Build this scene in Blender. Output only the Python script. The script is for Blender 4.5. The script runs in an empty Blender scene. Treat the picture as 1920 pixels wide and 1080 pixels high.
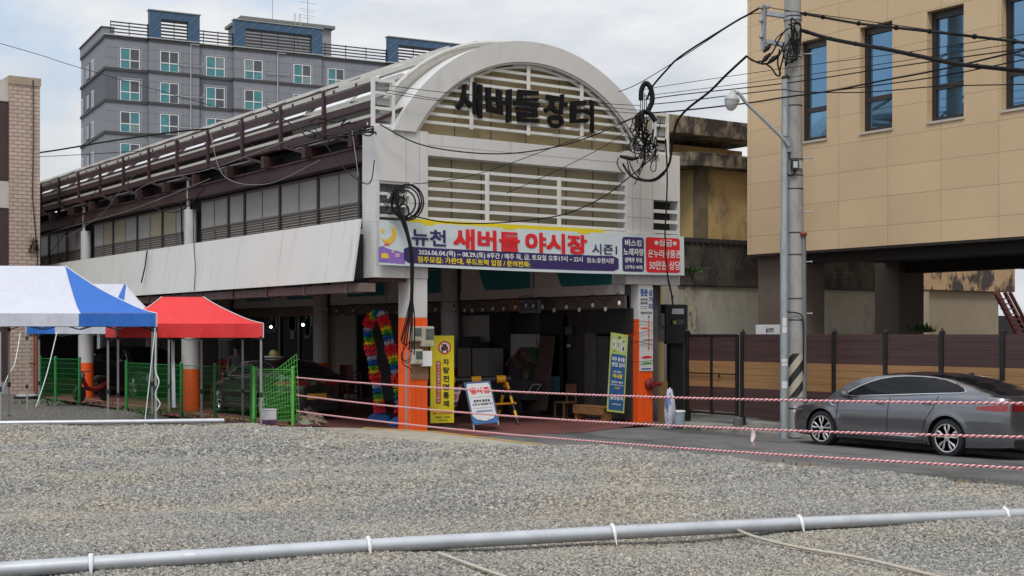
import bpy, bmesh, math, random
from mathutils import Vector, Matrix
random.seed(7)
C = bpy.context.scene
COL = C.collection
# ---------------------------------------------------------------- camera, sky, sun, exposure
FL, HZ, CZ = 2516.0, 625.0, 2.12
YAW = math.radians(34.7)
FW = (math.sin(YAW), math.cos(YAW)); RT = (math.cos(YAW), -math.sin(YAW)); CP = (-14.41, -24.43)
cd = bpy.data.cameras.new('camera'); cam = bpy.data.objects.new('camera', cd); COL.objects.link(cam)
cam.location = (CP[0], CP[1], CZ); cam.rotation_euler = (math.radians(90), 0, -YAW)
cd.sensor_width = 36; cd.lens = FL / 1920 * 36; cd.shift_y = (HZ - 540) / 1920
cd.clip_start = 0.1; cd.clip_end = 2000
C.camera = cam
SUN_EL, SUN_AZ = math.radians(56), math.radians(222)          # azimuth from +Y, clockwise
w = bpy.data.worlds.new('World'); C.world = w; w.use_nodes = True
nt = w.node_tree; nt.nodes.clear()
def N(t, typ, **k):
    n = t.nodes.new(typ)
    for a, b in k.items(): setattr(n, a, b)
    return n
out = N(nt, 'ShaderNodeOutputWorld'); bg = N(nt, 'ShaderNodeBackground'); bg.inputs[1].default_value = 0.1
sky = N(nt, 'ShaderNodeTexSky', sky_type='NISHITA'); sky.sun_disc = False
sky.sun_elevation = SUN_EL; sky.sun_rotation = SUN_AZ
tc = N(nt, 'ShaderNodeTexCoord'); mp = N(nt, 'ShaderNodeMapping'); mp.inputs['Scale'].default_value = (1, 1, 2.6)
mp.inputs['Location'].default_value = (0.45, 0.2, 0.1)
n1 = N(nt, 'ShaderNodeTexNoise'); n1.inputs['Scale'].default_value = 3.2; n1.inputs['Detail'].default_value = 7; n1.inputs['Roughness'].default_value = 0.5
n2 = N(nt, 'ShaderNodeTexNoise'); n2.inputs['Scale'].default_value = 6.5; n2.inputs['Detail'].default_value = 6; n2.inputs['Roughness'].default_value = 0.55
cr = N(nt, 'ShaderNodeValToRGB'); cr.color_ramp.elements[0].position = 0.36; cr.color_ramp.elements[1].position = 0.50
cr2 = N(nt, 'ShaderNodeValToRGB'); e = cr2.color_ramp.elements
e[0].position = 0.33; e[0].color = (0.53, 0.575, 0.64, 1); e[1].position = 0.66; e[1].color = (0.80, 0.80, 0.80, 1)
sc = N(nt, 'ShaderNodeVectorMath', operation='SCALE')
sx = N(nt, 'ShaderNodeSeparateXYZ'); zr_ = N(nt, 'ShaderNodeMapRange'); zr_.inputs[1].default_value = 0.15; zr_.inputs[2].default_value = 1; zr_.inputs[3].default_value = 7.6; zr_.inputs[4].default_value = 15.0    # an overcast sky is brightest overhead
blue = N(nt, 'ShaderNodeMix', data_type='RGBA'); blue.inputs[0].default_value = 0.45; blue.inputs[7].default_value = (4.6, 6.2, 8.0, 1)
mx = N(nt, 'ShaderNodeMix', data_type='RGBA')
L = nt.links.new
L(tc.outputs['Generated'], sx.inputs[0]); L(sx.outputs[2], zr_.inputs[0]); L(zr_.outputs[0], sc.inputs['Scale'])
L(tc.outputs['Generated'], mp.inputs[0]); L(mp.outputs[0], n1.inputs[0]); L(mp.outputs[0], n2.inputs[0])
L(n1.outputs[0], cr.inputs[0]); L(n2.outputs[0], cr2.inputs[0]); L(cr2.outputs[0], sc.inputs[0])
L(sky.outputs[0], blue.inputs[6]); L(cr.outputs[0], mx.inputs[0]); L(blue.outputs[2], mx.inputs[6]); L(sc.outputs[0], mx.inputs[7])
L(mx.outputs[2], bg.inputs[0]); L(bg.outputs[0], out.inputs[0])
sl = bpy.data.lights.new('sun', 'SUN'); sl.energy = 1.3; sl.angle = math.radians(16); sl.color = (1, 0.96, 0.9)
so = bpy.data.objects.new('sun', sl); COL.objects.link(so)
sd = Vector((math.sin(SUN_AZ) * math.cos(SUN_EL), math.cos(SUN_AZ) * math.cos(SUN_EL), math.sin(SUN_EL)))
so.rotation_euler = sd.to_track_quat('Z', 'Y').to_euler(); so.location = (-20, -30, 40)
C.view_settings.view_transform = 'Standard'; C.view_settings.look = 'None'; C.view_settings.exposure = 0.5; C.view_settings.gamma = 1
C.render.engine = 'CYCLES'; C.cycles.max_bounces = 8; C.cycles.diffuse_bounces = 5; C.cycles.glossy_bounces = 3; C.cycles.transparent_max_bounces = 8
C.cycles.caustics_reflective = False; C.cycles.caustics_refractive = False
# ---------------------------------------------------------------- measuring: a sight line of the survey meets a plane of the place
def ray(px):
    q = (px - 960) / FL
    return FW[0] + RT[0] * q, FW[1] + RT[1] * q
def at(px, py, s):
    a, b = ray(px); return Vector((CP[0] + s * a, CP[1] + s * b, CZ + (HZ - py) * s / FL))
def ony(px, py, y): return at(px, py, (y - CP[1]) / ray(px)[1])
def onx(px, py, x): return at(px, py, (x - CP[0]) / ray(px)[0])
def onz(px, py, z): return at(px, py, (CZ - z) * FL / (py - HZ))
# ---------------------------------------------------------------- materials
MATS = {}
def mat(name, col, rough=0.6, metal=0.0, var=0.10, scale=5.0, bump=0.0, bscale=60.0, dirt=None, dscale=(2, 2, 0.4), dlo=0.5, dhi=0.7, coat=0.0, spec=0.5, stretch=(1, 1, 1), trans=0.0, emit=None, alpha=1.0, bdist=0.02):
    if name in MATS: return MATS[name]
    m = bpy.data.materials.new(name); m.use_nodes = True; MATS[name] = m
    t = m.node_tree; b = t.nodes['Principled BSDF']; ln = t.links.new
    b.inputs['Roughness'].default_value = rough; b.inputs['Metallic'].default_value = metal
    b.inputs['Coat Weight'].default_value = coat; b.inputs['Coat Roughness'].default_value = 0.05; b.inputs['Specular IOR Level'].default_value = spec
    b.inputs['Transmission Weight'].default_value = trans; b.inputs['Alpha'].default_value = alpha
    if emit: b.inputs['Emission Color'].default_value = (*emit[:3], 1); b.inputs['Emission Strength'].default_value = emit[3]
    c = (*col, 1)
    tco = N(t, 'ShaderNodeTexCoord'); mpp = N(t, 'ShaderNodeMapping'); mpp.inputs['Scale'].default_value = stretch
    ln(tco.outputs['Object'], mpp.inputs[0])
    src = None
    no = N(t, 'ShaderNodeTexNoise'); no.inputs['Scale'].default_value = scale; no.inputs['Detail'].default_value = 6; no.inputs['Roughness'].default_value = 0.65
    ln(mpp.outputs[0], no.inputs[0])
    mr = N(t, 'ShaderNodeMapRange'); mr.inputs[1].default_value = 0.25; mr.inputs[2].default_value = 0.75; mr.inputs[3].default_value = 1 - var; mr.inputs[4].default_value = 1 + var
    ln(no.outputs[0], mr.inputs[0])
    vm = N(t, 'ShaderNodeVectorMath', operation='SCALE'); vm.inputs[0].default_value = col
    ln(mr.outputs[0], vm.inputs['Scale']); src = vm.outputs[0]
    if dirt:
        m2 = N(t, 'ShaderNodeMapping'); m2.inputs['Scale'].default_value = dscale; ln(tco.outputs['Object'], m2.inputs[0])
        n3 = N(t, 'ShaderNodeTexNoise'); n3.inputs['Scale'].default_value = 1.0; n3.inputs['Detail'].default_value = 8; n3.inputs['Roughness'].default_value = 0.7; ln(m2.outputs[0], n3.inputs[0])
        r2 = N(t, 'ShaderNodeMapRange'); r2.inputs[1].default_value = dlo; r2.inputs[2].default_value = dhi; ln(n3.outputs[0], r2.inputs[0])
        mm = N(t, 'ShaderNodeMix', data_type='RGBA'); mm.inputs[7].default_value = (*dirt, 1)
        ln(r2.outputs[0], mm.inputs[0]); ln(src, mm.inputs[6]); src = mm.outputs[2]
    ln(src, b.inputs['Base Color'])
    if bump:
        nb = N(t, 'ShaderNodeTexNoise'); nb.inputs['Scale'].default_value = bscale; nb.inputs['Detail'].default_value = 4; ln(mpp.outputs[0], nb.inputs[0])
        bp = N(t, 'ShaderNodeBump'); bp.inputs['Strength'].default_value = bump; bp.inputs['Distance'].default_value = bdist
        ln(nb.outputs[0], bp.inputs['Height']); ln(bp.outputs[0], b.inputs['Normal'])
    return m
def brick_mat(name, c1, c2, mortar, bw, bh, ms, offset=0.5, axis='xz', rough=0.7, var=0.1, bump=0.4, speck=None):
    m = bpy.data.materials.new(name); m.use_nodes = True; MATS[name] = m
    t = m.node_tree; b = t.nodes['Principled BSDF']; ln = t.links.new; b.inputs['Roughness'].default_value = rough
    tco = N(t, 'ShaderNodeTexCoord'); sp = N(t, 'ShaderNodeSeparateXYZ'); cb = N(t, 'ShaderNodeCombineXYZ')
    ln(tco.outputs['Object'], sp.inputs[0]); ln(sp.outputs['XYZ'.index(axis[0].upper())], cb.inputs[0]); ln(sp.outputs['XYZ'.index(axis[1].upper())], cb.inputs[1])
    br = N(t, 'ShaderNodeTexBrick'); br.offset = offset; br.inputs['Scale'].default_value = 1; br.inputs['Brick Width'].default_value = bw; br.inputs['Row Height'].default_value = bh
    br.inputs['Mortar Size'].default_value = ms; br.inputs['Mortar Smooth'].default_value = 0.1
    br.inputs['Color1'].default_value = (*c1, 1); br.inputs['Color2'].default_value = (*c2, 1); br.inputs['Mortar'].default_value = (*mortar, 1)
    ln(cb.outputs[0], br.inputs[0])
    no = N(t, 'ShaderNodeTexNoise'); no.inputs['Scale'].default_value = speck or 3; no.inputs['Detail'].default_value = 5; no.inputs['Roughness'].default_value = 0.7; ln(tco.outputs['Object'], no.inputs[0])
    mr = N(t, 'ShaderNodeMapRange'); mr.inputs[1].default_value = 0.3; mr.inputs[2].default_value = 0.7; mr.inputs[3].default_value = 1 - var; mr.inputs[4].default_value = 1 + var; ln(no.outputs[0], mr.inputs[0])
    n5 = N(t, 'ShaderNodeTexNoise'); n5.inputs['Scale'].default_value = 0.6; n5.inputs['Detail'].default_value = 6; ln(tco.outputs['Object'], n5.inputs[0])
    m5 = N(t, 'ShaderNodeMapRange'); m5.inputs[1].default_value = 0.3; m5.inputs[2].default_value = 0.7; m5.inputs[3].default_value = 0.93; m5.inputs[4].default_value = 1.06; ln(n5.outputs[0], m5.inputs[0])
    pr_ = N(t, 'ShaderNodeMath', operation='MULTIPLY'); ln(mr.outputs[0], pr_.inputs[0]); ln(m5.outputs[0], pr_.inputs[1])
    vm = N(t, 'ShaderNodeVectorMath', operation='SCALE'); ln(br.outputs[0], vm.inputs[0]); ln(pr_.outputs[0], vm.inputs['Scale']); ln(vm.outputs[0], b.inputs['Base Color'])
    if bump:
        bp = N(t, 'ShaderNodeBump'); bp.inputs['Strength'].default_value = bump; bp.inputs['Distance'].default_value = 0.02; bp.invert = True
        ln(br.outputs['Fac'], bp.inputs['Height']); ln(bp.outputs[0], b.inputs['Normal'])
    return m
# ---------------------------------------------------------------- mesh collecting
def rootloc(o):
    while o.parent: o = o.parent
    return o.location
class MB:
    def __init__(s): s.v = []; s.f = []
    def add(s, vs, fs):
        k = len(s.v); s.v += [Vector(p) for p in vs]; s.f += [tuple(i + k for i in f) for f in fs]; return s
    def box(s, x0, x1, y0, y1, z0, z1):
        return s.add([(x0, y0, z0), (x1, y0, z0), (x1, y1, z0), (x0, y1, z0), (x0, y0, z1), (x1, y0, z1), (x1, y1, z1), (x0, y1, z1)],
                     [(3, 2, 1, 0), (4, 5, 6, 7), (0, 1, 5, 4), (1, 2, 6, 5), (2, 3, 7, 6), (3, 0, 4, 7)])
    def obox(s, c, ax, ay, az):           # box from centre and three half-axis vectors
        c, ax, ay, az = map(Vector, (c, ax, ay, az)); p = []
        for k in (-1, 1):
            for i, j in ((-1, -1), (1, -1), (1, 1), (-1, 1)): p.append(c + ax * i + ay * j + az * k)
        return s.add(p, [(3, 2, 1, 0), (4, 5, 6, 7), (0, 1, 5, 4), (1, 2, 6, 5), (2, 3, 7, 6), (3, 0, 4, 7)])
    def bar(s, a, b, w, h=None, up=(0, 0, 1)):
        a, b = Vector(a), Vector(b); d = b - a; u = Vector(up)
        if abs(d.normalized().dot(u)) > 0.98: u = Vector((0, 1, 0))
        sx = d.cross(u).normalized(); uz = sx.cross(d).normalized()
        return s.obox((a + b) / 2, d / 2, sx * w / 2, uz * (h or w) / 2)
    def tube(s, pts, r, n=8, cap=True, r2=None):
        pts = [Vector(p) for p in pts]; k = len(pts); rings = []; ref = None
        for i, p in enumerate(pts):
            d = (pts[min(i + 1, k - 1)] - pts[max(i - 1, 0)])
            if d.length < 1e-9: d = Vector((0, 0, 1))
            d.normalize()
            if ref is None:
                ref = Vector((0, 0, 1)) if abs(d.z) < 0.95 else Vector((1, 0, 0))
            a = d.cross(ref)
            if a.length < 1e-6: a = d.cross(Vector((1, 0.3, 0)))
            a.normalize(); b = d.cross(a).normalized(); ref = -b if False else a.cross(d)
            rr = r if r2 is None else r + (r2 - r) * i / max(1, k - 1)
            if isinstance(r, (list, tuple)): rr = r[i]
            rings.append([p + (a * math.cos(2 * math.pi * j / n) + b * math.sin(2 * math.pi * j / n)) * rr for j in range(n)])
        vs = [q for g in rings for q in g]; fs = []
        for i in range(k - 1):
            for j in range(n):
                fs.append((i * n + j, i * n + (j + 1) % n, (i + 1) * n + (j + 1) % n, (i + 1) * n + j))
        if cap: fs += [tuple(range(n))[::-1], tuple((k - 1) * n + j for j in range(n))]
        return s.add(vs, fs)
    def cyl(s, a, b, r, r2=None, n=16): return s.tube([a, b], r, n, True, r2)
    def prism(s, poly, a, u, v, d):       # flat outline (list of 2D) at a, in-plane axes u v, thickness vector d
        a, u, v, d = map(Vector, (a, u, v, d)); n = len(poly)
        p = [a + u * q[0] + v * q[1] for q in poly]; p += [q + d for q in p]
        return s.add(p, [tuple(range(n)), tuple(range(2 * n - 1, n - 1, -1))] + [(i, i + n, (i + 1) % n + n, (i + 1) % n) for i in range(n)])
    def quad(s, a, b, c, d): return s.add([a, b, c, d], [(0, 1, 2, 3)])
    def grid(s, fn, nu, nv):
        vs = [fn(i / nu, j / nv) for i in range(nu + 1) for j in range(nv + 1)]; q = nv + 1
        return s.add(vs, [(i * q + j, (i + 1) * q + j, (i + 1) * q + j + 1, i * q + j + 1) for i in range(nu) for j in range(nv)])
    def lathe(s, c, prof, n=24, ax=(0, 0, 1)):
        ax = Vector(ax).normalized(); u = ax.orthogonal().normalized(); v = ax.cross(u); c = Vector(c); k = len(prof)
        vs = [c + ax * h + (u * math.cos(2 * math.pi * j / n) + v * math.sin(2 * math.pi * j / n)) * r for r, h in prof for j in range(n)]
        fs = [(i * n + j, i * n + (j + 1) % n, (i + 1) * n + (j + 1) % n, (i + 1) * n + j) for i in range(k - 1) for j in range(n)]
        return s.add(vs, fs + [tuple(range(n))[::-1], tuple((k - 1) * n + j for j in range(n))])
    def build(s, name, m, parent=None, smooth=False, bevel=0, local=False, sub=0):
        me = bpy.data.meshes.new(name); off = Vector((0, 0, 0))
        if parent is not None and not local: off = rootloc(parent)
        me.from_pydata([tuple(p - off) for p in s.v], [], s.f); me.validate(); me.materials.append(m)
        o = bpy.data.objects.new(name, me); COL.objects.link(o)
        if parent is not None: o.parent = parent
        if smooth: me.polygons.foreach_set('use_smooth', [True] * len(me.polygons))
        bm = bmesh.new(); bm.from_mesh(me); bmesh.ops.recalc_face_normals(bm, faces=bm.faces); bm.to_mesh(me); bm.free()
        if bevel:
            b = o.modifiers.new('bevel', 'BEVEL'); b.width = bevel; b.segments = 2; b.limit_method = 'ANGLE'; b.angle_limit = math.radians(40)
        if smooth and bevel == 0:
            try: me.shade_smooth(); me.set_sharp_from_angle(angle=math.radians(40))
            except Exception: pass
        return o
def tag(o, label, cat, group=None, kind=None):
    if label: o['label'] = label
    if cat: o['category'] = cat
    if group: o['group'] = group
    if kind: o['kind'] = kind
    return o
def thing(name, loc, label, cat, group=None, rz=0):
    o = bpy.data.objects.new(name, None); COL.objects.link(o); o.location = loc; o.rotation_euler = (0, 0, rz); o.empty_display_size = 0.2
    return tag(o, label, cat, group)
def kids(o): return [c for c in bpy.data.objects if c.parent == o]
def copy_tree(o, loc=None, rz=None, label=None, parent=None):
    c = o.copy(); COL.objects.link(c)
    if parent: c.parent = parent
    if loc is not None: c.location = loc
    if rz is not None: c.rotation_euler = (0, 0, rz)
    if label: c['label'] = label
    for k in kids(o): copy_tree(k, parent=c)
    return c
def struct(o): o['kind'] = 'structure'; return o
_tc = {}
def glyphs(s, bold=0.0, real=False):      # heavier strokes: stacked copies a hair apart (real: one outline offset)
    fat = 0 if real else bold
    if (s, bold) not in _tc:
        c = bpy.data.curves.new('txt', 'FONT'); c.body = s; c.offset = bold if real else 0; c.resolution_u = 3
        o = bpy.data.objects.new('txt', c); COL.objects.link(o); bpy.context.view_layer.update()
        me = bpy.data.meshes.new_from_object(o.evaluated_get(bpy.context.evaluated_depsgraph_get()))
        vs = [(v.co.x, v.co.y, 0) for v in me.vertices]; fs = [tuple(p.vertices) for p in me.polygons]
        if fat:
            v0, f0 = vs, fs; vs, fs = [], []
            for j, (dx, dy) in enumerate(((-1, -1), (1, 1), (-1, 1), (1, -1))): k = len(vs); vs += [(p[0] + dx * fat * .7, p[1] + dy * fat * .7, j) for p in v0]; fs += [tuple(i + k for i in f) for f in f0]
        bpy.data.objects.remove(o); bpy.data.curves.remove(c); bpy.data.meshes.remove(me)
        x = [p[0] for p in vs]; y = [p[1] for p in vs]; _tc[(s, bold)] = (vs, fs, min(x), max(x), min(y), max(y))
    return _tc[(s, bold)]
def text(mb, s, org, u, v, u0, v0, u1, v1, bold=0.0, keep=False):      # fit s into the box u0..u1, v0..v1 of the plane (org,u,v)
    vs, fs, a, b, c, d = glyphs(s, bold); org, u, v = Vector(org), Vector(u), Vector(v)
    su = (u1 - u0) / (b - a); sv = (v1 - v0) / (d - c)
    nn = u.cross(v).normalized() * .0012
    mb.add([org + u * (u0 + (p[0] - a) * su) + v * (v0 + (p[1] - c) * sv) + nn * p[2] for p in vs], fs)
def rrect(x0, y0, x1, y1, r, n=5):
    p = []
    for cx, cy, a0 in ((x1 - r, y1 - r, 0), (x0 + r, y1 - r, 90), (x0 + r, y0 + r, 180), (x1 - r, y0 + r, 270)):
        for i in range(n + 1):
            a = math.radians(a0 + 90 * i / n); p.append((cx + r * math.cos(a), cy + r * math.sin(a)))
    return p
def arcpts(cx, cz, r, a0, a1, n): return [(cx + r * math.cos(math.radians(a0 + (a1 - a0) * i / n)), cz + r * math.sin(math.radians(a0 + (a1 - a0) * i / n))) for i in range(n + 1)]
def catenary(a, b, sag, n=14):
    a, b = Vector(a), Vector(b); return [a.lerp(b, i / n) - Vector((0, 0, sag * 4 * (i / n) * (1 - i / n))) for i in range(n + 1)]
X, Y, Z = Vector((1, 0, 0)), Vector((0, 1, 0)), Vector((0, 0, 1))
# common materials
white = mat('white_panel', (0.62, 0.615, 0.61), 0.45, var=0.05, scale=2, dirt=(0.40, 0.37, 0.33), dscale=(5, 5, 0.5), dlo=0.56, dhi=0.85)
whitef = mat('white_paint', (0.68, 0.68, 0.66), 0.45, var=0.06, scale=8, dirt=(0.36, 0.32, 0.27), dscale=(6, 6, 3), dlo=0.60, dhi=0.8)
orange = mat('orange_paint', (0.86, 0.105, 0.012), 0.45, var=0.06, scale=3, dirt=(0.35, 0.08, 0.03), dscale=(5, 5, 1.2), dlo=0.66, dhi=0.86)
redsteel = mat('maroon_steel', (0.040, 0.016, 0.018), 0.55, var=0.25, scale=6, dirt=(0.10, 0.055, 0.04), dlo=0.58, dhi=0.75)
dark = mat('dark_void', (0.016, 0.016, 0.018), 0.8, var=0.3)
black = mat('black_paint', (0.012, 0.012, 0.014), 0.45)
rubber = mat('cable_black', (0.006, 0.006, 0.0065), 0.6, var=0.2, spec=0.25)
steel = mat('galvanised', (0.42, 0.44, 0.46), 0.38, 0.75, var=0.12, scale=14, dirt=(0.25, 0.25, 0.26), dscale=(5, 5, 5), dlo=0.5, dhi=0.8)
steelm = mat('steel_matt', (0.33, 0.35, 0.37), 0.5, 0.3, var=0.15, scale=9)
glassd = mat('dark_glass', (0.02, 0.025, 0.03), 0.45, 0.0, spec=0.08)
red_t = mat('print_red', (0.72, 0.02, 0.03), 0.5, var=0.02)
navy_t = mat('print_navy', (0.035, 0.025, 0.12), 0.5, var=0.02)
white_t = mat('print_white', (0.78, 0.78, 0.78), 0.5, var=0.02)
yellow_t = mat('print_yellow', (0.85, 0.66, 0.02), 0.5, var=0.02)
black_t = mat('print_black', (0.012, 0.012, 0.014), 0.5, var=0.02)
blue_t = mat('print_blue', (0.02, 0.10, 0.42), 0.5, var=0.02)
green_t = mat('print_green', (0.10, 0.40, 0.05), 0.5, var=0.02)
orange_t = mat('print_orange', (0.80, 0.13, 0.02), 0.5, var=0.02)
# ================================================================ the setting: ground, road, lot
def road_z(x): return 0.0 if x < 4.5 else -0.045 * (x - 4.5) if x < 7 else -0.11
asph = mat('asphalt', (0.135, 0.134, 0.132), 0.85, var=0.28, scale=1.1, bump=0.5, bscale=90, dirt=(0.065, 0.065, 0.066), dscale=(0.5, 0.22, 1), dlo=0.5, dhi=0.62)
earth = mat('earth', (0.17, 0.155, 0.13), 0.95, var=0.3, scale=0.5, bump=0.4, bscale=30)
g = MB().grid(lambda a, b: (-600 + 1200 * a, -400 + 1000 * b, -0.35), 12, 12); struct(g.build('ground', earth))
r = MB().grid(lambda a, b: (-2.2 + 20 * a, -40 + 45.3 * b, road_z(-2.2 + 20 * a)), 60, 40); struct(r.build('road', asph))
paver = mat('red_paving', (0.15, 0.05, 0.045), 0.7, var=0.3, scale=2.5, bump=0.3, bscale=40, dirt=(0.05, 0.03, 0.03), dscale=(0.8, 0.8, 1), dlo=0.5, dhi=0.7)
r = MB(); pts = [(-2.0, 45), (-2.0, 1.3), (-0.6, -0.75), (0.6, -1.2), (3.2, -1.75), (4.8, -1.1), (6.6, -0.15), (6.6, 45)]
r.prism(pts, (0, 0, 0.004), X, Y, (0, 0, 0.008)); struct(r.build('arcade_pavement', paver))
# yellow kerb lines painted on the paving
yl = mat('yellow_line', (0.42, 0.24, 0.05), 0.7, var=0.35, scale=7, dirt=(0.2, 0.13, 0.08), dscale=(4, 4, 4), dlo=0.5, dhi=0.65)
def strip(pts, wd, z, th=0.004):
    m = MB()
    for a, b in zip(pts, pts[1:]): m.bar((a[0], a[1], z), (b[0], b[1], z), wd, th)
    return m
m = strip([(-1.15, 20), (-1.15, 2.0), (-0.75, 1.2)], 0.10, 0.017); m.add(*(lambda q: (q.v, q.f))(strip([(5.0, 30), (5.05, 1.3), (6.4, -0.55)], 0.09, 0.017))); struct(m.build('road_marking', yl))
# gravel lot
def lot_z(x, y):
    s = (x - CP[0]) * FW[0] + (y - CP[1]) * FW[1]
    z = 0.44 if s < 24 else 0.44 - 0.26 * min(1, (s - 24) / 5.0)
    return z + 0.025 * math.sin(x * 1.3 + y * 0.7) + 0.02 * math.sin(x * 0.55 - y * 0.9 + 1) + 0.012 * math.sin(x * 2.9 - y * 2.3) + 0.012 * math.sin(x * .8 + y * 3.4 + 2)
EDGE = [(-0.9, -60), (-0.9, -15.2), (-0.95, -12.5), (-1.05, -10.6), (-1.25, -9.2), (-1.9, -8.5), (-2.4, -7.6), (-2.75, -6.2), (-3.0, -4.9), (-3.2, -3.2), (-3.3, -1.6), (-3.1, -0.4), (-2.7, 0.6), (-2.7, 60)]
def edge_x(y):
    for (xa, ya), (xb, yb) in zip(EDGE, EDGE[1:]):
        if ya <= y <= yb: return xa + (xb - xa) * (y - ya) / (yb - ya)
    return -2.7
def lot_pt(a, b):
    y = -30 + 66 * b; ex = edge_x(y) + 0.10 * math.sin(y * 3.1) + 0.06 * math.sin(y * 7.7)
    t = a ** 0.35 if a < 1 else 1.0
    x = -34 + (ex + 34) * (1 - (1 - a) ** 2.2)
    z = lot_z(x, y); d = ex - x
    if d < 0.75: z = -0.06 + (z + 0.06) * math.sin(min(1, max(0, d / 0.75)) * math.pi / 2)
    return (x, y, z)
gm = bpy.data.materials.new('gravel'); gm.use_nodes = True
def gravel_nodes(m, inst):
    t = m.node_tree; b = t.nodes['Principled BSDF']; ln = t.links.new; b.inputs['Roughness'].default_value = 0.9; b.inputs['Specular IOR Level'].default_value = 0.25
    ge = N(t, 'ShaderNodeNewGeometry')
    big = N(t, 'ShaderNodeTexNoise'); big.inputs['Scale'].default_value = 0.55; big.inputs['Detail'].default_value = 5; big.inputs['Roughness'].default_value = 0.62; ln(ge.outputs['Position'], big.inputs[0])
    rp = N(t, 'ShaderNodeValToRGB'); e = rp.color_ramp.elements; e[0].position = 0.44; e[0].color = (0, 0, 0, 1); e[1].position = 0.66; e[1].color = (1, 1, 1, 1); ln(big.outputs[0], rp.inputs[0])
    if inst:
        oi = N(t, 'ShaderNodeObjectInfo'); rnd = oi.outputs['Random']
    else:
        vo = N(t, 'ShaderNodeTexVoronoi'); vo.inputs['Scale'].default_value = 28; ln(ge.outputs['Position'], vo.inputs[0])
        sp = N(t, 'ShaderNodeSeparateColor'); ln(vo.outputs['Color'], sp.inputs[0]); rnd = sp.outputs[0]
        bp = N(t, 'ShaderNodeBump'); bp.inputs['Strength'].default_value = 1.0; bp.inputs['Distance'].default_value = 0.03; bp.invert = True; ln(vo.outputs['Distance'], bp.inputs['Height']); ln(bp.outputs[0], b.inputs['Normal'])
    c1 = N(t, 'ShaderNodeValToRGB'); e = c1.color_ramp.elements; e[0].position = 0; e[0].color = (0.135, 0.132, 0.125, 1); e[1].position = 1; e[1].color = (0.45, 0.43, 0.39, 1)
    for p, c in ((0.35, (0.21, 0.206, 0.196, 1)), (0.7, (0.29, 0.285, 0.265, 1)), (0.9, (0.335, 0.315, 0.27, 1))):
        q = c1.color_ramp.elements.new(p); q.color = c
    c2 = N(t, 'ShaderNodeValToRGB'); e = c2.color_ramp.elements; e[0].position = 0; e[0].color = (0.18, 0.15, 0.105, 1); e[1].position = 1; e[1].color = (0.52, 0.45, 0.34, 1)
    if not inst: b.inputs['Specular IOR Level'].default_value = 0.1
    ln(rnd, c1.inputs[0]); ln(rnd, c2.inputs[0])
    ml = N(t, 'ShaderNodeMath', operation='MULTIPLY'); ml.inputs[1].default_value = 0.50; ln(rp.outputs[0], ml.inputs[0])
    mm = N(t, 'ShaderNodeMix', data_type='RGBA'); ln(ml.outputs[0], mm.inputs[0]); ln(c1.outputs[0], mm.inputs[6]); ln(c2.outputs[0], mm.inputs[7]); dk = N(t, 'ShaderNodeVectorMath', operation='SCALE'); dk.inputs['Scale'].default_value = 1.0 if inst else .55; ln(mm.outputs[2], dk.inputs[0]); ln(dk.outputs[0], b.inputs['Base Color'])  # lot surface darkened to paint shade into the gaps between stones
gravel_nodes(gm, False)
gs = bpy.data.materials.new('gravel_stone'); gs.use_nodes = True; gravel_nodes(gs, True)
struct(MB().grid(lot_pt, 120, 260).build('gravel_lot', gm, smooth=True))
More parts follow.
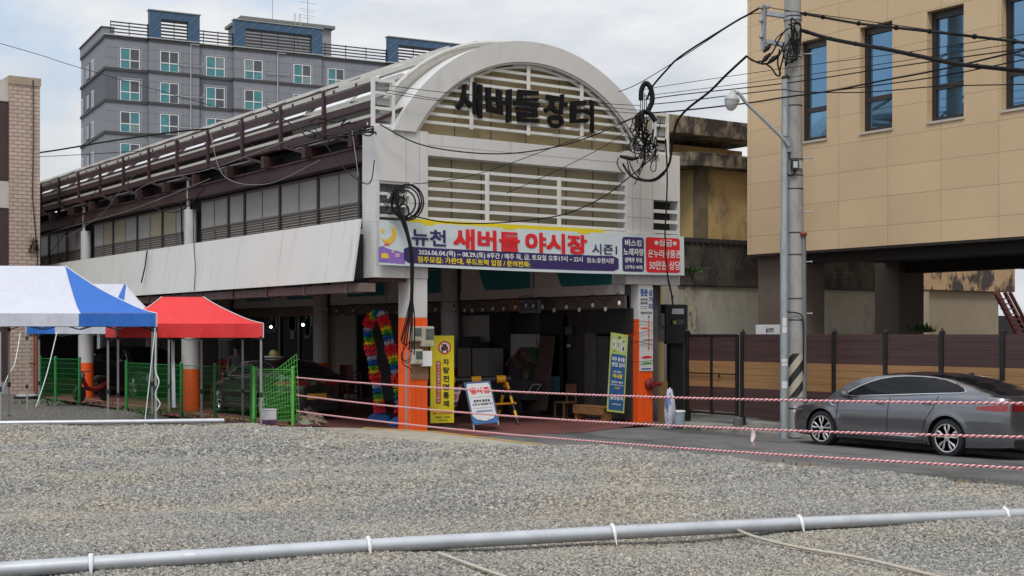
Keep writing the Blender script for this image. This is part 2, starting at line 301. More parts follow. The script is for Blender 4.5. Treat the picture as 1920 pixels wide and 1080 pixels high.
# loose stones, scattered in the visible wedge of the lot
def stones(name, s0, s1, dens, r0, r1, seed, rng=None):
    me = MB(); nu, nv = 60, 60
    def fn(a, b):
        s = s0 + (s1 - s0) * a; px = -60 + 2040 * b; dx, dy = ray(px); x, y = CP[0] + s * dx, CP[1] + s * dy
        return Vector((x, y, 0))
    vs = {}
    for i in range(nu):
        for j in range(nv):
            q = [fn(i / nu, j / nv), fn((i + 1) / nu, j / nv), fn((i + 1) / nu, (j + 1) / nv), fn(i / nu, (j + 1) / nv)]
            k = []
            for p in q:
                d = edge_x(p.y) + 0.10 * math.sin(p.y * 3.1) + 0.06 * math.sin(p.y * 7.7) - p.x; z = lot_z(p.x, p.y)
                if d < 0.75: z = -0.06 + (z + 0.06) * math.sin(min(1, max(0, d / 0.75)) * math.pi / 2)
                k.append((Vector((p.x, p.y, z)), d))
            if all(t[1] > 0.0 for t in k): me.quad(*[t[0] for t in k])
    o = me.build(name, gs); tag(o, 'loose grey crushed stones covering the lot', 'gravel', kind='stuff')
    ng = bpy.data.node_groups.new(name, 'GeometryNodeTree')
    ng.interface.new_socket('Geometry', in_out='INPUT', socket_type='NodeSocketGeometry'); ng.interface.new_socket('Geometry', in_out='OUTPUT', socket_type='NodeSocketGeometry')
    gi = ng.nodes.new('NodeGroupInput'); go = ng.nodes.new('NodeGroupOutput')
    dp = ng.nodes.new('GeometryNodeDistributePointsOnFaces'); dp.inputs['Density'].default_value = dens; dp.inputs['Seed'].default_value = seed
    ic = ng.nodes.new('GeometryNodeMeshIcoSphere'); ic.inputs['Radius'].default_value = 1; ic.inputs['Subdivisions'].default_value = 1
    sm = ng.nodes.new('GeometryNodeSetMaterial'); sm.inputs['Material'].default_value = gs
    ip = ng.nodes.new('GeometryNodeInstanceOnPoints')
    rv = ng.nodes.new('FunctionNodeRandomValue'); rv.data_type = 'FLOAT_VECTOR'; rv.inputs[0].default_value = (0, 0, 0); rv.inputs[1].default_value = (0.5, 0.5, 6.28)
    rs = ng.nodes.new('FunctionNodeRandomValue'); rs.data_type = 'FLOAT_VECTOR'; rs.inputs[0].default_value = (r0, r0, r0 * 0.55); rs.inputs[1].default_value = (r1, r1 * 0.8, r1 * 0.7); rs.inputs['Seed'].default_value = 5
    l = ng.links.new
    l(gi.outputs[0], dp.inputs[0]); l(dp.outputs[0], ip.inputs['Points']); l(ic.outputs[0], sm.inputs[0]); l(sm.outputs[0], ip.inputs['Instance'])
    l(rv.outputs[0], ip.inputs['Rotation']); l(rs.outputs[0], ip.inputs['Scale']); l(ip.outputs[0], go.inputs[0])
    md = o.modifiers.new('scatter', 'NODES'); md.node_group = ng
    return o
stones('gravel', 8.3, 13.0, 2000, 0.0068, 0.0215, 1)
stones('gravel', 13.0, 18.0, 1000, 0.010, 0.029, 2)
stones('gravel', 18.0, 30.0, 420, 0.014, 0.038, 3)
stones('gravel', 8.3, 15.0, 9, 0.020, 0.042, 4)
stones('gravel', 15.0, 28.0, 5, 0.03, 0.07, 6)
# pale concrete apron between lot and road, with its worn yellow kerb edge
conc = mat('old_concrete', (0.36, 0.33, 0.27), 0.9, var=0.22, scale=3, bump=0.4, bscale=25, dirt=(0.22, 0.24, 0.20), dscale=(1.2, 1.2, 1), dlo=0.5, dhi=0.62)
ap = MB(); ap.prism([(-3.5, -1.8), (-3.2, -4.5), (-2.3, -6.6), (-0.75, -6.1), (-0.22, -4.9), (-0.16, -0.9), (-0.75, 0.9), (-1.9, 2.3), (-3.3, 2.0)], (0, 0, -0.05), X, Y, (0, 0, 0.15)); struct(ap.build('concrete_apron', conc, bevel=0.02))
kb = strip([(-0.70, 0.9), (-0.10, -0.9), (-0.16, -4.8), (-0.62, -6.0)], 0.11, 0.05, 0.13); struct(kb.build('kerb', mat('yellow_kerb', (0.50, 0.27, 0.05), 0.7, var=0.3, scale=8, dirt=(0.33, 0.29, 0.22), dscale=(5, 5, 5), dlo=0.48, dhi=0.6)))
# kerb and pavement strip along the fence on the far side of the road
pv = MB().box(6.55, 9.2, -40, -0.4, -0.14, 0.0); pv.box(7.15, 7.75, -30, -2.6, 0.0, 0.13); struct(pv.build('pavement', mat('grey_concrete', (0.27, 0.26, 0.235), 0.9, var=0.25, scale=3, bump=0.4, bscale=30, dirt=(0.12, 0.115, 0.10), dscale=(2, 2, 2), dlo=0.5, dhi=0.7), bevel=0.015))
# ================================================================ arcade market building
MK = thing('market_hall', (2.5, 20, 0), 'long covered market hall with grey upper windows, maroon roof steel and white canopy panel', 'building')
PX, PY0, PY1 = -1.2, 0.18, 42.0
# upper wall: windows over louvres
colgrey = mat('grey_window_panel', (0.30, 0.30, 0.29), 0.35, var=0.12, scale=1.5)
coltan = mat('tan_window_panel', (0.31, 0.28, 0.20), 0.35, var=0.12, scale=1.5)
louv = mat('louvre_brown', (0.27, 0.245, 0.225), 0.5, var=0.1)
mull = mat('mullion_dark', (0.028, 0.022, 0.02), 0.5)
xw = -0.55
seq = [(.62, .74), (1.36, 2.0), (3.36, 2.05), (5.41, 2.1), (7.51, 1.04), (8.55, 1.95), (11.3, 2.1), (13.4, 2.15), (15.55, 2.25), (17.8, 2.0)] + [(20.6 + 2.2 * k, 2.2) for k in range(9)]
frm = mat('frame_taupe', (0.12, 0.105, 0.095), 0.5)
for k, (y, bw) in enumerate(seq):
    two = bw > 1.2; ye = y + bw - .05; ymid = y + bw / 2
    fr = MB().box(xw - 0.02, xw + 0.04, y + 0.052, ye, 5.66, 5.72).box(xw - 0.012, xw + 0.035, y + 0.052, ye, 4.93, 4.98)
    if two: fr.box(xw - 0.01, xw + 0.03, ymid - .02, ymid + .02, 4.2, 4.928).box(xw - 0.01, xw + 0.03, ymid - .02, ymid + .02, 4.982, 5.658)
    fr.box(xw - 0.035, xw + 0.06, y - 0.05, y + 0.05, 4.2, 5.72)
    wn = fr.build('window', frm, MK); wn.data.materials.append(mull)
    for p_ in wn.data.polygons:
        if p_.center.y + MK.location.y < y + 0.051: p_.material_index = 1
    lw = MB().box(xw + 0.03, xw + 0.05, y + 0.052, ye, 4.2, 4.93)
    for h, (ya, yb) in enumerate(((y + .052, ymid - .022), (ymid + .022, ye)) if two else ((y + .052, ye),)):
        MB().box(xw, xw + 0.02, ya, yb, 4.98, 5.66).build('pane', coltan if (k, h) in ((6, 1), (7, 0), (8, 0), (8, 1), (9, 0), (5, 1)) and (k + h) % 2 else colgrey, wn)
        for q in range(11):
            z = 4.24 + q * 0.064; lw.add([(xw - 0.012, ya, z), (xw - 0.012, yb, z), (xw + 0.028, yb, z + 0.035), (xw + 0.028, ya, z + 0.035)], [(0, 1, 2, 3)])
    lw.build('louvre', louv, wn)
# roof steel on the long side: three rails on posts, with white gutters
sc_ = MB(); gt = MB(); xs = -0.9
for z, h in ((7.25, 0.13), (6.89, 0.13), (6.53, 0.14)): sc_.box(xs - 0.04, xs + 0.06, 0.12, 42, z - h / 2, z + h / 2)
for k in range(19):
    y = 0.10 + k * 2.23
    if k: sc_.box(xs - 0.075, xs - 0.005, y - 0.05, y + 0.05, 6.42, 7.46)
    sc_.box(xs + 0.85, xs + 0.95, y + 1.0, y + 1.1, 6.4, 7.25)
    sc_.bar((xs, y, 6.52), (0.1, y, 7.0), 0.07); sc_.bar((xs + 0.9, y + 1.05, 7.2), (xs, y + 1.05, 7.05), 0.05)
for z in (7.05, 6.7): sc_.box(xs + 0.85, xs + 0.93, 0.3, 42, z - 0.05, z + 0.05)
whg = mat('weathered_white', (0.50, 0.49, 0.45), 0.55, var=0.12, scale=4, dirt=(0.22, 0.11, 0.05), dscale=(1.5, 1.2, 2.5), dlo=0.60, dhi=0.72)
gt.box(xs - 0.03, xs + 0.12, 0.15, 42, 7.36, 7.45); gt.box(xs + 0.0, xs + 0.14, 0.15, 42, 6.985, 7.04); gt.box(xs + 0.0, xs + 0.16, 0.15, 42, 6.63, 6.70)
bl = MB()
for k in range(40): bl.box(xs - 0.05, xs - 0.02, 0.8 + k * 1.03, 0.86 + k * 1.03, 7.36, 7.42)
bl.build('rivet', redsteel, MK)
gt.build('gutter', whg, MK)
# vault: sheet, ribs, purlins
vc, vz, vr = 2.76, 4.57, 4.02
vault = MB(); rib = MB(); ribw = MB(); a0, a1 = 30, 150
arc = arcpts(vc, vz, vr, a1, a0, 40)
vault.grid(lambda a, b: (arc[int(round(a * 40))][0], 0.57 + 41.4 * b, arc[int(round(a * 40))][1]), 40, 24)
tr = mat('roof_sheet', (0.72, 0.74, 0.76), 0.35, var=0.05, scale=2)
vault.build('roof', tr, MK, smooth=True); MB().prism(arcpts(vc, vz, vr + .02, a1, a0, 40), (0, 0.58, 0), X, Z, (0, .04, 0)).build('roof_end', whg, MK)
for k in range(20):
    y = 0.45 + k * 2.1; p = [(x, y, z) for x, z in arcpts(vc, vz, vr + 0.05, a1, a0, 30)]; (ribw if k < 2 else rib).tube(p, 0.05, 6)
for a in (152, 146, 139, 131, 122, 112, 101, 90):
    x, z = vc + (vr + 0.07) * math.cos(math.radians(a)), vz + (vr + 0.07) * math.sin(math.radians(a)); ribw.bar((x, 0.6, z), (x, 42 if a == 112 else 4.5, z), 0.09, 0.13 if a == 112 else 0.10)
    if a != 112: rib.bar((x, 4.5, z), (x, 42, z), 0.09, 0.10)
rib.build('roof_rib', redsteel, MK); ribw.build('roof_rail', whg, MK)
# steel below the roof: long beam, brackets, dark soffit
st = MB(); st.box(-0.82, -0.62, 0.15, 42, 5.78, 6.08); st.box(-0.86, -0.58, 0.15, 42, 6.06, 6.10); st.box(-0.88, -0.56, 0.15, 42, 5.76, 5.79)
for k in range(19):
    y = 0.9 + k * 2.23; st.box(-0.95, 0.6, y, y + 0.12, 6.10, 6.34); st.box(-1.02, -0.85, y - 0.03, y + 0.15, 6.08, 6.36)
    st.bar((-0.95, y + 0.06, 6.2), (-0.95, y + 1.3, 6.48), 0.05)
st.build('roof_beam', redsteel, MK); sc_.build('roof_rail', redsteel, MK)
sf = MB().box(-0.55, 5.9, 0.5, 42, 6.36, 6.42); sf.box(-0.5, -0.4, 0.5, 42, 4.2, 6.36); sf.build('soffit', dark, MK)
hp = mat('soffit_sheet', (0.42, 0.42, 0.43), 0.5, var=0.15)
for k in range(9): MB().box(-0.86, -0.56, 2.0 + k * 4.46, 4.0 + k * 4.46, 6.37, 6.40).build('soffit_sheet', hp, MK)
# added slab that blocks roof light, white slanted canopy panel, weathered beam under it
sb = MB().box(-0.6, 6.4, 0.45, 42, 4.16, 4.36); sb.build('daylight_blocker', mat('blocker_grey', (0.40, 0.39, 0.37), 0.8, var=0.25), MK)
pan = mat('canopy_panel', (0.64, 0.64, 0.615), 0.45, var=0.04, scale=1.0, dirt=(0.45, 0.43, 0.38), dscale=(3, 3.5, 0.18), dlo=0.54, dhi=0.85)
pm = MB(); yy = PY0; ks = 0
while yy < PY1:
    yb = min(yy + 1.215, PY1); d = 0.004 * (ks % 2)
    pm.add([(PX - d, yy, 4.49), (PX - d, yb - 0.006, 4.49), (PX - 0.19 - d, yb - 0.006, 3.2), (PX - 0.19 - d, yy, 3.2), (PX + 0.05, yy, 4.49), (PX + 0.05, yb - 0.006, 4.49), (PX - 0.14, yb - 0.006, 3.2), (PX - 0.14, yy, 3.2)],
           [(0, 1, 2, 3), (7, 6, 5, 4), (0, 4, 5, 1), (1, 5, 6, 2), (2, 6, 7, 3), (3, 7, 4, 0)]); yy += 1.22; ks += 1
pm.build('canopy_panel', pan, MK)
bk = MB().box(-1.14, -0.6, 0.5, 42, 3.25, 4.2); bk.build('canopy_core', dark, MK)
bm_ = MB().box(-1.2, -0.9, 0.05, 42, 2.98, 3.16)
for k in range(20): bm_.box(-1.24, -0.85, 0.7 + k * 2.0, 0.78 + k * 2.0, 2.96, 3.18)
bm_.build('canopy_beam', mat('weathered_beam', (0.165, 0.115, 0.105), 0.7, var=0.3, scale=5, dirt=(0.10, 0.05, 0.04), dscale=(3, 3, 3), dlo=0.5, dhi=0.7), MK)
# columns: outer row (white above, orange foot) and inner row in front of the shops
cw = mat('column_white', (0.55, 0.55, 0.54), 0.5, var=0.08, scale=3, dirt=(0.3, 0.29, 0.27), dscale=(3, 3, 0.6), dlo=0.55, dhi=0.85)
def column(x, y, r=0.25, top=3.3, zo=1.15):
    c = MB().cyl((x, y, zo), (x, y, top), r, n=28).build('column', cw, MK, smooth=True)
    MB().cyl((x, y, -0.05), (x, y, zo), r + 0.003, n=28).build('painted_foot', orange, c, smooth=True)
for y in (10.8, 20.1, 28.5, 36.5): column(-0.72, y); MB().cyl((-0.72, y, 4.2), (-0.72, y, 5.5), 0.17, n=20).build('upper_column', cw, MK, smooth=True)
for y in (7.7, 15.75, 23.8, 31.8): column(5.7, y, top=4.2)
# small pipes above the outer columns
q = MB()
for y in (10.8, 20.1): q.cyl((-0.78, y, 5.5), (-0.78, y, 6.3), 0.05, n=10)
q.build('drain_pipe', whg, MK)
# shop row on the right: wall, fascia signs, shutters and glazing
XS = 5.92
wl = MB().box(XS + 0.12, XS + 0.4, 0.3, 42, 2.7, 4.3); wl.box(XS + 0.9, XS + 1.1, 0.3, 42, 0, 4.3); wl.box(-0.5, 6.4, 41.5, 42, 0, 4.3); wl.box(6.7, 7.38, .62, 42, 0, 6.3); wl.build('shop_wall', mat('shop_dark', (0.085, 0.08, 0.076), 0.8, var=0.4, scale=2), MK)
lt = MB().box(XS + 0.06, XS + 0.2, 0.3, 42, 2.72, 3.02); lt.build('lintel', mat('lintel_tan', (0.20, 0.16, 0.13), 0.8, var=0.3, scale=3), MK)
sgw = mat('sign_white', (0.74, 0.73, 0.71), 0.5, var=0.05); teal = mat('sign_teal', (0.015, 0.26, 0.29), 0.45, var=0.05)
def shop_sign(y0, y1):
    s_ = MB().box(XS - 0.06, XS + 0.1, y0, y1, 3.05, 3.98).build('shop_sign', sgw, MK)
    w_ = y1 - y0
    # far end is +y; the white bell shape sits at the far end of each board
    pl = [(0.06, 0.24)] + [(w_ - 1.3, 0.24)] + [(w_ - 1.3 + 0.45 * t, 0.24 + 0.66 * (t * t * (3 - 2 * t))) for t in (0.2, 0.4, 0.6, 0.8, 1.0)] + [(0.06, 0.90)]
    MB().prism(pl, (XS - 0.063, y0, 3.05), Y, Z, (-0.004, 0, 0)).build('sign_band', teal, s_)
    MB().prism([(w_ - 0.07, 0.24), (w_ - 0.02, 0.24), (w_ - 0.02, 0.90), (w_ - 0.07, 0.90)], (XS - 0.063, y0, 3.05), Y, Z, (-0.004, 0, 0)).build('sign_band', teal, s_)
    return s_
for y0, y1 in ((0.35, 3.9), (3.95, 7.4), (8.0, 11.6), (11.65, 15.4), (16.1, 19.9), (20.0, 23.4), (24.2, 28)): shop_sign(y0, y1)
# shop fronts: panels given as (y0, y1, z0, z1, material, name)
whp = mat('dull_white_board', (0.36, 0.35, 0.345), 0.6, var=0.1, scale=3)
cab = mat('dull_cabinet', (0.21, 0.20, 0.18), 0.6, var=0.08)
doorg = mat('dark_door', (0.045, 0.045, 0.048), 0.4, var=0.15); pillar_b = mat('dark_brick', (0.03, 0.02, 0.02), 0.7, var=0.3, scale=12)
bluep = mat('faded_blue_poster', (0.09, 0.22, 0.29), 0.5, var=0.3, scale=3)
# boards and doors of the shop fronts
def front(a, b, za, zb, m, n, d=0.0, bev=0.0):
    y0, y1 = onx(b, 700, XS).y, onx(a, 700, XS).y
    return MB().box(XS + 0.2 - d, XS + 0.26 - d, y0, y1, za, zb).build(n, m, MK, bevel=bev)
front(1000, 1076, 0.0, 2.7, dark, 'painted_recess')  # flat near-black board, the shade of a recess put into its colour
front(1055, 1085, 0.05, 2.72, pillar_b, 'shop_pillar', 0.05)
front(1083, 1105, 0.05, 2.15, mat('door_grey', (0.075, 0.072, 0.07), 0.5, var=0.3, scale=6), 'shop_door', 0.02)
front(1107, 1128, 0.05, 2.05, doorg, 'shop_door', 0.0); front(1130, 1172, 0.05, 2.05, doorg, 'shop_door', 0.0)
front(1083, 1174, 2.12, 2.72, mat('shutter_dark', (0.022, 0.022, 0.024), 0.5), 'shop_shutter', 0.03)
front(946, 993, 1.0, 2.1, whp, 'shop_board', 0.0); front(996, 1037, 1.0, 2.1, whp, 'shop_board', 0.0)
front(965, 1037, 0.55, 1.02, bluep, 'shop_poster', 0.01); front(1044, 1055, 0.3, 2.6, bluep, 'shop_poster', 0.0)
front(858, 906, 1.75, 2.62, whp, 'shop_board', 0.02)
front(905, 944, 0.05, 2.7, dark, 'painted_recess')  # second flat board coloured as a shaded recess
# far bays seen past the tents: glazed fronts with posters
rnd = random.Random(3)
for a, b in ((486, 520), (524, 556), (558, 588)):
    y0, y1 = onx(b, 650, XS).y, onx(a, 650, XS).y
    f_ = MB().box(XS + 0.15, XS + 0.22, y0, y1, 0.1, 2.7).build('shop_window', glassd, MK)
    MB().box(XS + 0.10, XS + 0.15, y0, y0 + 0.12, 0.0, 2.72).box(XS + 0.10, XS + 0.15, y0, y1, 1.0, 1.07).build('frame', mat('alu_dull', (0.14, 0.13, 0.12), 0.4, 0.5), f_)
    for k in range(5):
        yy = y0 + 0.3 + rnd.random() * max(0.1, (y1 - y0 - 0.9)); zz = 1.9 + rnd.random() * 0.5
        MB().box(XS + 0.13, XS + 0.145, yy, yy + 0.35, zz, zz + 0.3 + rnd.random() * 0.2).build('poster', mat('poster_blue%d' % (k % 3), [(0.20, 0.27, 0.36), (0.10, 0.17, 0.30), (0.28, 0.30, 0.31)][k % 3], 0.5, var=0.35, scale=6), f_)
front(600, 621, 0.0, 3.0, mat('beige_wall', (0.34, 0.31, 0.26), 0.7, var=0.12), 'shop_wall', 0.1)
front(622, 660, 0.0, 3.0, mat('beige_wall', (0.17, 0.15, 0.12), 0.7), 'shop_wall', 0.08)
for px, py in ((508, 613), (568, 609)):
    p = onx(px, py, XS - 0.3); MB().lathe(p, [(0.001, -0.055), (0.03, -0.045), (0.05, -0.01), (0.045, 0.02), (0.02, 0.05)], 14).build('lit_lamp', mat('lamp_glow', (0.9, 0.9, 0.85), 0.4, emit=(1, 0.97, 0.9, 3.0)), MK, smooth=True)
# ================================================================ market gate
GT = thing('market_gate', (3.2, 0, 0), 'white market gate with arched top, slatted grilles, brush lettering and orange footed columns', 'gate')
GD = 0.55
def gbox(n, x0, x1, z0, z1, m, y0=0.0, y1=GD, bev=0.006): return MB().box(x0, x1, y0, y1, z0, z1).build(n, m, GT, bevel=bev)
# left pylon with an opening at its outer side
p = MB(); x0, x1 = -0.94, 0.34
p.box(x0, x1, 0, GD, 5.29, 6.40); p.box(-0.11, x1, 0, GD, 4.40, 5.287); p.box(x0, -0.83, 0, GD, 4.43, 5.287); p.box(x0, x1, 0.004, GD, 3.28, 4.43)
lp = p.build('pylon', white, GT, bevel=0.006)
q = MB()
for z in (5.27, 5.03, 4.80, 4.57, 4.45): q.box(-0.83, -0.11, 0.03, 0.09, z - 0.03, z + 0.03)
for x in (-0.80, -0.13): q.box(x - 0.025, x + 0.025, 0.1, 0.15, 4.43, 5.29)
q.build('opening_bar', whitef, lp)
q = MB().box(-0.82, -0.12, 0.2, 0.24, 4.44, 5.28); q.build('opening_back', mat('grey_back', (0.16, 0.165, 0.17), 0.5, var=0.2), lp)
p = MB(); p.box(5.79, 7.46, 0, GD, 5.31, 6.42); p.box(5.79, 6.62, 0, GD, 3.28, 5.307); p.box(7.40, 7.46, 0, GD, 3.28, 5.307); p.box(6.622, 7.398, 0.004, GD, 3.28, 4.50)
rp = p.build('pylon', white, GT, bevel=0.006)
q = MB()
for z in (5.05, 4.80, 4.56): q.box(6.62, 7.4, 0.02, 0.07, z - 0.04, z + 0.04)
q.build('opening_bar', whitef, rp); MB().box(6.63, 7.39, 0.3, 0.34, 4.5, 5.3).build('opening_back', dark, rp)
q = MB()
for x in (-0.2, 0.12): q.box(x, x + 0.006, -0.003, 0.0, 3.3, 6.38)
for x in (6.58, 6.2, 5.97): q.box(x, x + 0.006, -0.003, 0.0, 3.3, 6.40)
q.box(-0.11, 0.34, -0.003, 0, 4.86, 4.868); q.box(5.79, 6.62, -0.003, 0, 4.86, 4.868); q.box(0.34, 5.79, 0.017, 0.02, 6.12, 6.127)
q.build('panel_seam', mat('seam_grey', (0.22, 0.22, 0.22), 0.6), GT)
gbox('beam', 0.342, 5.788, 5.9, 6.36, white, 0.02, GD)
gbox('lower_rail', 0.342, 6.60, 4.38, 4.50, whitef, -0.10, -0.003)
MB().box(0.4, 6.5, -0.09, -0.01, 4.30, 4.378).build('lower_rail_underside', redsteel, GT)
bkm = mat('beige_board', (0.53, 0.43, 0.25), 0.6, var=0.12, scale=1.5, dirt=(0.28, 0.21, 0.12), dscale=(2, 2, 0.6), dlo=0.52, dhi=0.8)
bkd = mat('khaki_board', (0.345, 0.305, 0.21), 0.6, var=0.12, scale=1.5)
b2 = MB().box(0.342, 5.788, 0.34, 0.40, 4.4, 5.898); b2.build('grille_back', bkd, GT)
q = MB()
for k in range(1, 7): q.box(0.34 + k * 0.78, 0.37 + k * 0.78, 0.325, 0.34, 4.5, 5.9)
q.build('back_seam', mat('khaki_seam', (0.15, 0.13, 0.10), 0.6), GT)
# lower grille
g1 = MB()
for z in (4.56, 4.77, 4.99, 5.20, 5.42, 5.63): g1.box(0.342, 5.788, 0.05, 0.11, z - 0.035, z + 0.035)
for px in (915, 1050): x = ony(px, 360, 0).x; g1.box(x - 0.05, x + 0.05, 0.02, 0.049, 4.5, 5.67)
g1.build('grille', whitef, GT, bevel=0.004)
# arch: ring, board, slats
AX, AZ, RO, RI = 3.12, 4.57, 4.06, 3.60
ao = math.degrees(math.asin((6.36 - AZ) / RO)); ai = math.degrees(math.asin((6.36 - AZ) / RI))
po = arcpts(AX, AZ, RO, ao, 180 - ao, 60); pi_ = arcpts(AX, AZ, RI, ai, 180 - ai, 60)
ring = MB(); n = 61
vs = [(x, -0.06, z) for x, z in po] + [(x, -0.06, z) for x, z in pi_] + [(x, GD, z) for x, z in po] + [(x, GD, z) for x, z in pi_]
fs = []
for i in range(n - 1):
    fs += [(i, i + 1, n + i + 1, n + i), (2 * n + i, 3 * n + i, 3 * n + i + 1, 2 * n + i + 1), (i, 2 * n + i, 2 * n + i + 1, i + 1), (n + i, n + i + 1, 3 * n + i + 1, 3 * n + i)]
fs += [(0, n, 3 * n, 2 * n), (n - 1, 3 * n - 1, 4 * n - 1, 2 * n - 1)]
ring.add(vs, fs); ring.build('arch_ring', mat('arch_white', (0.60, 0.597, 0.59), 0.45, var=0.04, scale=2, dirt=(0.46, 0.44, 0.41), dscale=(4, 4, 1), dlo=0.56, dhi=0.85), GT, smooth=True)
r2 = MB()
for rr, yy in ((RI - 0.02, 0.0), (RI - 0.1, 0.10)): r2.tube([(x, yy, z) for x, z in arcpts(AX, AZ, rr, ai, 180 - ai, 50)], 0.03, 8)
r2.build('arch_inner_rib', whitef, GT, smooth=True)
bd = MB(); pa = arcpts(AX, AZ, RI - 0.05, ai, 180 - ai, 40); bd.prism(pa, (0, 0.36, 0), X, Z, (0, 0.05, 0)); bd.build('arch_board', bkm, GT)
q = MB()
for k in range(-3, 4): x = AX + k * 0.95; q.box(x, x + 0.02, 0.35, 0.36, 6.36, AZ + math.sqrt(RI * RI - (k * 0.95) ** 2) - 0.1)
q.build('back_seam', MATS['khaki_seam'], GT)
g2 = MB()
for k in range(9):
    z = 6.62 + k * 0.185; hw = math.sqrt(max(0, (RI - 0.03) ** 2 - (z - AZ) ** 2)); g2.box(AX - hw, AX + hw, 0.06, 0.12, z - 0.032, z + 0.032)
for px in (886, 993, 1093):
    x = ony(px, 200, 0).x; g2.box(x - 0.045, x + 0.045, 0.03, 0.059, 6.55, AZ + math.sqrt(RI ** 2 - (x - AX) ** 2) - 0.03)
g2.build('grille', whitef, GT, bevel=0.004)
# brush lettering on the arch grille: five thick hand-made letters
def brush(ch, px0, py0, px1, py1, seed):
    a, b = ony(px0, py1, -0.1), ony(px1, py0, -0.1); vs, fs, xa, xb, ya, yb = glyphs(ch, 0.022, True)
    rg = random.Random(seed); ph = [rg.random() * 6 for _ in range(4)]
    m = MB(); P = []
    for p in vs:
        u = (p[0] - xa) / (xb - xa); v = (p[1] - ya) / (yb - ya)
        u2 = u + 0.035 * math.sin(7 * v + ph[0]) + 0.02 * math.sin(13 * u + ph[1]); v2 = v + 0.04 * math.sin(6 * u + ph[2]) + 0.015 * math.sin(15 * v + ph[3]) 
        P.append((a.x + (b.x - a.x) * u2, a.z + (b.z - a.z) * v2))
    n = len(P); m.add([(x, -0.02, z) for x, z in P] + [(x, 0.05, z) for x, z in P], [])
    m.f += [f for f in fs] + [tuple(i + n for i in f[::-1]) for f in fs]
    ed = {}
    for f in fs:
        for i in range(len(f)): e = (f[i], f[(i + 1) % len(f)]); ed[tuple(sorted(e))] = ed.get(tuple(sorted(e)), 0) + 1
    for (i, j), c in ed.items():
        if c == 1: m.f.append((i, j, j + n, i + n))
    o = m.build('sign_letter', mat('letter_black', (0.006, 0.006, 0.008), 0.6, var=0.2, spec=0.2), GT)
for args in (('새', 860, 155, 908, 214, 1), ('버', 917, 166, 964, 223, 2), ('들', 970, 172, 1018, 226, 3), ('장', 1026, 178, 1068, 236, 4), ('터', 1077, 187, 1120, 241, 5)): brush(*args)
# posts and small frames on top of both pylons
for xa, xb in ((-0.94, -0.47), (6.72, 7.12)):
    fm = MB(); gb = MB()
    for x in (xa, xb): fm.box(x - 0.035, x + 0.035, 0.05, 0.12, 6.40, 7.42)
    for z in (6.45, 6.80, 7.12, 7.38): fm.box(xa, xb, 0.06, 0.11, z - 0.03, z + 0.03)
    for z in (6.55, 6.88, 7.2): gb.box(xa + 0.06, xb - 0.05, 0.12, 0.3, z, z + 0.14)
    fm.bar((xa, 0.3, 6.5), (xb + 0.25, 0.5, 6.46), 0.06)
    tf_ = fm.build('top_frame', whitef, GT); gb.build('junction_box', steelm, tf_)
# columns under the pylons: white above, orange below
def gcol(x0, x1, y1=0.5):
    c = MB().box(x0, x1, 0.02, y1, 2.45, 3.278).build('column', white, GT, bevel=0.008)
    MB().box(x0 - 0.002, x1 + 0.002, 0.018, y1 + 0.002, -0.1, 2.447).build('painted_foot', orange, c, bevel=0.008)
    q = MB()
    for t in (0.33, 0.66): q.box(x0 + (x1 - x0) * t, x0 + (x1 - x0) * t + 0.005, 0.0155, 0.018, 0.0, 2.44)
    for z in (0.55, 1.3): q.box(x0, x1, 0.0155, 0.018, z, z + 0.005)
    q.build('panel_seam', mat('seam_orange', (0.45, 0.06, 0.01), 0.6), c)
    return c
gcol(-0.10, 0.335); gcol(6.17, 6.61)
MB().box(-0.9, -0.14, 0.1, 0.5, 3.2, 3.278).build('pylon_underside', redsteel, GT)
MB().box(0.342, 6.16, 0.3, 0.5, 4.05, 4.37).build('rear_beam', redsteel, GT)
# ---------------------------------------------------------------- banner across the gate
BN = thing('event_banner', (3.3, -0.12, 3.5), 'wide pale blue printed banner hung across the market gate under the lower grille', 'banner')
bx0, bx1 = -0.91, 7.46
def bz(x, t):
    u = (x - bx0) / (bx1 - bx0); zt = 4.455 - 0.02 * math.sin(u * math.pi) ; zb = 3.535 - 0.035 * math.sin(u * math.pi) - 0.015 * u
    return zb + (zt - zb) * t
def by(x, t): return -0.135 + 0.010 * math.sin(x * 3.1 + t * .3) + 0.005 * math.sin(x * 6 + t * .4) - 0.02 * (1 - t) 
def bpt(x, t, o=0.0): return Vector((x, by(x, t) - o, bz(x, t)))
MB().grid(lambda a, b: bpt(bx0 + (bx1 - bx0) * a, b), 80, 8).build('banner_sheet', mat('banner_cloth', (0.60, 0.67, 0.70), 0.55, var=0.05, scale=1.5), BN, smooth=True)
def btx(m, s, px0, px1, t0, t1, bold):
    xa, xb = ony(px0, 470, -0.14).x, ony(px1, 470, -0.14).x; vs, fs, a, b, c, d = glyphs(s, bold)
    m.add([bpt(xa + (xb - xa) * (p[0] - a) / (b - a), t0 + (t1 - t0) * (p[1] - c) / (d - c), 0.012 + .0012 * p[2]) for p in vs], fs)
def bpoly(m, poly, o=0.006):      # poly of (px, t) subdivided along x
    pts = []
    for (a, ta), (b, tb) in zip(poly, poly[1:] + poly[:1]):
        k = max(1, int(abs(b - a) / 6))
        for i in range(k): pts.append((a + (b - a) * i / k, ta + (tb - ta) * i / k))
    P = [bpt(ony(p, 470, -0.14).x, t, o) for p, t in pts]; m.add(P, [tuple(range(len(P)))])
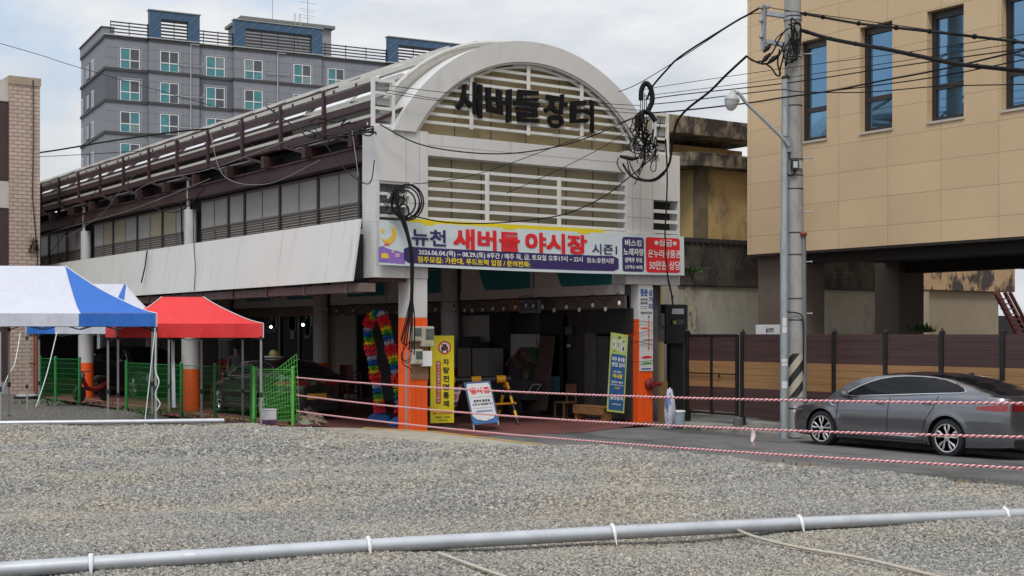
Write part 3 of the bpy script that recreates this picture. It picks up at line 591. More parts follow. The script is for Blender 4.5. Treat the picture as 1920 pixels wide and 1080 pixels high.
def bband(m, pa, pb, t0, t1, o=0.006, rnd_=0):
    n = 40
    for i in range(n):
        a = pa + (pb - pa) * i / n; b = pa + (pb - pa) * (i + 1) / n
        def ins(p): 
            d = min(p - pa, pb - p); return 0 if d >= rnd_ or not rnd_ else 0.06 * (1 - math.sqrt(max(0, 1 - (1 - d / rnd_) ** 2)))
        P = [bpt(ony(p, 470, -0.14).x, t, o) for p, t in ((a, t0 + ins(a)), (b, t0 + ins(b)), (b, t1 - ins(b)), (a, t1 - ins(a)))]; m.quad(*P)
m = MB(); bband(m, 756, 1159, 0.07, 0.44, 0.006, 8); bband(m, 1166, 1207, 0.07, 0.93, 0.006, 6); m.build('printed_panel', navy_t, BN)
m = MB(); bband(m, 1211, 1274, 0.06, 0.95, 0.006, 6); m.build('printed_panel', red_t, BN)
m = MB(); btx(m, '새버들', 849, 975, 0.44, 0.92, 0.055); btx(m, '야시장', 984, 1101, 0.45, 0.93, 0.055)
m.build('lettering', red_t, BN)
m = MB(); btx(m, '뉴천', 771, 836, 0.48, 0.86, 0.035); btx(m, '시즌1', 1110, 1156, 0.47, 0.73, 0.02); m.build('lettering', navy_t, BN)
m = MB(); btx(m, '2026.06.04.(목) ~ 08.29.(토) 8주간 / 매주 목, 금, 토요일 오후17시 ~ 22시', 784, 1092, 0.245, 0.40, 0.022); btx(m, '장소:유천시장', 1100, 1150, 0.255, 0.385, 0.02)
btx(m, '버스킹', 1171, 1202, 0.70, 0.87, 0.025); btx(m, '노래자랑', 1168, 1206, 0.47, 0.65, 0.025); btx(m, '생맥주 무료', 1170, 1203, 0.29, 0.42, 0.02); btx(m, '(선착순 00명)', 1171, 1204, 0.12, 0.23, 0.015)
btx(m, '※상금※', 1227, 1268, 0.73, 0.91, 0.02); btx(m, '온누리상품권', 1215, 1274, 0.44, 0.64, 0.02); btx(m, '50만원 상당', 1217, 1274, 0.13, 0.36, 0.02); m.build('lettering', white_t, BN)
m = MB(); btx(m, '점주모집: 가판대, 푸드트럭 입점 / 문의전화:', 782, 993, 0.09, 0.235, 0.028); m.build('lettering', yellow_t, BN)
m = MB(); bpoly(m, [(709, 0.06), (709, 0.38), (716, 0.42), (724, 0.38), (735, 0.34), (744, 0.33), (752, 0.30), (758, 0.28), (758, 0.04)], 0.005); m.build('printed_hills', mat('print_violet', (0.25, 0.14, 0.48), 0.5, var=0.25, scale=3), BN)
m = MB(); mo = []
for i in range(13): a = math.radians(-150 + 190 * i / 12); mo.append((727 + 15 * math.cos(a), 0.71 + 0.23 * math.sin(a)))
for i in range(13): a = math.radians(40 - 190 * i / 12); mo.append((722 + 12.5 * math.cos(a), 0.75 + 0.18 * math.sin(a)))
bpoly(m, mo, 0.008); bpoly(m, [(716, 0.80), (717.3, 0.84), (718, 0.79), (721, 0.77), (718.6, 0.745), (719, 0.70), (716.8, 0.73), (714.5, 0.70), (715, 0.75), (713, 0.78)], 0.008)
bpoly(m, [(714, 0.15), (714, 0.24), (717, 0.27), (726, 0.26), (728, 0.20), (728, 0.15)], 0.009); m.build('printed_moon', mat('print_gold', (0.78, 0.50, 0.05), 0.5), BN)
m = MB(); bpoly(m, [(718, 0.435), (724, 0.51), (731, 0.445)], 0.009); m.build('printed_tent', mat('print_coral', (0.70, 0.12, 0.09), 0.5), BN)
m = MB(); bpoly(m, [(740, 0.18), (740, 0.26), (744, 0.29), (748, 0.27), (748, 0.19)], 0.009); bpoly(m, [(733, 0.27), (733, 0.33), (738, 0.34), (739, 0.28)], 0.009); m.build('printed_stall', mat('print_pink', (0.55, 0.35, 0.50), 0.5), BN)
# older yellow and red banner edges that show above it
m = MB().box(-0.2, 5.0, -0.125, -0.115, 4.40, 4.52); tag(m.build('old_banner', mat('banner_yellow', (0.78, 0.62, 0.02), 0.5)), 'yellow strip of an older banner showing above the pale event banner', 'banner')
# ================================================================ apartment block beyond the market
def cdir(deg):
    a = math.radians(deg); return Vector((RT[0] * math.sin(a) + FW[0] * math.cos(a), RT[1] * math.sin(a) + FW[1] * math.cos(a), 0))
AC = at(197, 625, 120); AC.z = 0; AU = cdir(62); AV = cdir(-28)
AP = thing('apartment_block', AC, 'grey apartment block with blue striped roof frames and white framed windows behind the market', 'apartment block', rz=math.atan2(AU.y, AU.x))
def apt(px, py, v=0.0, side=False):      # sight line meets the front (or side) of the block -> along, height
    dx, dy = ray(px); o = Vector((CP[0], CP[1], 0)) - AC; n, t = (AV, AU) if not side else (AU, AV)
    s = (v - o.dot(n)) / (Vector((dx, dy, 0)).dot(n)); return (o + Vector((dx, dy, 0)) * s).dot(t), CZ + (HZ - py) * s / FL
agr = mat('render_grey', (0.215, 0.22, 0.25), 0.8, var=0.06, scale=0.8, dirt=(0.15, 0.155, 0.175), dscale=(0.25, 0.25, 0.15), dlo=0.55, dhi=0.8)
adk = mat('render_dark_grey', (0.11, 0.113, 0.135), 0.8, var=0.06, scale=0.8); abr = mat('band_brown_grey', (0.052, 0.048, 0.052), 0.7)
abl = mat('frame_blue', (0.035, 0.085, 0.155), 0.5, var=0.08, scale=0.7); apl = mat('parapet_cap', (0.38, 0.39, 0.38), 0.6)
zr = apt(200, 68)[1]; zb2 = apt(200, 133)[1]; fh = zr - zb2; fh = 2.86
bays = [(0, apt(278, 70)[0], 0)] + [(apt(a, 70)[0], apt(b, 70)[0], v) for a, b, v in ((278, 372, -0.35), (372, 437, 0), (437, 601, -0.35), (601, 725, 0), (725, 880, -0.35), (880, 1000, 0))]
DEPTH = apt(152, 300, 0, True)[0]
UE = bays[-1][1]
wb = MB(); wk = MB(); bd_ = MB(); jl = MB()
for i, (u0, u1, v) in enumerate(bays):
    e0 = 0.0 if i else -0.0
    for k in range(11):
        zt = zr - k * fh; z0 = max(0, zt - fh); drk = (i in (0, 2) and k in (1,)) or (i == 4 and k in (2,)) or (i in (0,) and k == 4)
        q_ = (MB() if drk else wb).box(u0 + 0.002, u1 - 0.002, v, DEPTH if i == 0 else 3.0 + v, z0 + 0.13, zt - 0.12)
        if drk: q_.build('dark_wall', adk, AP, local=True)
        bd_.box(u0 - (0.12 if i == 0 else 0.0) + 0.001, u1 + (0.05 if v else -0.06), v - 0.10, DEPTH if i == 0 else 2.9, zt - 0.118, zt + 0.128)
        for j in (0.35, 0.68): jl.box(u0 + 0.02, u1 - 0.02, v - 0.012, v - 0.002, z0 + fh * j, z0 + fh * j + 0.02)
        nj = max(1, int((u1 - u0) / 1.4))
        for j in range(1, nj): jl.box(u0 + (u1 - u0) * j / nj, u0 + (u1 - u0) * j / nj + 0.02, v - 0.012, v - 0.002, z0 + 0.14, zt - 0.13)
wb.build('wall', agr, AP, local=True); bd_.build('floor_band', abr, AP, local=True); jl.build('wall_joint', mat('joint_grey', (0.15, 0.153, 0.17), 0.8), AP, local=True)
# windows: white frame, two over two panes, some with teal curtains
afw = mat('window_white', (0.66, 0.67, 0.66), 0.4); aps = [mat('pane_teal', (0.045, 0.20, 0.22), 0.2, var=0.35, scale=1.5, spec=0.7), mat('pane_dark', (0.055, 0.052, 0.06), 0.15, var=0.4, scale=2, spec=0.8), mat('pane_pale', (0.16, 0.22, 0.22), 0.2, var=0.3, scale=2, spec=0.7)]
asr = mat('surround_grey', (0.26, 0.265, 0.29), 0.8)
rnd = random.Random(11)
def awin(u0, u1, z0, z1, v):
    f_ = MB(); d = 0.05
    for a, b, c, e_ in ((u0, u1, z0, z0 + .07), (u0, u1, z1 - .07, z1), (u0, u1, z0 + (z1 - z0) * .42 - .045, z0 + (z1 - z0) * .42 + .045)): f_.box(a, b, v - 0.06, v - 0.003, c, e_)
    for a in (u0 + .035, (u0 + u1) / 2, u1 - .035): f_.box(a - .04, a + .04, v - 0.064, v - 0.003, z0 + .004, z1 - .004)
    w_ = f_.build('window', afw, AP, local=True)
    sr = MB()
    for a, b, c, e_ in ((u0 - .22, u1 + .22, z1 + .06, z1 + .2), (u0 - .22, u1 + .22, z0 - .22, z0 - .06), (u0 - .22, u0 - .08, z0 - .059, z1 + .059), (u1 + .08, u1 + .22, z0 - .059, z1 + .059)): sr.box(a, b, v - .05, v - .003, c, e_)
    sr.build('surround', asr, w_, local=True)
    um = (u0 + u1) / 2; zm = z0 + (z1 - z0) * .42; t = rnd.random() < 0.55
    for j, (a, b, c, e_) in enumerate(((u0, um, zm, z1), (um, u1, zm, z1), (u0, um, z0, zm), (um, u1, z0, zm))):
        pick = (aps[0] if ((j % 2 == 0) == t) else aps[1]) if rnd.random() < .78 else rnd.choice(aps)
        if j > 1 and rnd.random() < 0.3: pick = aps[2] if rnd.random() < 0.5 else aps[0]
        MB().box(a + .05, b - .05, v - .02, v - .004, c + .05, e_ - .05).build('pane', pick, w_, local=True)
wz1 = apt(243, 91)[1]; wz0 = apt(243, 130)[1]
for (pa, pb), v in zip(((225, 262), (300, 335), (386, 421), (458, 492), (550, 583), (614, 645), (690, 722)), (0, -.35, 0, -.35, -.35, 0, 0)):
    u0, u1 = apt(pa, 100, v)[0], apt(pb, 100, v)[0]
    for k in range(5 if pa < 400 else 4 if pa < 500 else 3 if pa < 600 else 2): awin(u0, u1, wz0 - k * fh, wz1 - k * fh, v)
# side windows
for k in range(5):
    for pa, pb in ((163, 169), (172, 176), (153.5, 156)):
        a, z1 = apt(pa, 121, 0, True); b = apt(pb, 121, 0, True)[0]; z1 = apt(165, 121, 0, True)[1] - k * fh; z0 = z1 - 1.5
        w_ = MB().box(-0.05, -0.003, min(a, b), max(a, b), z0, z1).build('window', afw if pa != 163 else mat('shaft_grey', (0.07, 0.07, 0.085), 0.7), AP, local=True)
        MB().box(-0.07, -0.052, min(a, b) + .12, max(a, b) - .12, z0 + .12, z1 - .1).build('pane', aps[1], w_, local=True)
# roof edge: rails between blue frames
rl = MB(); cp_ = MB()
for i, (u0, u1, v) in enumerate(bays):
    cp_.box(u0 - .15, u1, v - .2, 1.0, zr + .13, zr + .22)
    if v == 0:
        for k in range(4): rl.box(u0 + (0.5 if i == 0 else 0), u1, -0.02, 0.06, zr + .42 + k * .30, zr + .53 + k * .30)
        n = max(2, int((u1 - u0) / 1.8))
        for k in range(n + 1): x = u0 + .5 + (u1 - u0 - .55) * k / n; rl.box(x - .03, x + .03, 0.062, .12, zr + .2, zr + 1.5)
cp_.build('parapet', apl, AP, local=True); MB().box(-.10, 1.0, .9, DEPTH, zr + .135, zr + .95).build('side_parapet', agr, AP, local=True); MB().box(-.2, 1.05, .85, DEPTH + .1, zr + .951, zr + 1.08).build('parapet_cap', abr, AP, local=True); rl.build('roof_rail', mat('rail_dark', (0.03, 0.028, 0.038), 0.5), AP, local=True)
for u0, u1, v in bays:
    if v:
        h = 2.55; s0, s1, t = 1.05, 1.05, 0.7; f_ = MB(); lv = MB(); st_ = MB(); zt = zr + .13
        f_.box(u0, u0 + s0, v - .15, v + .5, zt, zt + h); f_.box(u1 - s1, u1, v - .15, v + .5, zt, zt + h); f_.box(u0 + s0, u1 - s1, v - .15, v + .5, zt + h - t, zt + h)
        fo = f_.build('roof_frame', abl, AP, local=True)
        MB().box(u0 - .1, u1 + .1, v - .25, v + .6, zt + h, zt + h + .08).build('frame_cap', apl, fo, local=True)
        k = 0
        while zt + .12 + k * .30 < zt + h - t - .1: lv.box(u0 + s0, u1 - s1, v + .05, v + .15, zt + .12 + k * .30, zt + .27 + k * .30); k += 1
        for x in [u0 + s0 + (u1 - u0 - s0 - s1) * j / 4 for j in (1, 2, 3)] if u1 - u0 > 6 else [(u0 + u1) / 2]: lv.box(x - .03, x + .03, v + .16, v + .22, zt, zt + h - t)
        lv.build('louvre', MATS['rail_dark'], fo, local=True)
        L_ = u1 - u0; c = -h
        while c < L_:      # diagonal light lines at 45 degrees, clipped to the frame
            seg = []
            for j in range(41):
                d_ = j / 40 * h; x = c + d_; inside = 0 <= x <= L_ and (x < s0 or x > L_ - s1 or d_ > h - t)
                if inside: seg.append((x, d_))
                if (not inside or j == 40) and len(seg) > 1: st_.bar((u0 + seg[0][0], v - .16, zt + seg[0][1]), (u0 + seg[-1][0], v - .16, zt + seg[-1][1]), .02, .075, up=(0, 1, 0)); seg = []
                elif not inside: seg = []
            c += 1.12
        st_.build('frame_stripe', mat('stripe_pale', (0.30, 0.36, 0.40), 0.5), fo, local=True)
# stair tower, masts, downpipes
ua, ub = apt(455, 40, 6)[0], apt(621, 40, 6)[0]; zt = apt(621, 50, 6)[1]
MB().box(ua, ub, 6, 11, zr, zt - .3).build('stair_tower', mat('tower_grey', (0.27, 0.27, 0.265), 0.8, var=0.08), AP, local=True); MB().box(ua - .3, ub + .3, 5.6, 11.3, zt - .3, zt).build('tower_cap', mat('cap_grey', (0.19, 0.185, 0.18), 0.8), AP, local=True)
ld = MB()
for px in (552, 561): u = apt(px, 40, 5.9)[0]; ld.tube([(u, 5.5, zr), (u, 5.5, zt + .7), (u + .02, 5.7, zt + .9), (u + .02, 5.95, zt + .7), (u, 6.0, zt)], .03, 6)
for k in range(8): ld.bar((apt(552, 40, 5.9)[0], 5.5, zr + .5 + k * .4), (apt(561, 40, 5.9)[0], 5.5, zr + .5 + k * .4), .03)
ld.build('ladder', whg, AP, local=True)
mm_ = MB(); u = apt(511, 30, 7)[0]; mm_.cyl((u, 7, zt), (u, 7, zt + 3.5), .035, n=8); u = apt(577, 30, 7)[0]; mm_.cyl((u, 7, zt), (u, 7, zt + 4), .04, n=8)
for dz, w_ in ((2.4, .9), (1.7, .8), (1.45, .65), (1.1, .8), (.8, .55)): mm_.bar((u - w_, 7.1, zt + dz + .05), (u + w_, 6.9, zt + dz - .05), .03)
mm_.build('antenna', steelm, AP, local=True)
dp_ = MB()
for px, v in ((357, -.35), (520, -.35)):
    u = apt(px, 120, v)[0]; dp_.tube([(u + .8, v - .1, zr - .05), (u, v - .14, zr - .05), (u, v - .14, zr - .6), (u, v - .14, 2)], .055, 8)
    for k in range(5): dp_.tube([(u - 1.2, v - .06, zr - 1.75 - k * fh), (u - 1.1, v - .12, zr - 2.05 - k * fh), (u + 1.1, v - .12, zr - 2.0 - k * fh), (u + 1.2, v - .06, zr - 1.7 - k * fh)], .03, 6)
dp_.build('downpipe', apl, AP, local=True)
# ================================================================ brick building at the left edge
BB = thing('brick_building', (-6, 22, 0), 'cream and brown brick building with white bands standing left of the market hall', 'building')
btile = brick_mat('cream_brick', (0.50, 0.385, 0.315), (0.445, 0.335, 0.27), (0.23, 0.165, 0.13), 0.29, 0.125, 0.014, bump=0.4)
bbrown = brick_mat('brown_brick', (0.055, 0.020, 0.018), (0.04, 0.016, 0.016), (0.07, 0.05, 0.05), 0.22, 0.075, 0.010)
yb_ = 20.5; xa = ony(18, 300, yb_).x; xb = ony(75, 300, yb_).x
MB().box(xa, xb, yb_, yb_ + 10, 0.0, 10.2).build('tiled_pier', btile, BB); MB().box(xa - .02, xb + .03, yb_ - .03, yb_ + 10, 10.2, 10.46).build('coping', mat('coping_tan', (0.33, 0.26, 0.19), 0.8, var=0.2, scale=4), BB)
zz = [ony(9, p, yb_ + .1).z for p in (150, 190, 340, 390)]
MB().box(xa - 12, xa - .002, yb_ + .1, yb_ + 10, 0, zz[3]).box(xa - 12, xa - .002, yb_ + .1, yb_ + 10, zz[2], zz[1]).build('wall', bbrown, BB)
MB().box(xa - 12, xa - .002, yb_ + .08, yb_ + 10, zz[3] + .002, zz[2] - .002).box(xa - 12, xa - .002, yb_ + .08, yb_ + 10, zz[1] + .002, zz[0]).build('band', mat('band_offwhite', (0.50, 0.46, 0.40), 0.7, var=0.12, scale=2), BB)
MB().box(xa - 12.1, xa - .002, yb_ + .0, yb_ + 10, 0, .55).build('plinth', mat('plinth_grey', (0.30, 0.29, 0.28), 0.8, var=0.15), BB)
wr = MB(); rnd = random.Random(5)
wr.tube([ony(62, 150, yb_ - .05), ony(62.5, 250, yb_ - .05), ony(61, 370, yb_ - .05), ony(70, 480, yb_ - .05), ony(72, 640, yb_ - .05)], .015, 6)
for k in range(7): wr.tube([ony(52 + rnd.random() * 20, 445 + rnd.random() * 30, yb_ - .06 - rnd.random() * .06) for _ in range(4)], .014, 5)
wr.build('wall_cable', rubber, BB)
MB().cyl(ony(68, 610, yb_ - .12), ony(68, 735, yb_ - .12) , .055, n=12).cyl(ony(64, 610, yb_ - .12), ony(64, 735, yb_ - .12), .03, n=10).bar(ony(55, 681, yb_ - .14), ony(70, 681, yb_ - .14), .06).build('drain_pipe', mat('pipe_rust', (0.22, 0.07, 0.045), 0.6, var=0.2), BB, smooth=True)
# ================================================================ beige stone building on the right
BE = thing('stone_building', (14, -12, 0), 'beige stone clad building on piers with tall blue tinted windows right of the market', 'building')
bst = brick_mat('beige_stone', (0.60, 0.44, 0.27), (0.56, 0.405, 0.245), (0.38, 0.275, 0.165), 1.395, 0.64, 0.008, offset=0.0, axis='yz', rough=0.75, var=0.15, bump=0.2, speck=30)
XB = 9.0; zbt = 4.04; yl = -0.73; zt = 17.0
wins = [(onx(a, 200, XB).y, onx(b, 200, XB).y) for a, b in ((1498, 1550), (1612, 1673), (1738, 1807), (1877, 1962))] + [(-10.6, -11.5), (-12.5, -13.4), (-14.4, -15.3), (-16.3, -17.2)]
zs_, zh = 6.59, 8.93; RVL = 0.17
wm = MB(); ycur = yl
for a, b in wins:
    wm.box(XB, XB + .5, a, ycur, zbt, zt); wm.box(XB, XB + .5, b, a, zbt, zs_); wm.box(XB, XB + .5, b, a, zh, zt); ycur = b
wm.box(XB, XB + .5, -45, ycur, zbt, zt); wm.box(XB + .5, XB + 16, yl - .5, yl, zbt, zt); wm.box(XB + 15.5, XB + 16, -45, yl - .5, zbt, zt); wm.box(XB, XB + 16, -45, yl, zt, zt + .3)
wm.build('wall', bst, BE)
MB().box(XB + .02, XB + 15.9, -44.9, yl - .02, zbt - .05, zbt + .1).build('soffit', mat('soffit_brown', (0.05, 0.04, 0.037), 0.8), BE)
wfr = mat('bronze_frame', (0.028, 0.022, 0.022), 0.4); wgl = mat('sky_blue_glass', (0.15, 0.285, 0.44), 0.04, 0.9, var=0.15, scale=1.2); sill = mat('sill_stone', (0.46, 0.42, 0.36), 0.6)  # blue of the reflected sky is put into the glass colour
for a, b in wins:
    f_ = MB(); x = XB + RVL; zm = zs_ + .73
    for ya, yb, za, zb_ in ((a - .10, a - .001, zs_ + .002, zh - .002), (b + .001, b + .07, zs_ + .002, zh - .002), (b + .07, a - .1, zs_ + .002, zs_ + .1), (b + .07, a - .1, zh - .16, zh - .002), (b + .07, a - .1, zm - .05, zm + .06)): f_.box(x, x + .12, ya, yb, za, zb_)
    o = f_.build('window', wfr, BE)
    MB().box(x + .05, x + .07, b + .07, a - .1, zm + .06, zh - .16).build('pane', wgl, o); MB().box(x + .04, x + .06, b + .07, a - .1, zs_ + .1, zm - .05).build('pane', wgl, o)
    MB().box(XB - .03, XB + RVL, b - .02, a - .0, zs_ - .05, zs_ + .001).build('sill', sill, o)
pb = mat('pier_brown', (0.155, 0.115, 0.09), 0.75, var=0.12, scale=2)
MB().box(9.3, 10.2, -2.12, -0.8, 0, 3.99).build('pier', pb, BE); MB().box(14.0, 15.0, -1.25, -.45, 0, 3.99).build('pier', pb, BE); MB().box(9.3, 10.2, -24, -23, 0, 3.99).build('pier', pb, BE); MB().box(14.0, 15.0, -14, -13, 0, 3.99).build('pier', pb, BE)
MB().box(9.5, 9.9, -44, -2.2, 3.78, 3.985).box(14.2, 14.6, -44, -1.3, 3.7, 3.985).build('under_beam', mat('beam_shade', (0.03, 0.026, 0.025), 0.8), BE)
# ================================================================ old yellow building and stained walls behind
OY = thing('old_building', (13, 8, 0), 'old yellow plastered building with black stained concrete eaves, between market gate and stone building', 'building')
stc = mat('stained_concrete', (0.27, 0.22, 0.15), 0.9, var=0.2, scale=2.5, bump=0.4, bscale=8, dirt=(0.035, 0.028, 0.023), dscale=(1.6, 1.6, 1.1), dlo=0.42, dhi=0.56)
yel = mat('yellow_plaster', (0.50, 0.355, 0.155), 0.85, var=0.14, scale=1.2, dirt=(0.12, 0.10, 0.07), dscale=(0.9, 0.9, 0.45), dlo=0.50, dhi=0.68)
stw = mat('stained_wall', (0.42, 0.405, 0.35), 0.9, var=0.15, scale=1.5, bump=0.3, bscale=10, dirt=(0.17, 0.15, 0.125), dscale=(0.8, 0.8, 0.3), dlo=0.53, dhi=0.75)
blk = mat('mossy_block', (0.085, 0.072, 0.06), 0.95, var=0.4, scale=3, bump=0.5, bscale=12, dirt=(0.025, 0.022, 0.02), dscale=(1.2, 1.2, 0.8), dlo=0.45, dhi=0.6)
yo = 5.0
c0 = ony(1322, 500, yo); xl = ony(1232, 300, yo + 2).x
MB().box(xl, 16.4, yo + 2, yo + 10, 4, 8.0).build('upper_wall', yel, OY)
za, zb_ = ony(1330, 256, yo + 1).z, ony(1330, 222, yo + 1).z
MB().box(xl - .6, 16.6, yo + 1, yo + 10, za, zb_).build('eave', stc, OY, bevel=0.03)
MB().box(c0.x, 16.2, yo + .25, yo + 4, 2, 7.2).build('wall', yel, OY)
MB().box(c0.x - .02, c0.x + .3, yo + .2, yo + .5, 2, 7.2).build('corner_post', mat('post_dirty', (0.16, 0.125, 0.08), 0.9, var=0.35, scale=3), OY)
MB().box(c0.x - 2.2, c0.x - .02, yo + 2.0, yo + 2.1, 2, 7.2).build('side_wall', mat('plaster_cream', (0.36, 0.32, 0.24), 0.9, var=0.15), OY)
zc, zd = ony(1340, 313, yo - .2).z, ony(1340, 287, yo - .2).z; cx_ = ony(1312, 300, yo - .2).x
MB().prism([(cx_, yo - .2), (16.4, yo - .2), (16.4, yo + 2), (cx_ - 2.4, yo + 5), (cx_ - 2.4, yo + 2.2), ], (0, 0, zc), X, Y, (0, 0, zd - zc)).build('eave', stc, OY, bevel=0.02)
o = MB().box(c0.x - 1.9, c0.x - .25, yo + 1.9, yo + 1.98, 4.6, 5.75).build('window', wfr, OY); MB().box(c0.x - 1.85, c0.x - .3, yo + 1.86, yo + 1.89, 4.62, 5.1).build('pane', mat('pane_sage', (0.12, 0.135, 0.10), 0.4), o); MB().box(c0.x - .75, c0.x - .62, yo + 1.7, yo + 1.85, 4.0, 7.2).build('frame', mat('post_grey', (0.32, 0.29, 0.24), 0.8), o)
OW = thing('boundary_wall', (14, 3.2, 0), 'old stained boundary wall of pale plaster under a dark mossy block course', 'wall')
xw0 = ony(1256, 550, 3).x; xw1 = ony(1668, 550, 3).x
MB().box(xw0, xw1, 3.0, 3.3, -.2, 3.42).build('plaster_face', stw, OW); MB().box(xw0 + .25, xw1, 2.93, 3.3, 3.42, 3.95).box(xw0, xw1, 3.02, 3.3, 3.95, 4.62).build('block_course', blk, OW, bevel=0.02)
cr_ = MB(); xx = xw0
while xx < 16: cr_.box(xx, xx + .14, 2.96, 3.3, 4.62, 4.74); xx += .21
cr_.build('ridge_tile', mat('ridge_dark', (0.03, 0.03, 0.032), 0.8), OW)
pk = MB(); rnd = random.Random(9)
pts = [(0, 0), (.5, 0), (.55, .7), (.42, 1.3), (.5, 1.8), (.38, 2.3), (.42, 2.8), (.22, 3.1), (.18, 3.41), (0, 3.41)]
pk.prism([(p[0] + rnd.random() * .08, p[1]) for p in pts], (ony(1284, 550, 3).x - .05, 2.955, 0), X, Z, (0, .04, 0)); pk.build('torn_render', mat('torn_plaster', (0.42, 0.38, 0.29), 0.95, var=0.3, scale=5, bump=0.6, bscale=14, dirt=(0.12, 0.10, 0.08), dscale=(3, 3, 2), dlo=0.48, dhi=0.58), OW)
# rear yard building seen under the stone building
RB = thing('rear_building', (22, 9, 0), 'peach plastered rear building with black mould stains seen under the stone building', 'building')
ym = 9.0; xa, xb = ony(1700, 560, ym).x, ony(1872, 560, ym).x
MB().box(xa, xb, ym, ym + 6, -.1, ony(1800, 545, ym).z).build('wall', mat('rear_wall', (0.27, 0.215, 0.145), 0.9, var=0.12, scale=1.5), RB)
xb2 = ony(1903, 520, ym - .2).x
MB().box(xa, xb2, ym - .2, ym + 6, ony(1800, 545, ym).z, 8.5).build('upper_wall', mat('peach_mould', (0.42, 0.27, 0.15), 0.9, var=0.2, scale=2.5, dirt=(0.05, 0.04, 0.035), dscale=(1.5, 1.5, 0.9), dlo=0.48, dhi=0.56), RB)
a_, b_ = ony(1731, 545, ym - .15), ony(1742, 545, ym - .15); MB().box(a_.x, b_.x, ym - .15, ym - .001, 0, a_.z).build('pilaster', mat('pilaster', (0.33, 0.28, 0.20), 0.9), RB)
MB().box(xb + .5, 40, ym + 3, ym + 8, -.1, 2.9).build('dark_block', dark, RB)  # near-black block filling the gap behind the stair
ST = thing('steel_stair', tuple(ony(1890, 625, 7)), 'dark red steel outdoor stair beside the peach rear building', 'stair')
m = MB()
for o_, th in ((0, .22), (2.0, .1), (3.2, .08)): 
    a_, b_ = ony(1868 + o_ * 8, 548, 7), ony(1912 + o_ * 8, 632, 7); m.bar(a_, b_, .12, th)
m.build('stringer', mat('stair_red', (0.13, 0.018, 0.015), 0.5), ST)
m = MB()
for k in range(8): a_ = ony(1870 + k * 5.4, 560 + k * 9.5, 7); m.obox(a_ + Vector((.3, .0, 0)), (.30, 0, 0), (0, .12, 0), (0, 0, .02))
m.build('tread', MATS['stair_red'], ST)
# ================================================================ timber fence and gate along the road
XF = 7.6
fb = mat('board_brown', (0.072, 0.038, 0.036), 0.6, var=0.22, scale=3, stretch=(1, 0.25, 6), dirt=(0.05, 0.024, 0.024), dscale=(1, 0.3, 5), dlo=0.5, dhi=0.7); fa = mat('board_amber', (0.34, 0.185, 0.082), 0.6, var=0.2, scale=3, stretch=(1, 0.25, 6), dirt=(0.29, 0.14, 0.05), dscale=(1, 0.3, 5), dlo=0.5, dhi=0.7)
FN = thing('timber_fence', (XF, -10, 0), 'long fence of brown and amber boards between black posts along the road', 'fence')
py_ = [onx(p, 700, XF).y for p in (1393, 1612, 1741, 1881)]; stp = (py_[0] - py_[3]) / 5
posts = [py_[0] - k * stp for k in range(15)]
def boards(y0, y1, parent, zlo=.2):
    for nm, m_, za, zb_, n in (('brown_board', fb, zlo, .85, 4), ('amber_board', fa, .85, 1.467, 4), ('brown_board', fb, 1.467, 2.10, 4)):
        q = MB(); h = (zb_ - za) / n
        for k in range(n): q.box(XF - .012, XF + .012, y0, y1, za + k * h + .006, za + (k + 1) * h)
        q.box(XF - .004, XF + .004, y0, y1, za, zb_ - .003); q.build(nm, m_, parent, bevel=0.003)
for a, b in zip(posts, posts[1:]): boards(b + .04, a - .04, FN)
for y in posts:
    p = MB().box(XF - .05, XF + .05, y - .045, y + .045, .0, 2.14).build('post', black, FN, bevel=.004)
    MB().lathe((XF, y, 2.141), [(.05, 0), (.055, .02), (.02, .05), (.02, .07), (.001, .085)], 10).build('cap', black, p, smooth=True)
GA = thing('fence_gate', (XF, -1.6, 0), 'double leaf gate of brown and amber boards in black frame next to orange gate column', 'gate')
ya, yc, ym_ = onx(1289, 700, XF).y, onx(1382, 700, XF).y, onx(1335, 700, XF).y
boards(ym_ + .03, ya - .07, GA, .28); boards(yc + .03, ym_ - .03, GA, .28)
p = MB().box(XF - .055, XF + .055, ya - .06, ya + .06, 0, 2.16).build('post', black, GA, bevel=.004)
MB().lathe((XF, ya, 2.161), [(.055, 0), (.06, .02), (.02, .06), (.001, .08)], 10).build('cap', black, p, smooth=True)
q = MB().box(XF - .035, XF + .035, yc - .04, yc + .03, .2, 2.09).box(XF - .03, XF + .03, ym_ - .04, ym_ + .04, .2, 2.09)
for z in (.24, 2.08): q.box(XF - .03, XF + .03, yc + .03, ym_ - .04, z - .03, z + .02).box(XF - .03, XF + .03, ym_ + .04, ya - .06, z - .03, z + .02)
q.build('gate_frame', black, GA); MB().cyl((XF - .06, yc, 1.17), (XF - .06, ya, 1.17), .014, n=8).bar((XF - .06, ym_ - .3, 1.17), (XF - .06, ym_ - .3, 1.08), .03).build('bolt', black, GA)
NB = MB().box(XF + .30, XF + .34, onx(1470, 620, XF + .3).y, onx(1417, 620, XF + .3).y, 1.9, 2.32); nb = NB.build('notice_board', white_t); tag(nb, 'white notice board with black writing standing just behind timber fence', 'sign')
m = MB(); text(m, '농0707', (XF + .297, onx(1436, 620, XF + .3).y, 2.13), -Y, Z, 0, 0, .26, .13, .02); lo = m.build('lettering', black_t, nb)
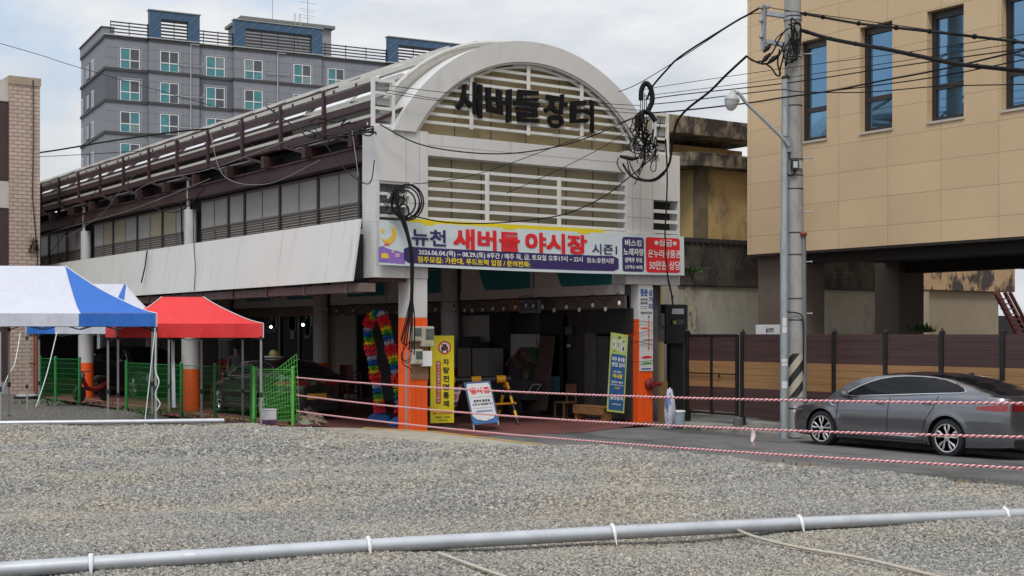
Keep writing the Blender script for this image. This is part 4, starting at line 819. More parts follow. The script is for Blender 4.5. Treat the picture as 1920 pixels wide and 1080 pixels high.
# ================================================================ lot things: steel pipes, ropes, tents, green mesh fence
def smooth_path(P, k=6):
    P = [Vector(p) for p in P]; o = []
    for i in range(len(P) - 1):
        a, b, c, d = P[max(i - 1, 0)], P[i], P[i + 1], P[min(i + 2, len(P) - 1)]
        for j in range(k):
            t = j / k; o.append(.5 * ((2 * b) + (c - a) * t + (2 * a - 5 * b + 4 * c - d) * t * t + (3 * b - a - 3 * c + d) * t ** 3))
    return o + [P[-1]]
F3, R3 = Vector((FW[0], FW[1], 0)), Vector((RT[0], RT[1], 0))
def pipe(path, r, label, pegs):
    a, b = Vector(path[0]), Vector(path[-1]); d = (b - a).normalized()
    t = thing('steel_pipe', (a + b) / 2, label, 'pipe')
    m = MB(); P_ = smooth_path([Vector(p) for p in path], 10); m.tube(P_, r, 28)
    for i in range(8, len(P_) - 1, 13): m.cyl(P_[i] - d * .05, P_[i] + d * .05, r + .002, n=28)
    m.build('tube', mat('pipe_zinc', (0.50, 0.515, 0.54), 0.36, 0.6, var=0.10, scale=5, dirt=(0.33, 0.33, 0.34), dscale=(3, 3, 3), dlo=0.55, dhi=0.8), t, smooth=True)
    nrm = Vector((d.y, -d.x, 0)); nrm = nrm if nrm.dot(F3) < 0 else -nrm
    for p in pegs:
        c = min(P_, key=lambda v: (v - p).length); c = p; q = MB(); q.tube([c + Vector((0, 0, r + .006)), c + nrm * r * .75 + Vector((0, 0, r * .75)), c + nrm * (r + .008), c + nrm * (r + .018) + Vector((0, 0, -r * .5)), c + nrm * (r + .045) + Vector((0, 0, -r * 1.5))], [.020, .020, .018, .012, .004], 8)
        q.build('peg', mat('peg_white', (0.66, 0.67, 0.69), 0.4, 0.2), t, smooth=True)
    return t
zg = 0.50
A_ = onz(-80, 1056, zg); B_ = onz(2000, 951.5, zg)
dd = (B_ - A_); pg = []
for px in (170, 690, 1147, 1497, 1882):
    py = 1056 - 0.0 + (px + 80) / 2080 * (951.5 - 1056); pg.append((onz(px, py, zg) - A_).dot(dd.normalized()))
pipe([onz(*q, zg) for q in ((-80, 1075), (0, 1069), (320, 1048), (640, 1027), (960, 1009), (1280, 992), (1600, 977), (1920, 964), (2010, 960))], .057, 'long galvanised steel pipe with white pegs lying across the near gravel', [onz(px, py, zg) for px, py in ((170, 1058), (690, 1024), (1147, 999), (1497, 981.5), (1882, 965.5))])
A_ = onz(-30, 794, .44); B_ = onz(420, 789, .40); pipe([A_, A_.lerp(B_, .5), B_], .05, 'shorter steel pipe lying on the gravel in front of the tent legs', [])
m = mat('rope_tan', (0.45, 0.40, 0.33), 0.9, var=0.2, scale=30)
for pts, lb in (([(1375, 990), (1420, 1008), (1500, 1027), (1600, 1044), (1680, 1062), (1790, 1090)], 'pale rope lying on the gravel from the steel pipe towards the right'), ([(822, 1037), (850, 1047), (890, 1062), (960, 1086)], 'short pale rope lying on the gravel below the middle of the steel pipe'), ([(1840, 975), (1880, 984), (1935, 992)], 'rope end lying on the gravel at the right edge by the pipe')):
    tag(MB().tube(smooth_path([onz(px, py, .475) for px, py in pts], 8), .013, 8).build('rope', m, smooth=True), lb, 'rope')
# red and white barrier ropes
rr_ = mat('rope_red', (0.58, 0.05, 0.075), 0.6, var=0.1); rw_ = mat('rope_white', (0.72, 0.58, 0.60), 0.6, var=0.1)
for ya, yb, lb, sg in ((708, 757, 'upper red and white twisted barrier rope, at fence post top height', .12), (741, 822, 'middle red and white twisted barrier rope crossing the car wheels', .16), (771, 885, 'lowest red and white twisted barrier rope above the road edge', .12)):
    a, b = at(556, ya, 28.6), at(2050, yb, 14.0); base = catenary(a, b, sg, 60); t = thing('barrier_rope', a, lb, 'barrier rope')
    P = smooth_path(base, 22); n = len(P); s = [[], []]; ln = 0
    for i, p in enumerate(P):
        if i: ln += (p - P[i - 1]).length
        tn = (P[min(i + 1, n - 1)] - P[max(i - 1, 0)]).normalized(); u = tn.cross(Z).normalized(); v = u.cross(tn)
        for k in (0, 1): ang = ln / .085 * 2 * math.pi + k * math.pi; s[k].append(p + (u * math.cos(ang) + v * math.sin(ang)) * .0078)
    MB().tube(s[0], .0090, 5).build('strand', rr_, t, smooth=True); MB().tube(s[1], .0110, 5).build('strand', rw_, t, smooth=True)
    if sg == .16:
        c = base[44]; MB().tube([c, c + Vector((.02, .02, -.08)), c + Vector((-.03, 0, -.16)), c + Vector((0.01, 0, -.22))], [.02, .035, .02, .01], 6).build('knot', rw_, t, smooth=True)
# ---------------------------------------------------------------- pop-up tents
tw_ = mat('tent_white', (0.53, 0.54, 0.61), 0.7, var=0.05, scale=3, bump=0.6, bdist=0.10, bscale=3.2, stretch=(1, 1, .45)); tb_ = mat('tent_blue', (0.015, 0.12, 0.46), 0.65, var=0.08, scale=3, bump=0.6, bdist=0.10, bscale=3.2, stretch=(1, 1, .45)); tr_ = mat('tent_red', (0.66, 0.025, 0.028), 0.65, var=0.06, scale=3, bump=0.6, bdist=0.10, bscale=3.2, stretch=(1, 1, .45))
legm = mat('tent_leg', (0.42, 0.42, 0.42), 0.4, 0.4, var=0.1); legd = mat('tent_joint', (0.03, 0.03, 0.032), 0.5); pipw = mat('tent_piping', (0.7, 0.68, 0.68), 0.7)
def tent(fr, ud, bk, W, D, ze, zt, zp, inset, main, accent, label, legs, zg_, dk=legm, acc=None, panels=()):
    ud = ud.normalized(); bk = bk.normalized(); fr = Vector((fr[0], fr[1], 0)); t = thing('pop_up_tent', fr + ud * (-W / 2) + bk * D / 2 + Vector((0, 0, zg_)), label, 'tent', 'pop-up tents on the gravel lot')
    def P(u, v, z): return fr + ud * (-u) + bk * v + Vector((0, 0, z))     # u measured from the front right corner to the left
    def H(u, v):
        a = min(u, W - u) / inset; b = min(v, D - v) / (D / 2); h = max(0, min(a, b, 1)); return zt + (zp - zt) * (h ** 1.30) - .03 * math.sin(math.pi * min(1, a)) * (1 - abs(2 * v / D - 1)) - .012 * math.sin(u * 5.3 + v * 2) * math.sin(math.pi * min(1, b)) * (1 - h)
    nu, nv = 72, 48; g = [MB(), MB()]
    def isacc(u, v): return acc is not None and acc(u, v)
    for i in range(nu):
        for j in range(nv):
            q = [(W * i / nu, D * j / nv), (W * (i + 1) / nu, D * j / nv), (W * (i + 1) / nu, D * (j + 1) / nv), (W * i / nu, D * (j + 1) / nv)]
            g[0].quad(*[P(u, v, H(u, v)) for u, v in q])
    for k, (mm, nm) in enumerate(((main, 'canopy'), (accent, 'corner_panel'))):
        if g[k].f:
            o = g[k].build(nm, mm, t); bm = bmesh.new(); bm.from_mesh(o.data); bmesh.ops.remove_doubles(bm, verts=bm.verts, dist=.001); bmesh.ops.recalc_face_normals(bm, faces=bm.faces); bm.to_mesh(o.data); bm.free(); o.data.polygons.foreach_set('use_smooth', [True] * len(o.data.polygons))
            s_ = o.modifiers.new('thick', 'SOLIDIFY'); s_.thickness = .004
    for k_, (ua, ub, va_, vb) in enumerate(panels):      # coloured roof panels: u edges (low, high) at eave and ridge
        q = MB(); q.grid(lambda a, b: P(*(lambda u, v: (u, v, H(u, v) + .010))((ua[0] + (ua[1] - ua[0]) * b) + ((ub[0] + (ub[1] - ub[0]) * b) - (ua[0] + (ua[1] - ua[0]) * b)) * a, va_ + (vb - va_) * b)), 30, 30); q.build('corner_panel', accent, t, smooth=True)
    # valance round all four sides
    va = [MB(), MB()]; per = [(0, 0, W, 0), (W, 0, W, D), (W, D, 0, D), (0, D, 0, 0)]
    for (a, b, c, d) in per:
        n = 40
        for i in range(n):
            u0, v0 = a + (c - a) * i / n, b + (d - b) * i / n; u1, v1 = a + (c - a) * (i + 1) / n, b + (d - b) * (i + 1) / n; k = 1 if isacc((u0 + u1) / 2 * .999 + .0005 * W, (v0 + v1) / 2 * .999 + .0005 * D) else 0
            f = lambda u, v, z: P(u, v, z) + (-bk if b == d == 0 else bk if b == d else ud if a == 0 else -ud) * (.012 * math.sin((u + v) * 9) * (zt - z) / .3)
            va[k].quad(f(u0, v0, ze), f(u1, v1, ze), f(u1, v1, zt), f(u0, v0, zt))
    for k, mm in ((0, main), (1, accent)):
        if va[k].f: va[k].build('valance', mm, t, smooth=True)
    pp = MB()
    for c0, c1 in (((0, 0), (inset, D / 2)), ((W, 0), (W - inset, D / 2))):
        pp = MB(); pp.tube([P(c0[0] + (c1[0] - c0[0]) * i / 10, c0[1] + (c1[1] - c0[1]) * i / 10, H(c0[0] + (c1[0] - c0[0]) * i / 10, c0[1] + (c1[1] - c0[1]) * i / 10) + .008) for i in range(11)], .009, 5)
        pp.tube([P(*c0, ze), P(*c0, zt)], .010, 5); pp.build('piping', pipw, t)
    for (u, v) in legs:
        lg = MB().box(-.018, .018, -.018, .018, 0, zt - .02 - zg_); o = P(u, v, zg_); lg.v = [o + q for q in lg.v]; l_ = lg.build('leg', dk, t)
        MB().box(-.03, .03, -.03, .03, .62, .72).box(-.03, .03, -.03, .03, zt - zg_ - .35, zt - zg_ - .27).box(-.04, .04, -.04, .04, 0, .012).build('leg_joint', legd, l_, local=True).location = o - t.location
    tr__ = MB()
    for (u0, v0, u1, v1) in ((0.02, .03, W - .02, .03), (0.02, D - .03, W - .02, D - .03), (.03, 0, .03, D), (W - .03, 0, W - .03, D)):
        n = max(2, int(math.hypot(u1 - u0, v1 - v0) / .75)); n += n % 2; zz = (ze - .06, ze + .16)
        for i in range(n):
            a = (u0 + (u1 - u0) * i / n, v0 + (v1 - v0) * i / n); b = (u0 + (u1 - u0) * (i + 1) / n, v0 + (v1 - v0) * (i + 1) / n)
            tr__.bar(P(*a, zz[i % 2]), P(*b, zz[1 - i % 2]), .018); tr__.bar(P(*a, zz[1 - i % 2]), P(*b, zz[i % 2]), .018)
    tr__.build('truss', legd, t)
    return t, P
u1 = R3 + F3 * .10; b1 = F3 - R3 * .30
t1, P1 = tent(at(294, 600, 26.5), u1, b1, 6.0, 2.5, CZ + 13 * 26.5 / FL + .0, CZ + 37 * 26.5 / FL, 3.50, 1.80, tw_, tb_, 'white pop-up tent with blue corner panel, nearest of the three tents', [(0.02, .02), (3.0, .02), (5.98, .02), (.02, 2.48), (3, 2.48), (5.98, 2.48)], .36,
     acc=lambda u, v: u < 1.46 and v < 1.25, panels=[((0, 0), (1.46, 1.80), 0, 1.25)])
t2, P2 = tent(at(318, 600, 34.2), R3 + F3 * .05, F3 - R3 * .22, 3.6, 2.4, CZ - 1 * 34 / FL, CZ + 14 * 34 / FL, 3.42, 1.2, tw_, tb_, 'white pop-up tent with blue roof stripe, standing behind the red tent', [(.02, .02), (3.58, .02), (.02, 2.38), (3.58, 2.38)], .10,
     acc=lambda u, v: (u > 2.9 and v < 1.2) or (u < 1.8 and v > 1.2), panels=[((1.25, 1.17), (1.75, 1.22), 0, 1.2)])
t3, P3 = tent(at(494, 600, 29.0), R3 + F3 * .05, F3 - R3 * .42, 3.15, 2.0, CZ - 8 * 29 / FL, CZ + 13 * 29 / FL + .06, 2.93, 1.12, tr_, tr_, 'red pop-up tent in front of the black taxi and green mesh fence', [(.05, .02), (3.1, .02), (.05, 1.98), (3.1, 1.98), (1.0, 1.9)], .12)
# guy ropes and straps hanging from the tents
gy = mat('guy_rope', (0.52, 0.60, 0.58), 0.8, var=0.15, scale=20)
for (a, pts, lb) in ((1, [(291, 615, 26.4), (283, 690, 26.3), (272, 788, 26.2)], 'pale guy rope slanting down beside the right leg of the blue and white tent'), (2, [(293, 625, 26.4), (291, 690, 26.4), (298, 716, 26.3), (291, 740, 26.3), (300, 757, 26.3), (293, 770, 26.3)], 'pale guy rope hanging loose in loops on the right leg of the nearest tent'), (3, [(107, 622, 32), (88, 700, 31), (67, 764, 30)], 'guy rope slanting from the rear white tent down to the gravel'), (4, [(38, 625, 33), (28, 680, 31), (16, 702, 30), (2, 738, 29)], 'guy rope hanging from the tent at the left edge to the ground')):
    tag(MB().tube(smooth_path([at(*p) for p in pts], 8), .012, 6).build('guy_rope', gy, smooth=True), lb, 'rope')
c = MB().add([at(321, 640, 29.4), at(327, 640, 29.4), at(329, 764, 29.2), at(323, 764, 29.2)], [(0, 1, 2, 3)]); o = c.build('hanging_strap', mat('strap_white', (0.55, 0.57, 0.62), 0.7)); o.modifiers.new('t', 'SOLIDIFY').thickness = .004; tag(o, 'white cloth strap hanging under the red tent beside the orange footed column', 'strap')
# ---------------------------------------------------------------- green mesh fence
grn = mat('fence_green', (0.020, 0.20, 0.045), 0.5, var=0.15); grl = mat('fence_light_green', (0.10, 0.42, 0.07), 0.5, var=0.2)
def gfence(pts, label, zb_, h, lean=0, mt=grn):
    pts = [Vector((p.x, p.y, 0)) for p in pts]; t = thing('mesh_fence', (pts[0].x, pts[0].y, zb_), label, 'fence', 'green wire mesh fences by the tents')
    for p in pts:
        l_ = MB().cyl(p + Vector((0, 0, zb_ - .05)), p + Vector((0, 0, zb_ + h + .03)), .040, n=14).build('post', mt, t, smooth=True); MB().lathe(p + Vector((0, 0, zb_ + h + .03)), [(.046, 0), (.046, .02), (.02, .04), (.001, .045)], 12).build('cap', mt, l_, smooth=True)
    for a, b in zip(pts, pts[1:]):
        m = MB(); d = b - a; n = max(2, int(d.length / .065)); u = d.normalized()
        for i in range(1, n): q = a + d * i / n; m.bar(q + Vector((0, 0, zb_ + .06)), q + Vector((0, 0, zb_ + h)), .0045)
        k = 0; z = .08
        while z < h: m.bar(a + Vector((0, 0, zb_ + z)), b + Vector((0, 0, zb_ + z)), .007); z += .15
        m.bar(a + Vector((0, 0, zb_ + h)), b + Vector((0, 0, zb_ + h)), .016); m.build('mesh_panel', mt, t)
    return t
zf = .14
gfence([onz(237, 769, zf), onz(340, 781, zf), onz(403, 787, zf), onz(472, 790, zf)], 'long green wire mesh fence behind the red tent in front of the black taxi', zf, 1.22)
gfence([onz(75, 752, zf), onz(104, 754, zf), onz(149, 757, zf)], 'short green wire mesh fence panel beside the brick building', zf, 1.25)
t = gfence([onz(476, 792, zf), onz(549, 793, zf)], 'light green mesh fence end panel with tilted loose netting', zf, 1.18, mt=grl)
a, b = onz(488, 792, zf), onz(556, 793, zf); m = MB()
P_ = [a + Vector((0, 0, .9)), b + Vector((0, 0, 1.52)), b + Vector((.12, .1, .05)), a + Vector((.05, 0, .0))]
for i in range(15): f_ = i / 14; m.bar(P_[0].lerp(P_[1], f_), P_[3].lerp(P_[2], f_), .011)
for j in range(13): f_ = j / 12; m.bar(P_[0].lerp(P_[3], f_), P_[1].lerp(P_[2], f_), .011)
m.build('loose_netting', grl, t)
# things on the ground by the fence
def cbox(px, py, s): p = at(px, py, s); return p
p = onz(503, 794, zf); bx = thing('plastic_tub', p, 'white square plastic tub with purple foot in front of the green fence', 'tub')
MB().box(-.14, .14, -.14, .14, .08, .30).build('tub_body', mat('tub_white', (0.60, 0.62, 0.66), 0.5, var=0.06), bx, local=True, bevel=.015); MB().box(-.143, .143, -.143, .143, 0, .079).build('tub_foot', mat('tub_purple', (0.11, 0.05, 0.14), 0.5), bx, local=True, bevel=.01); MB().box(-.147, .147, -.147, .147, .30, .32).build('lid', MATS['tub_white'], bx, local=True, bevel=.006)
rg = random.Random(4); p = onz(577, 792, .12); m = MB(); n1_, n2_ = 22, 12
def heap(a, b):
    th = a * 2 * math.pi; r = (1 - b) ; q = Vector((math.cos(th) * .42 * r * (1 + .2 * math.sin(5 * th)), math.sin(th) * .3 * r, .30 * (1 - r ** 1.6) + .04 * math.sin(9 * th + 14 * b) * r))
    return p + R3 * q.x + F3 * q.y + Vector((0, 0, q.z - .02))
m.grid(heap, n1_, n2_)
for k in range(60):
    c = heap(rg.random(), rg.random()); a = Vector((rg.uniform(-1, 1), rg.uniform(-1, 1), rg.uniform(-.4, .4))).normalized() * rg.uniform(.04, .11); b = a.cross(Vector((rg.random(), rg.random(), 1))).normalized() * rg.uniform(.02, .06); m.quad(c - a - b, c + a - b * .7, c + a * .8 + b + Vector((0, 0, .03)), c - a * .9 + b)
tag(m.build('rubbish_heap', mat('rubbish', (0.20, 0.15, 0.11), 0.95, var=0.7, scale=9, dirt=(0.22, 0.25, 0.20), dscale=(5, 5, 5), dlo=0.5, dhi=0.6)), 'heap of crumpled dirty sheets at the end of the green fence', 'rubbish')
p = onz(50, 749, .16); o = thing('drain_cover', p, 'round black drain ring with grey lid near the brick building', 'drain cover'); MB().lathe(p, [(.36, 0), (.36, .1), (.30, .1), (.30, .02)], 28).build('ring', black, o, smooth=True); MB().lathe(p + Vector((0, 0, .09)), [(.31, 0), (.31, .035), (.27, .06), (.02, .065)], 28).build('lid', mat('lid_grey', (0.33, 0.35, 0.34), 0.6), o, smooth=True)
# weeds at the foot of the fence
def leaf_clump(name, spots, hmin, hmax, m_, label, kind=None, cat='plant', seed=1, n=60, spread=.25, w=.025):
    rg = random.Random(seed); m = MB()
    for c in spots:
        for k in range(n):
            b = Vector(c) + Vector((rg.gauss(0, spread), rg.gauss(0, spread), 0)); an = rg.random() * 6.28; le = rg.uniform(hmin, hmax); d = Vector((math.cos(an) * .55, math.sin(an) * .55, rg.uniform(.5, 1))).normalized() * le; s_ = d.cross(Z).normalized() * w * rg.uniform(.6, 1.3)
            m.add([b, b + d * .5 + s_, b + d, b + d * .5 - s_], [(0, 1, 2, 3)])
    return tag(m.build(name, m_), label, cat, kind=kind)
leafm = mat('weed_green', (0.055, 0.10, 0.025), 0.7, var=0.4, scale=9)
leaf_clump('weeds', [onz(px, py, .15) for px, py in ((225, 768), (250, 772), (275, 776), (300, 777), (350, 785), (380, 788), (440, 792), (60, 757), (90, 757), (120, 760), (160, 760))], .05, .16, leafm, 'low green weeds growing along the foot of the mesh fences', 'stuff', 'weeds', 3, 45, .3, .02)
leaf_clump('weeds', [onz(px, py, .02) for px, py in ((1287, 806), (1310, 807), (1345, 806))], .05, .13, leafm, 'small weeds growing in the pavement edge below the fence gate', 'stuff', 'weeds', 5, 25, .1, .015)
leaf_clump('wall_plant', [ony(1291, 512, 2.9)], .08, .24, mat('fern_green', (0.05, 0.14, 0.025), 0.6, var=0.4, scale=9), 'green fern like plant growing out of the stained boundary wall', seed=8, n=110, spread=.13, w=.03)
leaf_clump('yard_plant', [at(1725, 622, 33), at(1735, 624, 33)], .1, .3, leafm, 'small bush with pale flowers just above the timber fence', seed=9, n=50, spread=.12, w=.03)
leaf_clump('dry_grass', [onz(px, py, .36) for px, py in ((1500, 878), (1520, 884), (1545, 886), (1560, 889), (1590, 892), (1640, 893), (1700, 902), (1750, 906), (1800, 912), (1850, 915), (1900, 921), (1440, 872))], .03, .10, mat('dry_straw', (0.24, 0.17, 0.09), 0.9, var=0.4, scale=9), 'flattened dry grass along the gravel edge in front of the parked car', 'stuff', 'dry grass', 15, 55, .17, .012)
# crumbs of rubble and dry soil along the road edge
rg = random.Random(21); m = MB()
for k in range(420):
    y = rg.uniform(-15.5, 1.0); x = edge_x(y) + rg.gauss(-.02, .16); r = rg.uniform(.012, .06) * (1.4 if rg.random() < .08 else 1); c = Vector((x, y, .01 + r * .4 + (.1 if -6.4 < y < 2 and x < -.2 else 0)))
    vs = [Vector((math.cos(a) * math.cos(e_), math.sin(a) * math.cos(e_), math.sin(e_) * .7)) * r * rg.uniform(.75, 1.2) for e_, a in [(-1.2, 0)] + [(-.2, i * 1.57) for i in range(4)] + [(.45, i * 1.57 + .7) for i in range(4)] + [(1.4, 0)]]
    m.add([c + v for v in vs], [(0, 2, 1), (0, 3, 2), (0, 4, 3), (0, 1, 4)] + [(1 + i, 1 + (i + 1) % 4, 5 + i) for i in range(4)] + [(1 + (i + 1) % 4, 5 + (i + 1) % 4, 5 + i) for i in range(4)] + [(5 + i, 5 + (i + 1) % 4, 9) for i in range(4)])
tag(m.build('rubble', mat('rubble_tan', (0.37, 0.32, 0.24), 0.95, var=0.5, scale=4)), 'tan rubble and pebbles along the edge between gravel lot and road', 'rubble', kind='stuff')
# ================================================================ cars
def interp(P, y):
    if y >= P[0][0]: return P[0][1]
    for (a, za), (b, zb) in zip(P, P[1:]):
        if b <= y <= a:
            t = (a - y) / (a - b); t = t * t * (3 - 2 * t) * .35 + t * .65; return za + (zb - za) * t
    return P[-1][1]
def inpoly(y, z, P):
    c = False
    for (a, b), (d, e_) in zip(P, P[1:] + P[:1]):
        if (b > z) != (e_ > z) and y < (d - a) * (z - b) / (e_ - b) + a: c = not c
    return c
chrome = mat('chrome', (0.62, 0.63, 0.65), 0.12, 1.0, var=0.03); tyre = mat('tyre', (0.014, 0.014, 0.015), 0.8, var=0.2, scale=20); rim_s = mat('rim_silver', (0.62, 0.62, 0.63), 0.25, 0.7); rim_d = mat('rim_dark', (0.02, 0.02, 0.022), 0.35, 0.4)
cglass = mat('car_glass', (0.010, 0.011, 0.013), 0.06, spec=0.18); lampred = mat('tail_red', (0.24, 0.006, 0.009), 0.12, coat=1.0); lampdk = mat('tail_dark', (0.06, 0.004, 0.006), 0.12, coat=1.0); lampcl = mat('head_clear', (0.10, 0.105, 0.115), 0.08, coat=1.0); plast = mat('plastic_black', (0.012, 0.012, 0.013), 0.55)
def car(name, loc, rz, label, paint, roofm, SH, RF, DLO, zs=1.0, cat='car', group=None, WB=1.45, wr=.34):
    T = thing(name, loc, label, cat, group, rz)
    NO, TA = 2.40, -2.57
    def hw(y):
        k_ = 1.0
        for e_, w_ in ((TA + .32, -1), (NO - .30, 1)):
            d_ = (y - e_) * w_ / .31
            if d_ > 0: k_ = 1 - .24 * (1 - math.sqrt(max(0, 1 - min(1, d_) ** 2)))
        return k_ * hw0(y)
    def hw0(y):
        if y > 1.3: return .925 - .17 * ((y - 1.3) / 1.1) ** 2.3
        if y < -1.5: return .925 - .13 * ((-1.5 - y) / 1.07) ** 2.3
        return .925
    zl = lambda y: .19 + .03 * max(0, (abs(y) - 1.9)) * 2
    def prof(t):
        Q = ((0, .945), (.12, .975), (.3, .992), (.5, 1.0), (.68, .992), (.80, .975), (.86, .962), (.93, .945), (1, .90))
        for (a, b), (c, d) in zip(Q, Q[1:]):
            if t <= c: return b + (d - b) * (t - a) / (c - a)
        return .9
    def SX(y, z):
        s = interp(SH, y); t = max(0, min(1, (z - zl(y)) / (s - zl(y)))); x = hw(y) * prof(t)
        if -1.0 < y < .95: x -= .016 * math.exp(-((z - .46) / .10) ** 2)
        x += .012 * math.exp(-((math.hypot(abs(y) - WB, z - wr) - .41) / .05) ** 2)
        return x
    ny, nt_, nd = 250, 44, 8; RA = wr + .052
    V = []; Fb = []
    def snap(y, z):
        for w_ in (WB, -WB):
            d = math.hypot(y - w_, z - wr)
            if abs(d - RA) < .020 and d > 0: return w_ + (y - w_) * RA / d, wr + (z - wr) * RA / d
        return y, z
    row = 2 * (nt_ + nd) + 1
    for i in range(ny + 1):
        y = TA + (NO - TA) * i / ny; s = interp(SH, y); cr = .055 if y > 0.9 else .03; ring = []
        for k in range(nt_ + 1):
            z = zl(y) + (s - zl(y)) * k / nt_; y2, z2 = snap(y, z) if k < nt_ else (y, z); ring.append((-SX(y2, z2), y2, z2))
        for k in range(1, nd + 1): f_ = k / nd; ring.append((-hw(y) * .9 * (1 - f_), y, s + cr * math.sin(f_ * math.pi / 2) ** .8))
        ring += [(-p[0], p[1], p[2]) for p in ring[-2::-1]]; V += ring
    for i in range(ny):
        for k in range(row - 1):
            q = (i * row + k, (i + 1) * row + k, (i + 1) * row + k + 1, i * row + k + 1); c = [sum(V[j][m_] for j in q) / 4 for m_ in range(3)]
            if abs(c[0]) > .5 and any(math.hypot(c[1] - w_, c[2] - wr) < RA for w_ in (WB, -WB)): continue
            Fb.append(q)
    Fb.append(tuple(range(row))); Fb.append(tuple(ny * row + k for k in range(row - 1, -1, -1)))
    b = MB(); b.add(V, Fb); body = b.build('body', paint, T, local=True, smooth=True)
    # cabin
    gb = lambda y: .845 - .05 * max(0, (y - .4)) ** 2 * .8 - .075 * max(0, (-.9 - y)) ** 1.5
    gt = lambda y: .62 - .05 * max(0, (-.6 - y)) + .05 * max(0, y)
    zb = lambda y: interp(SH, y) - .02
    ze = lambda y: max(interp(RF, y) - .05, zb(y) + .002)
    def GX(y, z):
        a = max(.001, ze(y) - zb(y)); h_ = max(.001, 1.41 * zs - zb(y)); s = max(0, min(1.1, (z - zb(y)) / h_)); return gb(y) + (gt(y) - gb(y)) * s ** 1.2
    parts = {'glass': MB(), 'pillar': MB(), 'roof': MB()}; n1_, n2_, n3_ = 240, 44, 10; y0, y1 = RF[0][0], RF[-1][0]
    def cab(i, k):
        y = y0 + (y1 - y0) * i / n1_
        if k <= n2_: z = zb(y) + (ze(y) - zb(y)) * k / n2_; return (-GX(y, z), y, z)
        f_ = (k - n2_) / n3_; x = GX(y, ze(y)); return (-x * (1 - f_), y, ze(y) + (interp(RF, y) - ze(y)) * math.sin(f_ * math.pi / 2) ** .9)
    grd = [[cab(i, k) for k in range(n2_ + n3_ + 1)] for i in range(n1_ + 1)]
    for i in range(n1_):
        for k in range(n2_ + n3_):
            q = [grd[i][k], grd[i + 1][k], grd[i + 1][k + 1], grd[i][k + 1]]; c = [sum(p[m_] for p in q) / 4 for m_ in range(3)]
            if k < n2_: key = 'glass' if inpoly(c[1], c[2], DLO) else 'pillar'
            else: key = 'roof' if -1.15 < c[1] < .42 else ('glass' if abs(c[0]) < gt(c[1]) * 1.02 - .03 else 'pillar')
            parts[key].quad(*q); parts[key].quad(*[(-p[0], p[1], p[2]) for p in q[::-1]])
    for key, mm, nm in (('glass', cglass, 'window'), ('pillar', paint, 'pillar'), ('roof', roofm, 'roof')):
        o = parts[key].build(nm, mm, T, local=True); bm = bmesh.new(); bm.from_mesh(o.data); bmesh.ops.remove_doubles(bm, verts=bm.verts, dist=.0004); bmesh.ops.recalc_face_normals(bm, faces=bm.faces); bm.to_mesh(o.data); bm.free(); o.data.polygons.foreach_set('use_smooth', [True] * len(o.data.polygons))
    for sd_ in (-1, 1):
        ch = MB(); pts = smooth_path(DLO + [DLO[0]], 4); pts = [(p[0], p[1]) for p in [(v.x, v.y) for v in [Vector((a, b, 0)) for a, b in DLO + [DLO[0]]]]]
        dense = []
        for (a, b_), (c, d) in zip(pts, pts[1:]):
            for k in range(6): dense.append((a + (c - a) * k / 6, b_ + (d - b_) * k / 6))
        ch.tube([(sd_ * (GX(y, z) + .003), y, z) for y, z in dense + [dense[0]]], .013, 6); ch.build('window_trim', chrome, T, local=True, smooth=True)
        bp_ = MB()
        for (ya, za, yb, zb2, w_) in ((-.20, 1.03 * zs, -.42, 1.40 * zs, .085), (-1.24, 1.10 * zs, -1.12, 1.37 * zs, .05)):
            bp_.add([(sd_ * (GX(y, z) + .004), y, z) for y, z in ((ya - w_ / 2, za), (ya + w_ / 2, za), (yb + w_ / 2, zb2), (yb - w_ / 2, zb2))], [(0, 1, 2, 3)])
        bp_.build('door_pillar', black, T, local=True)
        sm_ = MB()
        for path in ([(1.03, .95), (1.04, .8), (1.06, .5), (1.02, .26)], [(-.17, 1.0), (-.16, .7), (-.13, .4), (-.13, .26)], [(-1.24, 1.06), (-1.16, .85), (-1.0, .62), (-.93, .42), (-.93, .26)], [(1.03, .26), (.5, .255), (-.5, .255), (-.93, .26)]):
            sm_.tube([(sd_ * (SX(p.x, p.y) + .0005), p.x, p.y) for p in smooth_path([Vector((a, b_, 0)) for a, b_ in path], 6)], .0075, 5)
        sm_.build('door_seam', plast, T, local=True)
        for y, z in ((.02, .885), (-1.03, .925)):
            z *= 1 if zs == 1 else 1.05; x = SX(y, z); MB().tube([(sd_ * (x + .0), y + .1, z), (sd_ * (x + .028), y + .07, z), (sd_ * (x + .03), y - .07, z + .003), (sd_ * x, y - .1, z + .003)], .013, 8).build('handle', paint, T, local=True, smooth=True)
        MB().tube([(sd_ * (SX(y, .30) + .003), y, .30 + .01 * (1 - y)) for y in [.75 - 1.55 * k / 20 for k in range(21)]], [.004] + [.011] * 19 + [.004], 6).build('sill_trim', chrome, T, local=True, smooth=True)
        MB().tube([(sd_ * (SX(y, .22) - .0), y, .215) for y in [1.0 - 2.0 * k / 20 for k in range(21)]], .03, 8).build('sill', plast, T, local=True, smooth=True)
        MB().tube([(sd_ * (SX(1.28 - .2 * k / 6, .83) + .004), 1.28 - .2 * k / 6, .835 - .03 * (k / 6 > .4)) for k in range(7)], [.004, .012, .014, .014, .010, .008, .004], 6).build('fender_badge', chrome, T, local=True, smooth=True)
        # mirror
        mz = 1.03 * zs; mi = MB(); mi.lathe((sd_ * .98, .80, mz), [(.001, -.12), (.05, -.11), (.075, -.06), (.08, .0), (.07, .06), (.045, .095), (.001, .105)], 16, ax=(sd_ * .75, -.55, .08)); mo_ = mi.build('mirror', paint, T, local=True, smooth=True)
        MB().bar((sd_ * .84, .83, mz - .06), (sd_ * .96, .81, mz - .05), .06, .04).build('mirror_foot', plast, mo_, local=True)
